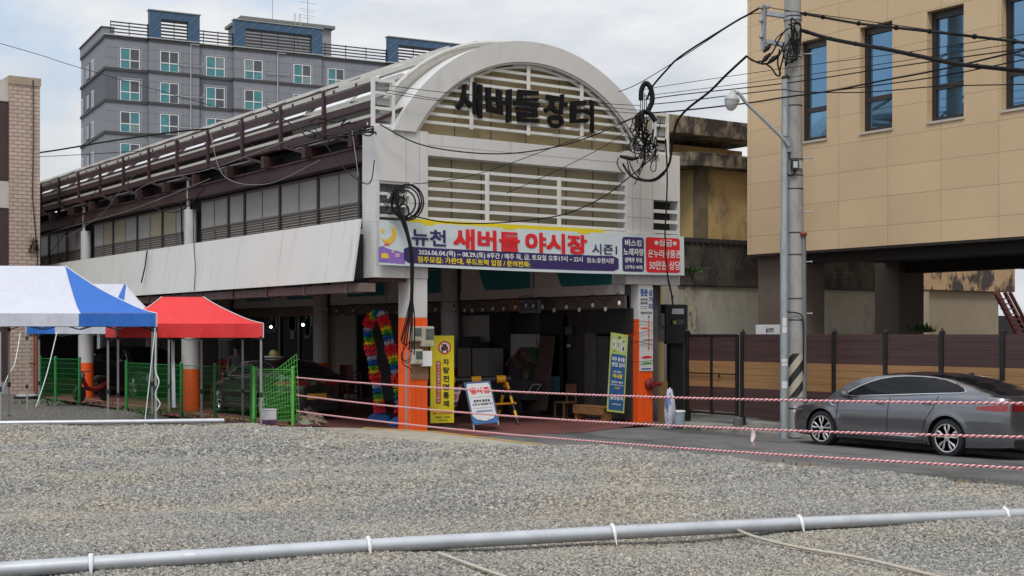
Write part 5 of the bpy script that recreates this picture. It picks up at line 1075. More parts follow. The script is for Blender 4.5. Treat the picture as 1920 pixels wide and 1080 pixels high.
        # lamps
        hl = MB(); hl.grid(lambda a, b_: (sd_ * (SX(2.32 - .34 * a, .62 + .07 * b_ * (1 - .5 * a) + .06 * a) + .004), 2.32 - .34 * a, .62 + .07 * b_ * (1 - .5 * a) + .06 * a), 10, 4); hl.build('headlight', lampcl, T, local=True, smooth=True)
        tl = MB(); tl.grid(lambda a, b_: (sd_ * (SX(-2.05 - .5 * a, .84 + .13 * b_ * (.4 + .6 * a)) + .006), -2.05 - .5 * a, .84 + .02 * (1 - a) + .13 * b_ * (.4 + .6 * a)), 10, 5)
        tl.grid(lambda a, b_: (sd_ * (.60 - .36 * a), -2.576 - .004, .845 + (.125 - .05 * a) * b_), 8, 4); tl.build('taillight', lampred, T, local=True, smooth=True)
        for w_ in (WB, -WB):
            wl_ = MB(); 
            for k in range(25):
                a = math.radians(-12 + 204 * k / 24)
            wl_.grid(lambda a, b_: (sd_ * (.55 + .36 * b_), w_ + RA * math.cos(math.radians(-14 + 208 * a)), wr + RA * math.sin(math.radians(-14 + 208 * a))), 24, 2)
            wl_.prism([(RA * math.cos(math.radians(-14 + 208 * k / 24)), RA * math.sin(math.radians(-14 + 208 * k / 24))) for k in range(25)], (sd_ * .55, w_, wr), Y, Z, (sd_ * .01, 0, 0)); wl_.build('wheel_well', plast, T, local=True)
            ax = (sd_, 0, 0); xo = .70
            wh = MB().lathe((sd_ * xo, w_, wr), [(wr - .10, -.02), (wr - .015, -.02), (wr, .015), (wr + .002, .10), (wr - .002, .17), (wr - .018, .205), (wr - .075, .215), (wr - .095, .20)], 40, ax); wo = wh.build('wheel', tyre, T, local=True, smooth=True)
            rb = MB().lathe((sd_ * xo, w_, wr), [(wr - .095, .20), (wr - .10, .19), (wr - .115, .14), (wr - .13, .12), (.001, .12)], 40, ax); rb.build('rim', rim_d, wo, local=True, smooth=True)
            sp_ = MB().lathe((sd_ * xo, w_, wr), [(wr - .088, .198), (wr - .088, .210), (wr - .108, .207), (wr - .108, .19)], 40, ax)
            for k in range(5):
                for o_, tw in ((-.20, 1), (.20, -1)):
                    a0 = 2 * math.pi * k / 5 + o_ + .3; a1 = a0 + .13 * tw * -1; am = a0 + .10 * tw * -1
                    P_ = [Vector((sd_ * (xo + .185), w_ + r_ * math.cos(a), wr + r_ * math.sin(a))) for r_, a in ((.05, a0 + .3 * tw), (.13, a0 + .02), (.19, a0 - .03 * tw), (wr - .10, a0 + .06 * tw))]
                    sp_.tube(smooth_path(P_, 4), [.022, .022, .022, .023, .024, .026, .027, .028, .028, .027, .026, .024, .022], 6)
            sp_.lathe((sd_ * xo, w_, wr), [(.055, .17), (.055, .205), (.03, .212), (.001, .212)], 20, ax); sp_.build('spoke', rim_s, wo, local=True, smooth=True)
    MB().box(-.62, .62, -2.3, 2.2, .17, .35).build('underbody', plast, T, local=True)
    MB().box(-.58, .58, -2.585, -2.40, .20, .36).build('bumper', plast, T, local=True, bevel=.02)
    MB().box(-.55, .55, 2.39, 2.415, .32, .52).build('grille', plast, T, local=True, bevel=.01)
    y = -1.25; z = interp(RF, y); MB().add([(-.022, y + .12, z - .01), (.022, y + .12, z - .01), (.022, y - .10, z - .02), (-.022, y - .10, z - .02), (0, y - .06, z + .065), (0, y - .09, z + .06)], [(0, 1, 4), (1, 2, 5, 4), (0, 4, 5, 3), (2, 3, 5), (0, 3, 2, 1)]).build('antenna', black, T, local=True)
    return T
SHs = [(2.40, .56), (2.34, .66), (2.2, .74), (1.9, .82), (1.45, .89), (1.0, .955), (0, 1.015), (-1.0, 1.075), (-1.7, 1.10), (-2.2, 1.10), (-2.48, 1.06), (-2.55, .99), (-2.57, .93)]
RFs = [(1.40, .97), (1.15, 1.13), (.85, 1.295), (.5, 1.395), (.2, 1.435), (-.3, 1.465), (-.85, 1.455), (-1.3, 1.405), (-1.7, 1.31), (-2.05, 1.20), (-2.38, 1.11)]
DLs = [(.97, .985), (.4, 1.012), (-.21, 1.045), (-.75, 1.08), (-1.27, 1.11), (-1.66, 1.13), (-1.74, 1.155), (-1.68, 1.21), (-1.49, 1.29), (-1.25, 1.35), (-1.0, 1.382), (-.7, 1.395), (-.4, 1.395), (-.1, 1.375), (.16, 1.335), (.40, 1.265), (.62, 1.18), (.80, 1.09)]
gpaint = mat('car_grey', (0.18, 0.184, 0.20), 0.21, 0.78, var=0.03, coat=1.0); bpaint = mat('car_black', (0.010, 0.010, 0.012), 0.22, 0.2, var=0.03, coat=1.0)
car('parked_car', (6.16, -7.97, -.055), 0, 'metallic grey four door sedan parked along the timber fence', gpaint, mat('roof_black', (0.012, 0.012, 0.014), 0.15, coat=1.0), SHs, RFs, DLs)
TX = car('taxi', (.30, 7.75, 0.015), 0, 'black taxi sedan with round roof sign and yellow plate parked under the canopy panel', bpaint, bpaint, SHs, RFs, DLs, cat='taxi')
lg = MB().lathe((-.0, -.1, 1.47), [(.24, 0), (.26, .02), (.24, .045), (.10, .055)], 24); rs_ = lg.build('roof_sign', mat('sign_cream', (0.6, 0.58, 0.52), 0.5), TX, local=True, smooth=True)
MB().lathe((0, -.1, 1.52), [(.10, 0), (.125, .05), (.11, .11), (.07, .15), (.001, .165)], 18).build('sign_dome', mat('sign_gold', (0.62, 0.48, 0.16), 0.4, var=0.5, scale=14), rs_, local=True, smooth=True)
MB().box(-.26, .26, -2.60, -2.586, .50, .64).build('plate', mat('plate_yellow', (0.62, 0.33, 0.03), 0.5), TX, local=True)
m = MB(); text(m, 'H', (-.06, -2.59, .93), X + Z * .0, Z + X * .25, 0, 0, .12, .07, .01); m.v = [v + Vector((0, 0, 0)) for v in m.v]; m.build('emblem', chrome, TX, local=True)
SH2 = [(a, b * 1.13) for a, b in SHs]; RF2 = [(1.30, 1.10), (1.0, 1.38), (.75, 1.58), (.45, 1.66), (-.3, 1.70), (-1.2, 1.69), (-1.9, 1.62), (-2.3, 1.40), (-2.5, 1.20)]; DL2 = [(.95, 1.13), (-.5, 1.17), (-1.8, 1.23), (-2.05, 1.33), (-1.8, 1.54), (-.8, 1.60), (0, 1.60), (.4, 1.55), (.75, 1.33)]
p = at(258, 700, 46); car('parked_car', (p.x, p.y, 0), math.radians(188), 'black sport utility car parked deep under the canopy behind the tents', bpaint, bpaint, SH2, RF2, DL2, zs=1.17, wr=.36)
# red moped beside the first orange footed column
p = onz(173, 753, .05); MO = thing('moped', p, 'small red moped parked beside the short green fence panel', 'moped', rz=math.atan2(RT[1], RT[0]) + 1.15)
for x in (-.55, .55):
    w_ = MB().lathe((x, -.04, .25), [(.16, 0), (.24, .0), (.255, .03), (.255, .05), (.24, .08), (.16, .08)], 26, ax=(0, 1, 0)).build('wheel', tyre, MO, local=True, smooth=True); q = MB().lathe((x, -.02, .25), [(.165, .0), (.165, .045), (.15, .045)], 26, ax=(0, 1, 0))
    for k in range(6): q.bar((x, 0, .25), (x + .16 * math.cos(k * 1.047), 0, .25 + .16 * math.sin(k * 1.047)), .018)
    q.build('rim', steelm, w_, local=True)
mr = mat('moped_red', (0.16, 0.02, 0.018), 0.4, var=0.1)
MB().tube([(-.42, 0, .78), (-.36, 0, .62), (-.24, 0, .42), (.0, 0, .36), (.3, 0, .40), (.62, 0, .55), (.75, 0, .62)], [.04, .06, .08, .06, .09, .07, .03], 12).build('body', mr, MO, local=True, smooth=True)
MB().tube([(.05, 0, .66), (.25, 0, .70), (.6, 0, .71)], [.06, .10, .07], 10).build('seat', plast, MO, local=True, smooth=True); MB().tube([(-.55, 0, .25), (-.47, 0, .6), (-.42, 0, .92)], .03, 8).tube([(-.36, -.3, .95), (-.42, -.1, .92), (-.42, .1, .92), (-.36, .3, .95)], .018, 8).build('handlebar', plast, MO, local=True, smooth=True)
MB().lathe((-.48, 0, .80), [(.001, 0), (.08, .01), (.085, .07), (.05, .12)], 14, ax=(1, 0, .1)).build('headlight', lampcl, MO, local=True, smooth=True)
# dark figure standing in the shade behind the taxi
PS = at(443, 625, 39.5); PN = thing('person', (PS.x, PS.y, .02), 'person with short dark hair in a grey top standing in the shade behind the taxi', 'person', rz=math.radians(160))
def skin(name, J, E, m_, par, lv=2):
    me = bpy.data.meshes.new(name); me.from_pydata([j[:3] for j in J], E, []); me.materials.append(m_); o = bpy.data.objects.new(name, me); COL.objects.link(o); o.parent = par
    bm = bmesh.new(); bm.from_mesh(me); ly = bm.verts.layers.skin.verify(); bm.verts.ensure_lookup_table()
    for v, j in zip(bm.verts, J): v[ly].radius = (j[3], j[4] if len(j) > 4 else j[3])
    bm.verts[0][ly].use_root = True; bm.to_mesh(me); bm.free()
    o.modifiers.new('skin', 'SKIN').use_smooth_shade = True; s_ = o.modifiers.new('sub', 'SUBSURF'); s_.levels = s_.render_levels = lv; return o
J = [(0, 0, .92, .14, .11), (0, 0, 1.08, .135, .10), (0, .0, 1.25, .165, .11), (0, 0, 1.40, .13, .09), (0, .0, 1.48, .055), (0, .01, 1.55, .075, .085), (0, .015, 1.63, .085, .10), (0, .01, 1.70, .06, .075),
     (-.19, 0, 1.38, .055), (-.25, .02, 1.12, .043), (-.24, .10, .90, .035), (-.24, .13, .83, .035, .022), (.19, 0, 1.38, .055), (.25, .02, 1.12, .043), (.24, .10, .90, .035), (.24, .13, .83, .035, .022),
     (-.10, 0, .86, .09), (-.11, .02, .48, .062), (-.11, -.01, .10, .045), (-.11, .12, .04, .04, .03), (.10, 0, .86, .09), (.11, .02, .48, .062), (.11, -.01, .10, .045), (.11, .12, .04, .04, .03)]
E_ = [(0, 1), (1, 2), (2, 3), (3, 4), (4, 5), (5, 6), (6, 7), (3, 8), (8, 9), (9, 10), (10, 11), (3, 12), (12, 13), (13, 14), (14, 15), (0, 16), (16, 17), (17, 18), (18, 19), (0, 20), (20, 21), (21, 22), (22, 23)]
for sx, b0 in ((-1, 11), (1, 15)):
    for k in range(4): 
        n = len(J); bx_ = sx * .24 + (k - 1.5) * .017; J += [(bx_, .14, .785 - .006 * (k in (0, 3)), .009), (bx_, .15, .745 + .008 * abs(k - 1.4), .008)]; E_ += [(b0, n), (n, n + 1)]
    n = len(J); J += [(sx * .21, .16, .82, .010), (sx * .20, .175, .785, .009)]; E_ += [(b0, n), (n, n + 1)]
skin('body', J, E_, mat('skin_tone', (0.30, 0.19, 0.135), 0.6), PN)
skin('shirt', [(0, 0, .90, .155, .125), (0, 0, 1.08, .15, .115), (0, 0, 1.25, .18, .125), (0, 0, 1.40, .145, .10), (-.19, 0, 1.38, .068), (-.235, .015, 1.18, .058), (.19, 0, 1.38, .068), (.235, .015, 1.18, .058)], [(0, 1), (1, 2), (2, 3), (3, 4), (4, 5), (3, 6), (6, 7)], mat('shirt_grey', (0.13, 0.13, 0.14), 0.8), PN)
skin('trousers', [(0, 0, .95, .15, .12), (-.10, 0, .86, .10), (-.11, .02, .48, .075), (-.11, -.01, .10, .06), (.10, 0, .86, .10), (.11, .02, .48, .075), (.11, -.01, .10, .06)], [(0, 1), (1, 2), (2, 3), (0, 4), (4, 5), (5, 6)], mat('trouser_dark', (0.03, 0.03, 0.04), 0.8), PN)
MB().grid(lambda a, b: (.093 * math.cos(a * 6.283) * math.sin(b * 1.75), -.004 + .112 * math.sin(a * 6.283) * math.sin(b * 1.75) - .012, 1.655 + .09 * math.cos(b * 1.75) - (.05 if math.sin(a * 6.283) < 0 else 0) * b), 24, 8).build('hair', mat('hair_dark', (0.012, 0.010, 0.010), 0.6), PN, local=True, smooth=True)
fc = MB(); fc.lathe((0, .105, 1.615), [(.001, .028), (.010, .015), (.014, -.01), (.001, -.022)], 8, ax=(0, .35, 1)); fc.build('nose', MATS['skin_tone'], PN, local=True, smooth=True)
fc = MB()
for sx in (-.032, .032): fc.lathe((sx, .098, 1.642), [(.001, -.008), (.011, -.004), (.012, .003), (.001, .009)], 10, ax=(0, 1, 0))
fc.bar((-.022, .107, 1.575), (.022, .107, 1.575), .006, .008); fc.build('face_marks', mat('face_dark', (0.05, 0.02, 0.02), 0.5), PN, local=True)
for sx in (-1, 1): MB().lathe((sx * .088, .0, 1.625), [(.001, -.006), (.018, 0), (.014, .012), (.001, .014)], 10, ax=(sx, 0, 0)).build('ear', MATS['skin_tone'], PN, local=True, smooth=True)
# ================================================================ utility pole, steel pole, street lamp
pc = mat('pole_concrete', (0.33, 0.325, 0.31), 0.85, var=0.14, scale=3, bump=0.25, bscale=25, stretch=(1, 1, .5), dirt=(0.20, 0.195, 0.185), dscale=(3, 3, 1), dlo=0.52, dhi=0.75)
PP = at(1493, 625, 28.3); PP.z = -.12; UP = thing('utility_pole', PP, 'thick concrete utility pole with black and white hazard wrap beside the grey parked car', 'utility pole')
r0, r1 = .205, .165
sh = MB().tube([PP + Vector((-.012 * z, .0, z)) for z in (0, 3, 6, 9, 12.5)], r0, 28, True, r1).build('shaft', pc, UP, smooth=True)
# wrap: diagonal black bands on a pale sleeve
def zpy(py, s=28.3): return CZ + (HZ - py) * s / FL
zA, zB = zpy(744), zpy(662); rs_ = .210
MB().tube([(PP.x - .012 * (zA + .12), PP.y, zA), (PP.x - .012 * (zB + .12), PP.y, zB)], rs_, 32, True).build('hazard_sleeve', mat('sleeve_cream', (0.44, 0.39, 0.31), 0.6, var=0.1, scale=6), UP, smooth=True)
m = MB(); tw_k = 1.25
for k in range(8):
    nn = 40
    def pt(t, e_):
        a = 6.283 * t; z = zA - .8 + k * .42 + t * 6.283 * rs_ * tw_k + e_ * .20
        z = max(zA + .003, min(zB - .003, z)); return Vector((PP.x - .012 * (z + .12) + (rs_ + .003) * math.cos(a + .97), PP.y + (rs_ + .003) * math.sin(a + .97), z))
    for i in range(nn):
        q = [pt(i / nn, 0), pt((i + 1) / nn, 0), pt((i + 1) / nn, 1), pt(i / nn, 1)]
        if (q[2] - q[1]).length > .004 or (q[3] - q[0]).length > .004: m.quad(*q)
m.build('hazard_stripe', mat('stripe_black', (0.018, 0.019, 0.021), 0.5), UP)
bd = MB()
for py in (600, 560, 478, 437, 355, 330, 300, 200, 110, 88, 35, 765, 820): z = zpy(py); bd.tube([(PP.x - .012 * z, PP.y, z - .012), (PP.x - .012 * z, PP.y, z + .012)], r0 - (r0 - r1) * z / 12.5 + .006, 24)
bd.build('band', mat('band_dark', (0.05, 0.05, 0.052), 0.5, 0.4), UP, smooth=True)
st_ = MB()
for k, py in enumerate((90, 285, 386, 480, 577)): z = zpy(py); st_.cyl(PP + Vector((.1, 0, z)), PP + R3 * .33 + Vector((0, 0, z)), .012, n=8).cyl(PP + R3 * .31 + Vector((0, 0, z)), PP + R3 * .335 + Vector((0, 0, z)), .022, n=8)
st_.build('step_bolt', steelm, UP)
sk = MB(); sk2 = MB()
def sticker(mb, pxa, pxb, pya, pyb, rr=.214, cx=PP):
    mb_ = MB()
    for k in range(6):
        def q(px, py): d = ((px - 1493) / FL * 28.3) / rr; a = math.asin(max(-.98, min(.98, d))); return Vector((cx.x, cx.y, 0)) + R3 * math.sin(a) * rr - F3 * math.cos(a) * rr + Vector((0, 0, zpy(py)))
        a, b = pxa + (pxb - pxa) * k / 6, pxa + (pxb - pxa) * (k + 1) / 6; mb_.quad(q(a, pyb), q(b, pyb), q(b, pya), q(a, pya))
    mb_.build('sticker', MATS['paper_white'] if mb is sk else red_t, UP)
mat('paper_white', (0.62, 0.63, 0.65), 0.7, var=0.15, scale=30)
sticker(sk, 1476, 1489, 647, 661, .206); sticker(sk, 1476, 1485, 622, 645, .206); sticker(sk, 1480, 1486, 688, 706, .215); sticker(sk, 1477, 1489, 760, 772, .209); sticker(sk, 1480, 1486, 522, 537, .203)
sticker(sk2, 1481, 1485, 691, 696, .2165); sticker(sk2, 1481, 1485, 699, 704, .2165)
# crossarm and stand-off rack
rk = MB(); a_ = at(1433, 10, 28.2); b_ = at(1431, 95, 28.2); rk.bar(a_, b_, .09, .07)
for py, pz in ((25, 33), (78, 87)): rk.bar(at(1437, py, 28.2), at(1492, pz, 28.25), .11, .09)
rk.build('crossarm', steelm, UP)
cl = MB()
for py in (30, 38, 84, 92): z = zpy(py); cl.tube([(PP.x - .012 * z, PP.y, z - .03), (PP.x - .012 * z, PP.y, z + .03)], r1 + .03, 20)
cl.build('clamp', steelm, UP)
ins = MB()
for px, py in ((1427, 13), (1427, 38), (1427, 68), (1440, 12)): p = at(px, py, 28.15); ins.lathe(p, [(.02, -.05), (.045, -.03), (.045, .02), (.02, .05)], 10)
ins.build('insulator', mat('insulator_grey', (0.25, 0.25, 0.26), 0.3), UP, smooth=True)
bx_ = MB(); c = at(1490, 309, 28.0); bx_.obox(c, R3 * .075, F3 * .06, (0, 0, .115)); o = bx_.build('meter_box', black, UP, bevel=.008); MB().obox(c - F3 * .063 + Vector((.005, 0, 0)), R3 * .045, F3 * .003, (0, 0, .065)).build('label_plate', mat('plate_pale', (0.45, 0.47, 0.50), 0.5), o)
c = at(1500, 309, 28.1); MB().lathe(c, [(.001, -.09), (.06, -.08), (.065, .05), (.001, .07)], 14).build('sensor', mat('sensor_grey', (0.40, 0.38, 0.34), 0.5), UP, smooth=True)
cv = MB(); cv.tube(smooth_path([at(px, py, 28.05) for px, py in ((1476, 325), (1480, 330), (1487, 328), (1490, 320))]), .012, 6); cv.tube(smooth_path([at(px, py, 28.04) for px, py in ((1472, 440), (1473, 560), (1476, 583), (1490, 586), (1503, 592), (1507, 620), (1506, 700))]), .014, 6); cv.tube([at(1475.5, 140, 28.1), at(1474, 300, 28.1), at(1472, 470, 28.1)], .02, 6)
rg = random.Random(2)
for k in range(11):
    a_ = (rg.uniform(1478, 1495), rg.uniform(28, 60)); b_ = (rg.uniform(1465, 1500), rg.uniform(95, 120)); mid = [(rg.uniform(1455, 1502), rg.uniform(45, 125)) for _ in range(2)]
    cv.tube(smooth_path([at(*q, 28.0 - rg.random() * .1) for q in (a_, *mid, b_)]), rg.choice((.008, .012, .015)), 6)
for pts in (((1400, 105), (1415, 115), (1435, 112), (1450, 95), (1466, 65), (1478, 53)), ((1400, 106), (1425, 119), (1445, 117), (1462, 102), (1470, 80)), ((1434, 118), (1447, 128), (1455, 140), (1462, 143)), ((1462, 143), (1463, 128), (1468, 110), (1470, 92)), ((1462, 92), (1458, 118), (1464, 140))): cv.tube(smooth_path([at(*q, 27.95) for q in pts]), .018, 7)
for (a_, b_) in (((1428, 118), (1444, 100)), ((1440, 118), (1459, 103)), ((1432, 98), (1446, 82))): cv.tube([at(*a_, 27.9), at((a_[0] + b_[0]) / 2, (a_[1] + b_[1]) / 2, 27.9), at(*b_, 27.9)], [.02, .055, .02], 8)
cv.build('pole_cable', rubber, UP, smooth=True)
p1_ = at(1508, 625, 28.15); MB().cyl(Vector((p1_.x, p1_.y, zpy(752, 28.1))), Vector((p1_.x - .02, p1_.y, zpy(440, 28.1))), .052, n=14).build('conduit', mat('conduit_grey', (0.16, 0.165, 0.17), 0.6), UP, smooth=True)
MB().lathe(at(1506.5, 437, 28.1), [(.05, -.06), (.075, -.03), (.075, .0), (.03, .035), (.001, .04)], 14).build('conduit_cap', mat('cap_rust', (0.28, 0.06, 0.03), 0.6), UP, smooth=True)
SPl = at(1470.5, 625, 28.1); SPl.z = -.12
SP = thing('steel_pole', SPl, 'slim galvanised steel pole standing close to the concrete utility pole', 'pole')
MB().tube([(SPl.x, SPl.y, -.12), (SPl.x, SPl.y, zpy(437, 28.1))], .088, 20).tube([(SPl.x, SPl.y, zpy(437, 28.1)), (SPl.x + .03, SPl.y, zpy(147, 28.1))], .074, 20).build('tube', mat('pole_zinc', (0.36, 0.40, 0.42), 0.5, 0.35, var=0.15, scale=4, stretch=(1, 1, .3), dirt=(0.25, 0.26, 0.26), dscale=(4, 4, 2), dlo=0.5, dhi=0.7), SP, smooth=True)
MB().cyl((SPl.x + .03, SPl.y, zpy(148, 28.1)), (SPl.x + .03, SPl.y, zpy(143, 28.1)), .082, n=20).build('cap', black, SP, smooth=True)
q = MB()
for z in (zpy(437, 28.1), zpy(570, 28.1), zpy(255, 28.1)): q.tube([(SPl.x + .01, SPl.y, z - .015), (SPl.x + .01, SPl.y, z + .015)], .092, 20)
q.build('band', steelm, SP, smooth=True); q = MB()
for pya, pyb, w_ in ((596, 612, .05), (613, 624, .06), (673, 679, .075), (681, 686, .07), (715, 728, .07)):
    for k in range(5):
        f_ = lambda d: Vector((SPl.x, SPl.y, 0)) + R3 * .0905 * math.sin(d) - F3 * .0905 * math.cos(d); a, b = -w_ * 10 + w_ * 20 * k / 5 - .1, -w_ * 10 + w_ * 20 * (k + 1) / 5 - .1
        q.quad(f_(a) + Z * zpy(pyb, 28), f_(b) + Z * zpy(pyb, 28), f_(b) + Z * zpy(pya, 28), f_(a) + Z * zpy(pya, 28))
q.build('sticker', MATS['paper_white'], SP)
LM = thing('street_lamp', at(1478, 270, 28.1), 'street lamp with clear bell shade on a long slanted arm fixed to the steel pole', 'street lamp')
MB().tube(smooth_path([at(px, py, 28.0) for px, py in ((1479, 274), (1470, 262), (1430, 222), (1402, 196), (1391, 182), (1384, 174), (1377, 174))]), .035, 10).bar(at(1478, 258, 28.05), at(1479, 285, 28.05), .08).build('arm', steelm, LM, smooth=True)
hp = at(1373, 184, 27.95); ax_ = (at(1375, 176, 27.95) - at(1370, 206, 27.95)).normalized()
MB().lathe(hp, [(.16, -.05), (.155, .0), (.10, .06), (.06, .12), (.05, .17), (.001, .18)], 24, ax_).build('lamp_hood', mat('hood_grey', (0.40, 0.40, 0.40), 0.5, var=0.2, scale=10), LM, smooth=True)
MB().lathe(hp, [(.001, -.27), (.06, -.255), (.115, -.19), (.148, -.10), (.152, -.05)], 24, ax_).build('lamp_shade', mat('lamp_glass', (0.50, 0.50, 0.49), 0.15, var=0.1, alpha=.75), LM, smooth=True)
# ---------------------------------------------------------------- overhead wires
wn_ = [0]
def wire(pts, r, label, n=8, extra=None):
    m = MB(); P_ = smooth_path([at(*p) for p in pts], n); m.tube(P_, r, 7)
    if extra: extra(m, P_)
    return tag(m.build('overhead_cable', rubber, smooth=True), label, 'cable', 'overhead cables')
def clips(m, P_):
    for i in range(3, len(P_) - 1, 7): m.lathe(P_[i], [(.001, -.04), (.045, -.025), (.045, .025), (.001, .04)], 8, (P_[i + 1] - P_[i]).normalized())
wire([(1478, 20, 28.2), (1503, 25, 28.1), (1536, 31, 27.3), (1610, 44, 26), (1690, 53, 24.8), (1763, 61, 24), (1865, 73, 23), (1940, 82, 22), (2060, 95, 21)], .026, 'black cable from the pole top across the four tall windows to the right edge', extra=clips)
wire([(1478, 53, 28.2), (1503, 57, 28.1), (1550, 71, 27.2), (1604, 82, 26.3), (1661, 92, 25.4), (1723, 105, 24.6), (1791, 119, 23.8), (1872, 128, 23), (1940, 135, 22.4), (2060, 150, 21.4)], .040, 'thickest black cable bundle sloping from the pole down to the right edge', extra=clips)
wire([(1433, 12, 28.2), (1478, 20, 28.1), (1600, 36, 26.2), (1750, 57, 24.2), (1930, 81, 22.1), (2060, 96, 21)], .009, 'thin steel wire running just above the upper black cable')
wire([(1205, 168, 31), (1280, 156, 30.3), (1480, 127, 28), (1700, 98, 25.5), (1920, 64, 23), (2050, 42, 22)], .007, 'uppermost thin wire rising to the right across the stone facade')
wire([(1205, 180, 31), (1280, 171, 30.3), (1480, 145, 28), (1700, 113, 25.5), (1920, 79, 23), (2050, 58, 22)], .007, 'second thin wire rising to the right across the stone facade')
wire([(1210, 187, 31), (1280, 177, 30.3), (1480, 155, 28), (1700, 122, 25.5), (1920, 91, 23), (2050, 72, 22)], .012, 'black wire rising right below the two thin facade wires')
wire([(1215, 196, 31), (1280, 190, 30.3), (1400, 175, 29), (1466, 168, 28), (1500, 172, 27.7), (1620, 173, 26.5), (1760, 162, 25), (1930, 158, 23.2), (2050, 155, 22)], .011, 'sagging wire with small hooks that passes the pole at lamp height')
wire([(1215, 212, 31), (1280, 207, 30.3), (1403, 193, 28.8), (1467, 183, 28), (1560, 170, 27), (1650, 152, 26), (1760, 131, 25), (1920, 94, 23), (2050, 64, 22)], .017, 'thick wire passing right under the street lamp and rising to the right')
wire([(1560, 170, 27), (1660, 158, 26), (1780, 140, 24.8), (1920, 112, 23.1), (2050, 88, 22)], .012, 'branch wire leaving the thick wire right of the pole')
wire([(1432, 10, 28.2), (1402, 28, 28.4), (1375, 43, 28.7), (1280, 103, 29.6), (1250, 131, 30), (1222, 164, 30.6), (1214, 185, 30.8)], .022, 'black cable sloping from the pole rack down to the right gate pylon')
wire([(1432, 24, 28.2), (1402, 28, 28.4), (1380, 40, 28.7), (1290, 100, 29.5), (1200, 155, 30.6), (1160, 172, 31)], .009, 'thin wire beside the cable from pole rack to arch')
wire([(1400, 105, 27.95), (1362, 140, 28.4), (1330, 172, 28.8), (1288, 205, 29.4), (1269, 230, 29.8), (1261, 264, 30), (1255, 306, 30.2), (1238, 330, 30.4), (1211, 339, 30.6), (1184, 330, 30.6), (1168, 308, 30.7)], .027, 'heavy dark green cable hanging from the pole and looping at the right gate pylon')
wire([(712, 233, 27.6), (780, 268, 27.9), (860, 284, 28.4), (950, 288, 29), (1040, 276, 29.6), (1110, 255, 30.2), (1195, 218, 31)], .014, 'black cable sagging across the gate below the arch')
wire([(767, 346, 28), (893, 327, 28.6), (1073, 263, 29.8), (1200, 216, 31)], .008, 'thin wire rising over the lower grille to the right pylon')
wire([(950, 362, 29), (1040, 322, 29.6), (1140, 270, 30.4), (1195, 228, 31)], .008, 'second thin wire rising steeply over the grille to the right pylon')
wire([(770, 404, 27.9), (830, 416, 28.3), (900, 419, 28.8), (980, 414, 29.3), (1060, 401, 29.9), (1130, 370, 30.4), (1180, 332, 30.8), (1230, 290, 31)], .014, 'black cable sagging over the bottom rail of the lower grille')
for k, (ya, yb) in enumerate(((168, 207), (174, 213), (160, 198))): wire([(722, ya, 27.6), (860, ya + 22 - 3 * k, 28.6), (1010, yb - 17 + 3 * k, 29.6), (1200, yb, 31)], .007, ('middle one', 'lowest one', 'uppermost one')[k] + ' of three thin wires across the brush lettering')
wire([(-40, 297, 46), (75, 286, 44), (210, 264, 40), (330, 247, 37.5), (420, 238, 36.2), (560, 212, 33)], .026, 'black cable from the left edge over the brick pier to the market roof')
wire([(-40, 70, 50), (75, 103, 52), (150, 127, 54), (420, 205, 58)], .012, 'thin wire from the left edge to the apartment block')
wire([(70, 294, 44), (150, 290, 43), (260, 283, 41)], .010, 'thin wire between brick pier and market roof')
# service cables under the market eave
rg = random.Random(31)
hang = [((40, 455), (115, 430), (240, 395), (395, 335), 'pale'), ((75, 500), (140, 415), (175, 365), (195, 330), 'dark'), ((235, 330), (262, 375), (330, 398), (385, 352), 'dark'), ((245, 365), (290, 340), (400, 315), (560, 255), 'pale'), ((590, 240), (640, 310), (690, 345), (702, 300), 'dark'), ((395, 250), (420, 330), (500, 345), (600, 300), 'pale'), ((500, 200), (560, 240), (640, 255), (700, 245), 'dark'), ((80, 470), (180, 410), (215, 370), (250, 330), 'pale'), ((660, 245), (668, 300), (671, 325), (672, 330), 'pale')]
gyw = mat('cable_pale', (0.22, 0.22, 0.22), 0.6)
lbs = ['pale cable hanging from brick pier to the market eave', 'dark cable slanting from brick pier up to the roof rails', 'dark cable sagging under the eave at the second upper column', 'pale cable running up along the eave from the second bay', 'dark cable looping in front of the last upper windows before the gate', 'pale cable sagging along the upper windows', 'dark cable along the lowest roof rail near the gate', 'second pale cable crossing the dark first bay', 'pale cable end hanging straight down near the gate']
for (a, b, c, d, col), lb in zip(hang, lbs):
    P_ = [onx(q[0], q[1], -1.28) for q in (a, b, c, d)]; tag(MB().tube(smooth_path(P_, 8), (.008 if col == 'pale' else rg.choice((.012, .016))), 6).build('service_cable', rubber if col == 'dark' else gyw, smooth=True), lb, 'cable', 'service cables on the market side')
tag(MB().tube([onx(276, 470, -1.28), onx(272, 500, -1.36), onx(265, 530, -1.45)], .02, 6).build('service_cable', rubber, smooth=True), 'short dark cable hanging over the white canopy panel above the white tent', 'cable', 'service cables on the market side')
tag(MB().tube(smooth_path([onx(362, 375, -1.25), onx(363, 450, -1.25), onx(366, 500, -1.35), onx(364, 545, -1.42)]), .010, 6).build('service_cable', rubber, smooth=True), 'thin dark cable hanging over the white canopy panel below the second upper column', 'cable', 'service cables on the market side')
tag(MB().tube(smooth_path([onx(340, 380, -1.2), onx(341, 430, -.7), onx(343, 470, -.7)]), .022, 6).build('service_cable', rubber, smooth=True), 'thick dark cable dropping beside the second upper column', 'cable', 'service cables on the market side')
m = MB()
for k in range(14): 
    a = (rg.uniform(560, 700), rg.uniform(225, 262)); P_ = [onx(a[0] + t * rg.uniform(6, 16), a[1] + rg.uniform(-6, 8), -1.15) for t in range(4)]; m.tube(smooth_path(P_), .016, 6)
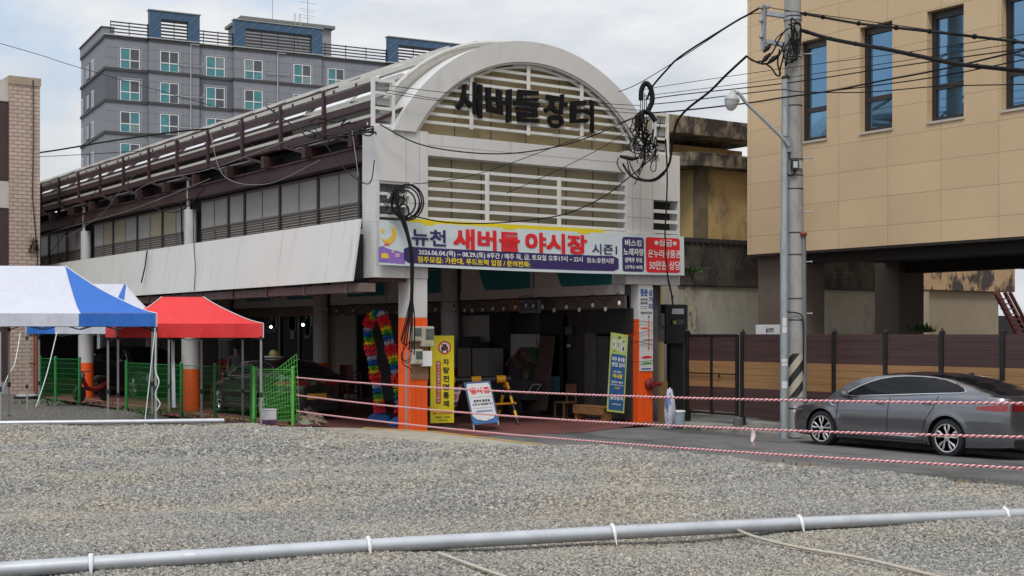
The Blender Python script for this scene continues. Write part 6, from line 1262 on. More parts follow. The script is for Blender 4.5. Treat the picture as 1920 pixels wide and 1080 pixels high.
tag(m.build('cable_tangle', rubber, smooth=True), 'dark tangle of cables under the roof rails next to the gate', 'cable')
# coil and bundle on the left pylon
m = MB()
for r_, cx, cy, o in ((31, 762, 378, 0), (29, 760, 380, .04), (24, 757, 381, .08), (33, 764, 379, .1), (13, 757, 396, .03)):
    m.tube([at(cx + r_ * (.92 if k else .92) * math.cos(k * .3) * (1 if r_ > 14 else .8), cy + r_ * 1.02 * math.sin(k * .3), 27.75 - o) for k in range(22)], .018, 6)
tag(m.build('cable_coil', rubber, smooth=True), 'coil of black cable hanging on the open grid of the left pylon', 'cable')
m = MB()
for k in range(6): 
    d = (k - 2.5) * 1.6; m.tube(smooth_path([at(px + d * .6 + rg.uniform(-1, 1), py, 27.6 - .03 * k) for px, py in ((748, 352), (744, 375), (750, 400), (757, 416), (766, 446), (771, 475), (773, 510), (772, 560), (770 + d, 600), (764 + d * 2.4, 640 + 5 * k))]), .015, 6)
for pts in (((770, 560), (758, 610), (752, 636), (758, 646), (768, 643)), ((769, 580), (757, 650), (755, 672), (764, 680), (772, 672)), ((753, 672), (757, 684), (768, 690), (774, 700)), ((764, 646), (754, 660), (753, 672), (762, 676), (772, 664), (764, 652))): m.tube(smooth_path([at(*q, 27.55) for q in pts]), .010, 6)
tag(m.build('cable_bundle', rubber, smooth=True), 'bundle of black cables running down over the banner and the left gate column', 'cable')
m = MB(); gd = [(713 + rg.random() * 50, 345 + rg.random() * 60) for _ in range(40)]
for k in range(9): m.tube(smooth_path([at(*gd[(k * 4 + j) % 40], 27.7) for j in range(4)]), .008, 5)
tag(m.build('cable_tangle', rubber, smooth=True), 'thin cables tangled inside the open grid of the left pylon', 'cable')
o = MB().obox(at(733, 369, 27.75), R3 * .075, F3 * .03, (0, 0, .09)).build('junction_box', mat('box_pale', (0.42, 0.47, 0.44), 0.5, var=0.3, scale=14), bevel=.008); tag(o, 'small pale junction box among the cables in the left pylon', 'box')
# tangle and corrugated loops on the right pylon
TG = thing('conduit_loop', at(1212, 230, 31), 'two black corrugated conduit loops standing above the right gate pylon', 'conduit')
def corr(pts, r):
    P_ = smooth_path([at(*p) for p in pts], 14); return MB().tube(P_, [r * (1 + .10 * (i % 2)) for i in range(len(P_))], 12)
corr([(1202, 188, 30.6), (1203, 168, 30.6), (1211, 156, 30.6), (1220, 166, 30.6), (1223, 188, 30.6), (1216, 206, 30.6)], .055).build('conduit', rubber, TG, smooth=True)
corr([(1196, 240, 30.5), (1197, 218, 30.5), (1208, 210, 30.5), (1220, 214, 30.5), (1229, 228, 30.5)], .055).build('conduit', rubber, TG, smooth=True)
corr([(1205, 232, 30.4), (1204, 215, 30.4), (1210, 207, 30.4)], .05).build('conduit', rubber, TG, smooth=True)
m = MB()
for k in range(26):
    c = (rg.gauss(1206, 11), rg.gauss(265, 22)); P_ = [at(c[0] + rg.gauss(0, 9), c[1] + rg.gauss(0, 16), 30.75 - rg.random() * .25) for _ in range(5)]; m.tube(smooth_path(P_), rg.choice((.009, .012, .016)), 6)
for k in range(4): m.tube([at(1203 + k * 3, 165 + k * 5, 30.7), at(1200 + k * 4, 215, 30.7), at(1198 + k * 5, 262, 30.7)], .010, 5)
for pts in (((1160, 296), (1157, 306), (1163, 318), (1170, 325)), ((1180, 302), (1186, 318), (1200, 334), (1225, 336), (1246, 320)), ((1176, 300), (1182, 325), (1200, 338), (1228, 339), (1247, 325))): m.tube(smooth_path([at(*q, 30.65) for q in pts]), .014, 6)
m.tube([at(1162, 293, 30.6), at(1172, 295, 30.6), at(1185, 298, 30.6), at(1196, 296, 30.6)], [.03, .045, .05, .03], 8)
tag(m.build('cable_tangle', rubber, smooth=True), 'thick tangle of black cables hanging at the right end of the arch', 'cable')
tag(MB().tube(smooth_path([at(px, py, 31.2) for px, py in ((1248, 260), (1251, 330), (1249, 400), (1247, 440), (1252, 520), (1262, 560))]), .018, 6).tube(smooth_path([at(px, py, 31.3) for px, py in ((1252, 520), (1258, 545), (1262, 575))]), .02, 6).build('service_cable', rubber, smooth=True), 'black cable dropping down the outer edge of the right gate pylon', 'cable')
# ================================================================ things in and around the gate
def local_thing(name, px, py, z, label, cat, yaw=0.0, group=None):
    p = onz(px, py, z); return thing(name, p, label, cat, group, rz=math.atan2(RT[1], RT[0]) + yaw), p
# tall yellow banner stand
YB, p = local_thing('banner_stand', 829, 803, .02, 'tall yellow banner stand with no-car symbol beside the left gate column', 'banner stand', .30)
S_ = (p - Vector((*CP, 0))).dot(F3); W_, H_, Z0 = .535, 1.93, .12
MB().box(-W_ / 2, W_ / 2, -.012, .012, Z0, Z0 + H_).build('banner_panel', mat('banner_bright_yellow', (0.78, 0.66, 0.015), 0.5, var=0.04), YB, local=True)
MB().box(-.20, .20, -.22, .24, -.02, .06).box(-.03, .03, .02, .05, .05, Z0 + H_ - .05).build('stand_base', black, YB, local=True, bevel=.01)
O_ = Vector((-W_ / 2, -.0145, Z0)); m = MB(); m.add(*(lambda q: (q.v, q.f))(MB().prism(arcpts(.32, 1.665, .150, 0, 358, 40), O_, X, Z, (0, -.001, 0)))); m.build('sign_disc', mat('sign_orange_red', (0.60, 0.07, 0.02), 0.5), YB, local=True)
MB().prism(arcpts(.32, 1.665, .115, 0, 358, 36), O_ - Y * .0015, X, Z, (0, -.001, 0)).build('sign_disc', white_t, YB, local=True)
m = MB(); O2 = O_ - Y * .003
for pl in ([(.245, 1.60), (.395, 1.60), (.40, 1.665), (.375, 1.69), (.265, 1.69), (.24, 1.665)], [(.268, 1.69), (.372, 1.69), (.352, 1.745), (.288, 1.745)], [(.25, 1.565), (.28, 1.565), (.28, 1.60), (.25, 1.60)], [(.36, 1.565), (.39, 1.565), (.39, 1.60), (.36, 1.60)]): m.prism(pl, O2, X, Z, (0, -.001, 0))
for k, ch in enumerate('차량전면통제'): text(m, ch, O_ - Y * .001, X, Z, .285, 1.275 - k * .185, .425, 1.42 - k * .185, .04)
text(m, '고정금지 ~ 오후8시', O_ - Y * .001, X, Z, .10, .105, .45, .155, .02); text(m, '유천전통시장', O_ - Y * .001, X, Z, .16, .045, .39, .075, .01); m.build('lettering', black_t, YB, local=True)
m = MB(); m.prism([(.305 + .02, 1.745), (.345 - .07, 1.775 - .0), (.245 + .03, 1.75), (.405 - .02, 1.575), (.42 - .02, 1.60)], O2 - Y * .0015, X, Z, (0, -.001, 0)); m.f = m.f; 
m = MB(); m.prism([(.235, 1.735), (.252, 1.752), (.405, 1.595), (.388, 1.578)], O2 - Y * .002, X, Z, (0, -.001, 0)); m.prism(rrect(.125, .42, .235, 1.37, .025), O_, X, Z, (0, -.001, 0)); text(m, '2025.11.01.토요일부터', O_ - Y * .001, X, Z, .05, .185, .50, .255, .025); m.build('red_print', mat('print_brick', (0.50, 0.045, 0.03), 0.5), YB, local=True)
m = MB()
for k, ch in enumerate('※상시이동형주차금지차량운행'[:13]): text(m, ch, O_ - Y * .002, X, Z, .153, 1.285 - k * .069, .207, 1.34 - k * .069, .02)
m.build('lettering', white_t, YB, local=True)
# A-frame sign
tl_, tr2, bl_, br_ = at(870, 717, 29.35), at(919, 713.5, 29.75), at(887, 797, 28.95), at(933, 789, 29.35)
AF = thing('a_frame_sign', (bl_ + br_) / 2, 'white A-frame sign with red heading and blue border standing in the gate', 'sign')
u_, v_ = (tr2 - tl_), (bl_ - tl_); n_ = u_.cross(v_).normalized(); n_ = n_ if n_.dot(F3) < 0 else -n_
def fb_(m, pl, o, d=.002): m.prism([(x, 1 - y) for x, y in pl], tl_ + n_ * o, u_, v_, n_ * d)
m = MB(); fb_(m, [(0, 0), (1, 0), (1, 1), (0, 1)], -.02, .02); m.build('board', mat('frame_navy', (0.06, 0.10, 0.20), 0.5), AF)
m = MB(); fb_(m, [(.06, .03), (.94, .03), (.94, .16), (.80, .075), (.5, .045), (.2, .075), (.06, .16)], .001); fb_(m, [(.06, .955), (.06, .86), (.1, .955)], .001); m.build('blue_print', mat('print_cobalt', (0.03, 0.16, 0.45), 0.5), AF)
m = MB(); fb_(m, [(.06, .20), (.20, .115), (.5, .07), (.80, .115), (.94, .20), (.94, .90), (.90, .955), (.10, .955), (.06, .90)], .0015); m.build('white_face', mat('sign_face', (0.60, 0.61, 0.63), 0.5), AF)
def aft(m, s, x0, y0, x1, y1, bold): text(m, s, tl_ + v_ + n_ * .005, u_, -v_, x0, y0, x1, y1, bold)
m = MB(); aft(m, '행사중', .13, .70, .90, .86, .05); m.build('lettering', red_t, AF)
m = MB(); aft(m, '통행에 불편을', .20, .51, .82, .57, .03); aft(m, '드려서 죄송합니다', .13, .43, .90, .49, .03); fb_(m, [(.12, .625), (.9, .625), (.9, .63), (.12, .63)], .003); fb_(m, [(.12, .37), (.9, .37), (.9, .375), (.12, .375)], .003); m.build('lettering', black_t, AF)
m = MB(); aft(m, '유천전통시장상인회', .22, .27, .82, .32, .02); m.build('lettering', blue_t, AF)
r0_, r1_ = at(848, 792, 30.3), at(892, 786, 30.7); m = MB(); m.bar(tl_, r0_, .025); m.bar(tr2, r1_, .025); k1, k2 = tl_.lerp(r0_, .12), tl_.lerp(r0_, .86); k3, k4 = tr2.lerp(r1_, .12), tr2.lerp(r1_, .86); m.add([k1, k3, k4, k2], [(0, 1, 2, 3)]); m.build('rear_board', mat('board_back', (0.03, 0.03, 0.032), 0.6), AF)
m = MB(); m.bar(bl_, bl_ + v_.normalized() * .12, .025); m.bar(br_, br_ + v_.normalized() * .10, .025); m.build('foot', steelm, AF)
# striped barricade
BC = thing('barricade', onz(880, 794, .02), 'black and yellow striped barricade on slanted legs behind the A-frame sign', 'barricade')
a, b = at(735, 716.5, 31.0), at(957, 710.5, 31.6); d = b - a; yw = mat('barricade_yellow', (0.80, 0.37, 0.01), 0.45)
MB().cyl(a, b, .082, n=20).build('bar', black, BC, smooth=True); m = MB()
for fa, fb2 in ((.0, .055), (.225, .293), (.45, .525), (.665, .745), (.88, .955)): m.cyl(a + d * fa, a + d * fb2, .090, n=20)
m.build('yellow_band', yw, BC, smooth=True)
for pts in (((949, 712, 31.6), (972, 796, 31.0)), ((950, 706, 31.7), (932, 794, 32.2)), ((758, 716, 31.1), (746, 800, 30.8)), ((758, 716, 31.1), (770, 792, 31.9))):
    A_, B_ = at(*pts[0]), at(*pts[1]); l_ = MB().cyl(A_, B_, .028, n=12).build('leg', black, BC, smooth=True); q = MB()
    for fa in (.06, .38, .70): q.cyl(A_.lerp(B_, fa), A_.lerp(B_, fa + .16), .034, n=12)
    q.build('yellow_band', yw, l_, smooth=True)
m = MB(); m.cyl(at(765, 766, 31.3), at(968, 756, 31.8), .028, n=10); m.build('lower_rail', yw, BC, smooth=True)
c0_, c1_ = at(838, 727, 31.1), at(875, 725, 31.2); q = MB().add([c0_ - Z * .42, c1_ - Z * .42, c1_, c0_], [(0, 1, 2, 3)]); o = q.build('hung_notice', white_t, BC); o.modifiers.new('t', 'SOLIDIFY').thickness = .006
m = MB(); uu = (c1_ - c0_); text(m, '차량', c0_ - Z * .42 - F3 * .012, uu, Z, .15, .11, .95, .27, .03); m.build('lettering', red_t, o); m = MB(); text(m, '도로에 주차', c0_ - Z * .42 - F3 * .012, uu, Z, .1, .31, .95, .38, .02); m.build('lettering', navy_t, o)
m = MB(); m.add([c0_ - Z * .42 - F3 * .01, c1_ - Z * .42 - F3 * .01, c1_ - Z * .34 - F3 * .01, c0_ - Z * .34 - F3 * .01], [(0, 1, 2, 3)]); m.build('navy_strip', navy_t, o)
# blue banner stand at the right column
BS = thing('banner_stand', onz(1160, 787, -.02), 'slim blue and green banner stand leaning beside the right gate column', 'banner stand')
q0, q1, q2, q3 = at(1138, 771, 31.0), at(1170, 775, 31.3), at(1177, 626, 31.45), at(1146, 623, 31.15); U_, V_ = q1 - q0, q3 - q0; nn_ = U_.cross(V_).normalized(); nn_ = nn_ if nn_.dot(F3) < 0 else -nn_
def bsp(m, pl, o, d=.002): m.prism(pl, q0 + nn_ * o, U_, V_, nn_ * d)
m = MB(); bsp(m, [(0, 0), (1, 0), (1, 1), (0, 1)], -.012, .012); m.build('banner_panel', mat('banner_lime', (0.42, 0.50, 0.13), 0.5, var=0.15, scale=5), BS)
m = MB(); bsp(m, rrect(.07, .025, .93, .735, .04), .001); m.build('blue_print', mat('print_deep_blue', (0.025, 0.10, 0.26), 0.5, var=0.1, scale=5), BS)
m = MB()
for x, y, w2, h2 in ((.1, .80, .22, .12), (.36, .78, .2, .14), (.6, .77, .3, .10), (.62, .88, .26, .06), (.12, .93, .2, .03)): bsp(m, rrect(x, y, x + w2, y + h2, .02), .001)
m.build('pale_print', mat('print_pale', (0.55, 0.58, 0.52), 0.5, var=0.25, scale=18), BS)
m = MB()
for x, y, w2, h2 in ((.16, .83, .06, .05), (.42, .82, .05, .06), (.7, .79, .1, .05), (.72, .895, .08, .03), (.42, .94, .16, .025), (.2, .76, .08, .02)): bsp(m, rrect(x, y, x + w2, y + h2, .01), .003)
m.build('dark_print', mat('print_teal_dark', (0.04, 0.08, 0.09), 0.5, var=0.4), BS)
def bst(m, s, x0, y0, x1, y1, b=.03): text(m, s, q0 + nn_ * .005, U_, V_, x0, y0, x1, y1, b)
m = MB(); bst(m, '외부 음식물', .13, .645, .87, .70); bst(m, '반입 금지', .13, .575, .87, .63); bst(m, '흡연금지', .13, .155, .87, .215); bst(m, '유천 새버들', .25, .50, .70, .525, .01); bst(m, '26.06.04.~08.29.', .15, .37, .85, .395, .01); bst(m, '매주 목금토 17시~22시', .15, .335, .85, .355, .01); bst(m, '유천시장상인회', .25, .09, .75, .11, .01); m.build('lettering', white_t, BS)
m = MB(); bst(m, '야시장', .22, .43, .78, .485, .04); bst(m, '유천시장', .35, .295, .65, .318, .01); m.build('lettering', yellow_t, BS)
m = MB(); c = onz(1160, 787, -.02); m.obox(c + Z * .05, R3 * .30, F3 * .16, Z * .05); m.bar(c + Z * .08 + F3 * .05, (q2 + q3) / 2 + F3 * .05, .03); m.build('stand_base', black, BS, bevel=.01)
# guide sign on the right column
GS = thing('guide_sign', (6.4, .0, 1.2), 'tall white guide sign with blue heading and orange route line on the right gate column', 'sign')
g0, g1 = ony(1199, 696, .008), ony(1224, 540, .008); gx0, gx1, gz0, gz1 = g0.x, g1.x, g0.z, g1.z
MB().box(gx0, gx1, .0, .014, gz0, gz1).build('board', mat('sign_board_white', (0.60, 0.61, 0.62), 0.4, var=0.04), GS, bevel=.002)
def gst(m, s, a, b, c, d, bo=.03): text(m, s, (gx0, -.004, gz0), X, Z, (gx1 - gx0) * a, (gz1 - gz0) * c, (gx1 - gx0) * b, (gz1 - gz0) * d, bo)
def gsb(m, a, b, c, d): m.box(gx0 + (gx1 - gx0) * a, gx0 + (gx1 - gx0) * b, -.005, -.0005, gz0 + (gz1 - gz0) * c, gz0 + (gz1 - gz0) * d)
m = MB(); gst(m, '청춘', .03, .60, .90, .99, .05); gst(m, '삼', .66, .97, .905, .985); gst(m, '거', .66, .97, .825, .895); gst(m, '리', .66, .97, .745, .815); gsb(m, .12, .85, .02, .035); m.build('lettering', mat('print_sign_blue', (0.02, 0.09, 0.33), 0.5), GS)
m = MB(); gst(m, '유천시장', .05, .58, .845, .875, .02); gst(m, '청년식당', .05, .58, .80, .835, .02); gst(m, '청춘삼거리 출구', .07, .93, .685, .715, .015); gsb(m, .05, .55, .775, .778); gsb(m, .05, .55, .755, .758); gsb(m, .25, .9, .375, .379); gst(m, '입구', .62, .76, .635, .665, .01); m.build('lettering', black_t, GS)
m = MB(); gsb(m, .64, .72, .27, .62); gsb(m, .08, .639, .505, .525); m.prism([(gx0 + (gx1 - gx0) * .62, gz0 + (gz1 - gz0) * .27), (gx0 + (gx1 - gx0) * .68, gz0 + (gz1 - gz0) * .235), (gx0 + (gx1 - gx0) * .74, gz0 + (gz1 - gz0) * .27)], (0, -.005, 0), X, Z, (0, .004, 0)); m.build('route_line', orange_t, GS)
for (za, zb2, mm_, nm) in ((.15, .185, red_t, 'red_stroke'), (.08, .11, green_t, 'green_stroke')):
    m = MB(); m.prism([(gx0 + (gx1 - gx0) * x, gz0 + (gz1 - gz0) * z) for x, z in ((.1, za + .01), (.3, za), (.85, za + .006), (.93, zb2 - .01), (.6, zb2), (.3, zb2 - .006))], (0, -.005, 0), X, Z, (0, .004, 0)); m.build(nm, mm_, GS)
m = MB()
for pts in (((1177, 605), (1200, 602), (1225, 605)), ((1178, 632), (1198, 625), (1225, 618)), ((1178, 640), (1200, 641), (1226, 648)), ((1178, 646), (1205, 640), (1226, 637)), ((1178, 680), (1225, 676))): m.tube(smooth_path([ony(px, py, -.04) for px, py in pts]), .006, 5)
tag(m.build('service_cable', rubber, smooth=True), 'thin dark cords tied round the right gate column over the guide sign', 'cable')
HY = thing('fire_valve', ony(1217, 720, -.05), 'dark red fire hose valve sticking out of the orange right gate column', 'valve'); p = ony(1217, 720, .0); mv = mat('valve_red', (0.17, 0.015, 0.02), 0.4, var=0.3, scale=20)
MB().lathe(p, [(.13, -.02), (.14, .05), (.10, .08), (.06, .10), (.06, .16), (.09, .17), (.09, .20), (.03, .21)], 20, (0, -1, 0)).build('valve_body', mv, HY, smooth=True); MB().cyl(p + Vector((.05, -.1, 0)), p + Vector((.22, -.12, 0)), .045, n=14).lathe(p + Vector((.2, -.12, 0)), [(.06, 0), (.06, .05), (.02, .06)], 14, (1, 0, 0)).build('outlet', mv, HY, smooth=True)
# electric meters on the left column
def meter(px0, px1, py0, py1, label, col):
    a, b = ony(px0, py1, -.06), ony(px1, py0, -.06); t = thing('electric_meter', (a + b) / 2, label, 'meter', 'electric meters on the left gate column'); mm_ = mat('meter_cream%d' % px0, col, 0.45, var=0.08)
    MB().box(a.x, b.x, -.115, .012, a.z, b.z).build('case', mm_, t, bevel=.02); w_, h = b.x - a.x, b.z - a.z
    MB().box(a.x + w_ * .30, b.x - w_ * .08, -.124, -.116, a.z + h * .35, b.z - h * .12).build('meter_window', mat('meter_glass', (0.10, 0.12, 0.11), 0.15, var=0.5, scale=20), t); MB().box(a.x + w_ * .3, a.x + w_ * .7, -.121, -.116, a.z + h * .12, a.z + h * .22).build('meter_label', mat('meter_tag', (0.5, 0.42, 0.2), 0.5), t)
    return t
a, b = ony(769, 712, .0), ony(802, 640, .0); tag(MB().box(a.x, b.x + .02, .001, .014, a.z, b.z).build('wooden_board', mat('raw_wood', (0.25, 0.135, 0.075), 0.8, var=0.3, scale=4, stretch=(1, 1, 8))), 'bare wooden board behind the electric meters on the left gate column', 'board')
meter(769, 789, 612, 640, 'left one of the two upper cream electric meters', (0.50, 0.46, 0.37)); meter(789, 812, 612, 650, 'right and larger one of the two upper cream electric meters', (0.47, 0.44, 0.36)); meter(772, 791, 655, 683, 'lower cream electric meter next to the plain white box', (0.55, 0.52, 0.45))
a, b = ony(791, 687, -.06), ony(809, 658, -.06); o = thing('meter_cover', (a + b) / 2, 'plain white flat box right of the lower electric meter', 'box'); MB().box(a.x, b.x, -.09, .012, a.z, b.z).build('case', white_t, o, bevel=.006); MB().box(a.x - .008, a.x - .001, -.08, -.03, a.z + .03, b.z - .03).build('hinge', steelm, o)
tag(MB().box(-.103 - .03, -.103, .10, .14, .02, 1.75).box(-.128, -.1, .095, .145, .6, .64).box(-.128, -.1, .095, .145, 1.4, 1.44).build('conduit', steelm), 'narrow grey conduit on the side of the left gate column', 'conduit')
# string of bulbs between the inner columns, hung signs, bench and dark shop things
BL = thing('string_light', onx(1000, 575, 5.2), 'string of unlit white bulbs hanging in front of the shop signs', 'string light')
bulbs = [(612, 580), (631, 583), (642, 592), (662, 582), (704, 590), (725, 586), (744, 586), (816, 581), (829, 582), (851, 580), (871, 582), (885, 583), (905, 581), (924, 579), (944, 579), (966, 576), (986, 573), (1000, 574), (1017, 576), (1039, 582), (1062, 576), (1086, 581), (1111, 573), (1135, 580), (1161, 569)]
wp = []
for k, (px, py) in enumerate(bulbs):
    c = onx(px, py, 5.45); wp += [c + Z * (.20 if k % 2 else .26)]
    s_ = MB().cyl(c + Z * .06, c + Z * .13, .022, n=8).cyl(c + Z * .12, c + Z * (.20 if k % 2 else .26), .006, n=5).build('socket', black, BL, smooth=True); MB().lathe(c, [(.001, -.05), (.028, -.042), (.042, -.01), (.036, .03), (.02, .06)], 12).build('bulb', mat('bulb_white', (0.62, 0.62, 0.60), 0.2), s_, smooth=True)
MB().tube(smooth_path(wp, 4), .008, 5).build('wire', rubber, BL, smooth=True)
HS = thing('hanging_sign', onx(994, 572, 5.6), 'small hanging shop sign with dark letters and orange side below the teal signs', 'sign'); a, b = onx(975, 583, 5.6), onx(1014, 562, 5.6)
MB().box(5.55, 5.62, b.y, a.y, a.z - .06, b.z + .0).build('board', mat('sign_grey_blue', (0.20, 0.22, 0.25), 0.5), HS, bevel=.02); MB().box(5.50, 5.66, a.y + .001, a.y + .25, a.z - .0, b.z + .02).build('sign_side', mat('sign_ochre', (0.36, 0.15, 0.03), 0.5), HS)
m = MB(); text(m, '양천스파', (5.545, a.y - .08, a.z - .02), -Y, Z, 0, 0, (a.y - b.y) - .16, b.z - a.z - .03, .04); m.build('lettering', mat('letter_slate', (0.03, 0.05, 0.09), 0.5), HS)
BE2 = thing('bench', onx(1112, 786, 5.35), 'low wooden bench in front of the dark shop door inside the gate', 'bench'); y1, y0 = onx(1083, 770, 5.35).y, onx(1142, 770, 5.35).y; wd = mat('bench_wood', (0.26, 0.125, 0.05), 0.6, var=0.25, scale=3, stretch=(6, 1, 6))
MB().box(5.2, 5.5, y0, y1, .36, .40).build('seat', wd, BE2, bevel=.006); MB().box(5.19, 5.22, y0 + .02, y1 - .02, .20, .358).build('apron', wd, BE2)
for y in (y0 + .1, y1 - .1): MB().box(5.22, 5.48, y - .04, y + .04, .01, .355).build('leg', wd, BE2)
# cabinet, plank, toy house, chairs in the shade
y1, y0 = onx(858, 700, 5.5).y, onx(915, 700, 5.5).y; CBN = thing('cabinet', (5.7, (y0 + y1) / 2, .02), 'tall dull grey cabinet beside the inner column with a cable over its front', 'cabinet')
MB().box(5.5, 6.0, y0, y1, .02, 1.72).build('case', cab, CBN, bevel=.01); MB().box(5.485, 5.499, y0 + .03, (y0 + y1) / 2 - .01, .1, 1.68).build('door', cab, CBN, bevel=.004); MB().box(5.485, 5.499, (y0 + y1) / 2 + .01, y1 - .03, .1, 1.68).build('door', cab, CBN, bevel=.004)
tag(MB().tube(smooth_path([(5.46, (y0 + y1) / 2, 1.76), (5.45, (y0 + y1) / 2 - .02, 1.2), (5.45, (y0 + y1) / 2 - .03, .95)]), .014, 6).build('cord', rubber), 'black cord hanging down the front of the dull grey cabinet', 'cord')
for pxa, pxb, za, zb2, lb in ((866, 890, 1.74, 2.05, 'dark box on top of the dull grey cabinet, left one'), (890, 908, 1.74, 1.9, 'lower dark bundle on top of the dull grey cabinet')):
    ya, yb2 = onx(pxb, 640, 5.7).y, onx(pxa, 640, 5.7).y; q = MB().add([(5.6, ya, za), (5.9, ya, za), (5.9, yb2, za), (5.6, yb2, za), (5.63, ya + .05, zb2 - .05), (5.88, ya + .04, zb2), (5.87, yb2 - .03, zb2 - .02), (5.62, yb2 - .05, zb2 - .03)], [(3, 2, 1, 0), (4, 5, 6, 7), (0, 1, 5, 4), (1, 2, 6, 5), (2, 3, 7, 6), (3, 0, 4, 7)]); tag(q.build('storage_box', mat('box_dark', (0.022, 0.022, 0.024), 0.6), bevel=.02), lb, 'box')
k0, k1 = onx(992, 770, 5.2), onx(1022, 770, 5.2); t0, t1_ = onx(1013, 629, 5.75), onx(1038, 629, 5.75); tag(MB().add([k0, k1, t1_, t0, k0 + X * .06, k1 + X * .06, t1_ + X * .06, t0 + X * .06], [(0, 1, 2, 3), (7, 6, 5, 4), (0, 4, 5, 1), (1, 5, 6, 2), (2, 6, 7, 3), (3, 7, 4, 0)]).build('plank', mat('plank_dark', (0.055, 0.030, 0.024), 0.6, var=0.25, scale=3, stretch=(6, 6, 1))), 'wide dark brown plank leaning against the shop front', 'plank')
TH = thing('toy_house', onx(980, 740, 5.5), 'small playhouse with brown and green pitched roofs in the dark shop front', 'playhouse')
def roofhouse(pa, pb, pyt, pye, pyb, x, mw, mr_):
    ya, yb2 = onx(pb, 700, x).y, onx(pa, 700, x).y; zt_, ze_, zb_ = onx(pa, pyt, x).z, onx(pa, pye, x).z, max(.02, onx(pa, pyb, x).z); ym = (ya + yb2) / 2
    MB().prism([(ya + .05, zb_), (yb2 - .05, zb_), (yb2 - .05, ze_), (ym, zt_ - .04), (ya + .05, ze_)], (x, 0, 0), Y, Z, (.35, 0, 0)).build('wall', mw, TH); MB().prism([(ya - .03, ze_ - .05), (ym, zt_), (yb2 + .03, ze_ - .05), (yb2 + .03, ze_ - .0), (ym, zt_ + .06), (ya - .03, ze_)], (x - .06, 0, 0), Y, Z, (.47, 0, 0)).build('roof', mr_, TH)
dm = mat('play_dark', (0.03, 0.022, 0.02), 0.6); roofhouse(963, 992, 655, 674, 745, 5.4, dm, mat('play_brown', (0.115, 0.045, 0.035), 0.6)); roofhouse(952, 972, 672, 684, 745, 5.3, dm, MATS['play_brown']); roofhouse(985, 1003, 657, 680, 745, 5.55, mat('play_green', (0.025, 0.07, 0.035), 0.6), MATS['play_green'])
MB().box(5.38, 5.41, onx(990, 700, 5.4).y, onx(983, 700, 5.4).y, .75, 1.15).build('door', mat('play_tan', (0.16, 0.08, 0.035), 0.6), TH)
MCH = thing('motor_tricycle', onx(940, 770, 5.0), 'dark covered cargo cart standing in front of the playhouse', 'cart'); ya, yb2 = onx(985, 740, 4.9).y, onx(905, 740, 4.9).y
MB().box(4.85, 5.3, ya, yb2, .45, .60).box(4.85, 4.9, ya, yb2, .60, .95).box(5.25, 5.3, ya, yb2, .60, .95).box(4.9, 5.25, ya, ya + .05, .6, .95).box(4.9, 5.25, yb2 - .05, yb2, .6, .95).build('cargo_bed', mat('cart_dark', (0.025, 0.025, 0.028), 0.5), MCH, bevel=.01)
for y in (ya + .35, yb2 - .35): w_ = MB().lathe((4.80, y, .25), [(.14, -.0), (.24, 0), (.25, .06), (.24, .1), (.14, .1)], 22, (1, 0, 0)).build('wheel', tyre, MCH, smooth=True); MB().lathe((4.81, y, .25), [(.001, .0), (.13, .0), (.13, .05)], 20, (1, 0, 0)).build('rim', steelm, w_, smooth=True)
MB().tube([(4.95, ya, .6), (4.95, ya - .25, .85), (5.2, ya - .25, .85), (5.2, ya, .6)], .018, 8).build('handle', steelm, MCH, smooth=True)
CH = thing('wooden_chair', onx(1060, 775, 5.3), 'small dark wooden chair beside the dark brick shop pillar', 'chair'); c = onx(1060, 775, 5.3); cw_ = mat('chair_wood', (0.13, 0.06, 0.03), 0.6, var=0.2)
MB().box(c.x - .2, c.x + .2, c.y - .2, c.y + .2, .42, .46).build('seat', cw_, CH, bevel=.006); MB().box(c.x + .17, c.x + .2, c.y - .2, c.y + .2, .60, .88).build('backrest', cw_, CH, bevel=.006)
for dx in (-.18, .18):
    for dy in (-.18, .18): MB().box(c.x + dx - .02, c.x + dx + .02, c.y + dy - .02, c.y + dy + .02, .01, .419 if dx < 0 else .88).build('leg', cw_, CH)
o = MB().box(5.93, 5.96, onx(1072, 615, 5.95).y, onx(1060, 615, 5.95).y, onx(1066, 628, 5.95).z, onx(1066, 612, 5.95).z).build('plaque', mat('plaque_navy', (0.05, 0.055, 0.09), 0.5), bevel=.004); tag(o, 'small navy plaque on the dark brick shop pillar', 'sign'); o2 = MB().box(5.94, 5.96, onx(1069, 655, 5.95).y, onx(1063, 655, 5.95).y, onx(1066, 651, 5.95).z, onx(1066, 645, 5.95).z).build('notice', mat('notice_grey', (0.33, 0.33, 0.33), 0.6)); tag(o2, 'small pale notice on the dark brick shop pillar below the plaque', 'sign')
# stacked red chairs left of the garland
CS = onz(655, 775, .02); cr2_ = mat('chair_red', (0.10, 0.010, 0.016), 0.45)
def pchair(z, first=None):
    t = thing('plastic_chair', (CS.x + 1.2, CS.y + 2.2, z), '', 'chair', 'stacked dark red plastic chairs')
    MB().box(-.22, .22, -.22, .22, .40, .43).build('seat', cr2_, t, local=True, bevel=.02); MB().grid(lambda a, b: (-.21 + .42 * a, .21 + .06 * b + .04 * math.sin(a * math.pi), .43 + .42 * b), 6, 5).build('backrest', cr2_, t, local=True, smooth=True)
    for x in (-.2, .2):
        for y in (-.2, .2): MB().tube([(x * 1.12, y * 1.12, 0), (x, y, .40)], .022, 8).build('leg', cr2_, t, local=True)
        MB().tube([(x * 1.05, -.18, .42), (x * 1.1, -.17, .62), (x * 1.1, .12, .64), (x, .23, .60)], .018, 6).build('armrest', cr2_, t, local=True, smooth=True)
    return t
c1_ = pchair(.02); c1_['label'] = 'dark red plastic chair at the bottom of the stack behind the paper flower arch'
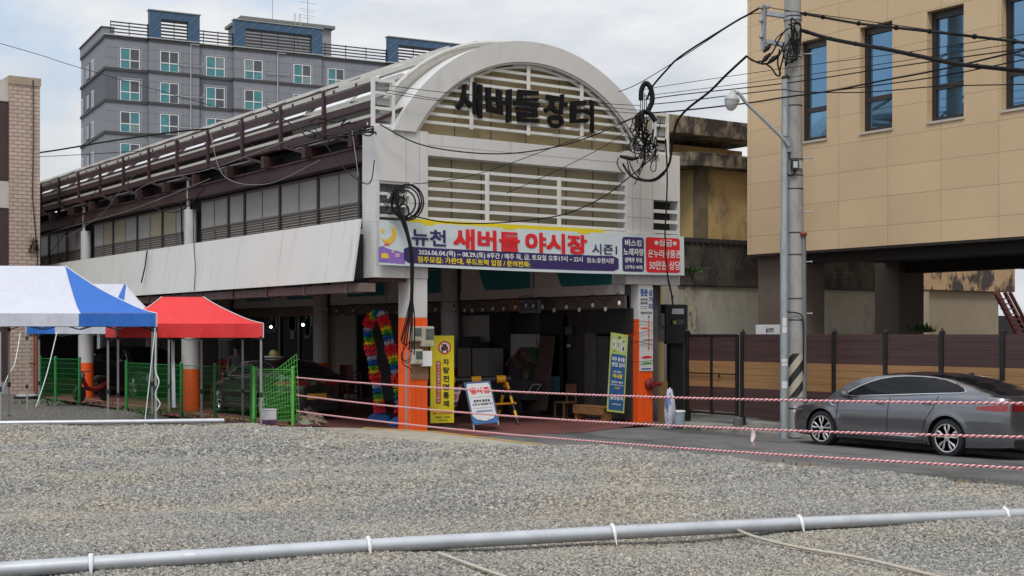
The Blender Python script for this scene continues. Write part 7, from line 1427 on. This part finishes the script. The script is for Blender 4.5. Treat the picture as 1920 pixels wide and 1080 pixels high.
for k, lb in ((1, 'dark red plastic chair second from the bottom of the stack behind the flower arch'), (2, 'dark red plastic chair third from the bottom of the stack behind the flower arch'), (3, 'dark red plastic chair on top of the stack behind the paper flower arch')): copy_tree(c1_, loc=Vector((CS.x + 1.2, CS.y + 2.2, .02 + .12 * k)), label=lb)
CS2 = onz(640, 770, .02); copy_tree(c1_, loc=Vector((CS2.x + .8, CS2.y + 1.6, .02)), label='single dark red plastic chair left of the chair stack'); 
# paper flower arch
GA2 = thing('paper_flower_arch', onz(712, 790, .02), 'colourful paper flower garland arch on blue foot blocks beside the left gate column', 'garland')
gp = smooth_path([at(712, 770, 32.0), at(708, 735, 31.9), at(702, 700, 31.8), at(697, 668, 31.7), at(692, 640, 31.6), at(690, 618, 31.5), at(694, 600, 31.4), at(703, 590, 31.3), at(714, 591, 31.1), at(721, 606, 31.0), at(728, 634, 30.9), at(735, 662, 30.8), at(742, 695, 30.7), at(748, 735, 30.6), at(750, 772, 30.6)], 10)
cols = [('paper_red', (0.85, 0.03, 0.08)), ('paper_scarlet', (0.88, 0.06, 0.06)), ('paper_yellow', (0.85, 0.80, 0.03)), ('paper_green', (0.03, 0.42, 0.06)), ('paper_blue', (0.015, 0.12, 0.62)), ('paper_white', (0.85, 0.80, 0.86))]
tot = [0]
for a, b in zip(gp, gp[1:]): tot.append(tot[-1] + (b - a).length)
nf = int(tot[-1] / .118); rg = random.Random(77)
for k in range(nf):
    s_ = tot[-1] * (k + .5) / nf; i = max(j for j in range(len(tot)) if tot[j] <= s_); i = min(i, len(gp) - 2); p = gp[i].lerp(gp[i + 1], (s_ - tot[i]) / max(1e-6, tot[i + 1] - tot[i])); ax = (gp[i + 1] - gp[i]).normalized(); u = ax.orthogonal().normalized(); v = ax.cross(u)
    nm, cc = cols[(k * 1) % 6]; R_ = (.135 if (k % 6) < 2 else .108) * rg.uniform(.92, 1.08); m = MB(); ph = [rg.random() * 6.28 for _ in range(4)]
    for L2 in range(4):
        off = (-.042 + .028 * L2)
        def fn(a, b, L2=L2, off=off):
            th = a * 6.2832; rr = R_ * (.15 + .85 * b) * (1 + .10 * math.sin(7 * th + ph[L2]) * b + .06 * math.sin(13 * th + ph[3 - L2]) * b); h = off * (1 + .3 * b) + (.018 * math.sin(9 * th + ph[L2] * 2) + .010 * math.sin(17 * th + ph[1])) * b + (.02 if L2 > 1 else -.02) * b
            return p + (u * math.cos(th) + v * math.sin(th)) * rr + ax * h
        m.grid(fn, 44, 3)
    m.build('paper_flower', mat(nm, cc, 0.75, var=0.12, scale=20), GA2, smooth=False)
bb_ = mat('water_base_blue', (0.015, 0.13, 0.50), 0.4, var=0.08)
for px, py, s_ in ((712, 790, 32.2), (752, 800, 30.7)):
    c = at(px, py, s_); c.z = .02; m = MB(); m.prism([(-.26, 0), (.26, 0), (.26, .10), (.14, .19), (-.14, .19), (-.26, .10)], c - F3 * .2, R3, Z, F3 * .40); m.build('foot_block', bb_, GA2, bevel=.02)
    MB().cyl(c + Z * .18, c + Z * .40, .03, n=10).build('stem', white_t, GA2)
# right of the gate: electric box, metal box, boards, wrapped parasol, bucket
EB = thing('distribution_box', ony(1268, 640, 1.2), 'tall dark electrical distribution box right of the gate column', 'electrical box'); a, b = ony(1249, 645, 1.2), ony(1290, 571, 1.2)
MB().box(a.x, b.x, 1.2, 1.5, a.z, b.z).build('case', mat('box_charcoal', (0.022, 0.02, 0.02), 0.4, var=0.3, scale=5), EB, bevel=.02)
w0, w1 = ony(1260, 589, 1.19), ony(1282, 579, 1.19); MB().box(w0.x, w1.x, 1.185, 1.198, w0.z, w1.z).build('label_plate', mat('plate_pale', (0.45, 0.47, 0.50), 0.5), EB, bevel=.004); w0, w1 = ony(1259, 609, 1.19), ony(1282, 599, 1.19); MB().box(w0.x, w1.x, 1.185, 1.198, w0.z, w1.z).build('box_window', mat('box_glass', (0.008, 0.008, 0.008), 0.1), EB); w0, w1 = ony(1262, 608, 1.18), ony(1268, 601, 1.18); MB().box(w0.x, w1.x, 1.175, 1.184, w0.z, w1.z).build('dial', mat('dial_olive', (0.30, 0.26, 0.07), 0.4), EB)
tag(MB().box(ony(1255, 700, 1.35).x, ony(1280, 700, 1.35).x, 1.3, 1.45, 0, a.z).build('box_post', mat('mesh_black', (0.014, 0.013, 0.013), 0.7, var=0.4, scale=30)), 'black perforated post under the distribution box', 'post')
a, b = ony(1226, 641, .7), ony(1246, 588, .7); o = thing('metal_box', (a + b) / 2, 'shiny stained metal box between right gate column and distribution box', 'box'); MB().box(a.x, b.x, .7, .95, a.z, b.z).build('case', mat('stained_metal', (0.25, 0.25, 0.25), 0.3, 0.7, var=0.3, scale=4, dirt=(0.05, 0.05, 0.05), dscale=(4, 4, 1), dlo=0.5, dhi=0.65), o, bevel=.008); MB().cyl((b.x - .06, .69, (a.z + b.z) / 2), (b.x - .06, .66, (a.z + b.z) / 2), .02, n=10).build('lock', black, o)
a, b = ony(1226, 803, .6), ony(1246, 641, .6); c_ = ony(1236, 715, .6); tag(MB().box(a.x, b.x, .62, .66, c_.z, b.z).build('plywood_board', mat('ply_tan', (0.36, 0.255, 0.14), 0.7, var=0.12, scale=3)), 'pale plywood sheet right of the gate column, upper one', 'board'); tag(MB().box(a.x, b.x + .06, .55, .60, -.05, c_.z).build('plywood_board', mat('ply_brown', (0.235, 0.135, 0.055), 0.7, var=0.15, scale=3)), 'brown plywood sheet right of the gate column, lower one', 'board')
p = onz(1256, 806, -.05); PR = thing('wrapped_parasol', p, 'rolled white and blue cloth standing upright beside the fence gate', 'parasol'); m = MB(); hh = at(1253, 730, 30.6).z - p.z
m.grid(lambda a, b: p + (R3 * math.cos(a * 6.283) + F3 * math.sin(a * 6.283)) * (.05 + .07 * math.sin(b * math.pi) ** .7 + .012 * math.sin(a * 6.283 * 4 + b * 6)) + Z * (.03 + hh * b), 28, 16); m.build('cloth', mat('cloth_mix', (0.50, 0.50, 0.58), 0.7, var=0.3, scale=5, dirt=(0.10, 0.16, 0.36), dscale=(6, 6, 3), dlo=0.5, dhi=0.55), PR, smooth=True); MB().cyl(p, p + Z * (hh + .06), .015, n=8).build('shaft', white_t, PR)
p = onz(1273, 800, -.05); BK = thing('paint_bucket', p, 'pale blue lidded bucket on the ground beside the fence gate post', 'bucket'); MB().lathe(p, [(.12, 0), (.145, .32), (.15, .32), (.15, .34)], 22).build('pail', mat('pail_blue', (0.30, 0.37, 0.42), 0.5, var=0.2, scale=8), BK, smooth=True); MB().lathe(p + Z * .34, [(.155, 0), (.155, .03), (.13, .04), (.001, .04)], 22).build('lid', white_t, BK, smooth=True)
p = onz(1384, 801, -.02); tag(MB().lathe(p, [(.10, 0), (.11, .02), (.11, .20), (.09, .22), (.001, .22)], 16).build('stone_block', mat('stone_dull', (0.10, 0.10, 0.105), 0.8, var=0.2)), 'short grey round stop stone at the foot of the fence gate', 'stone')
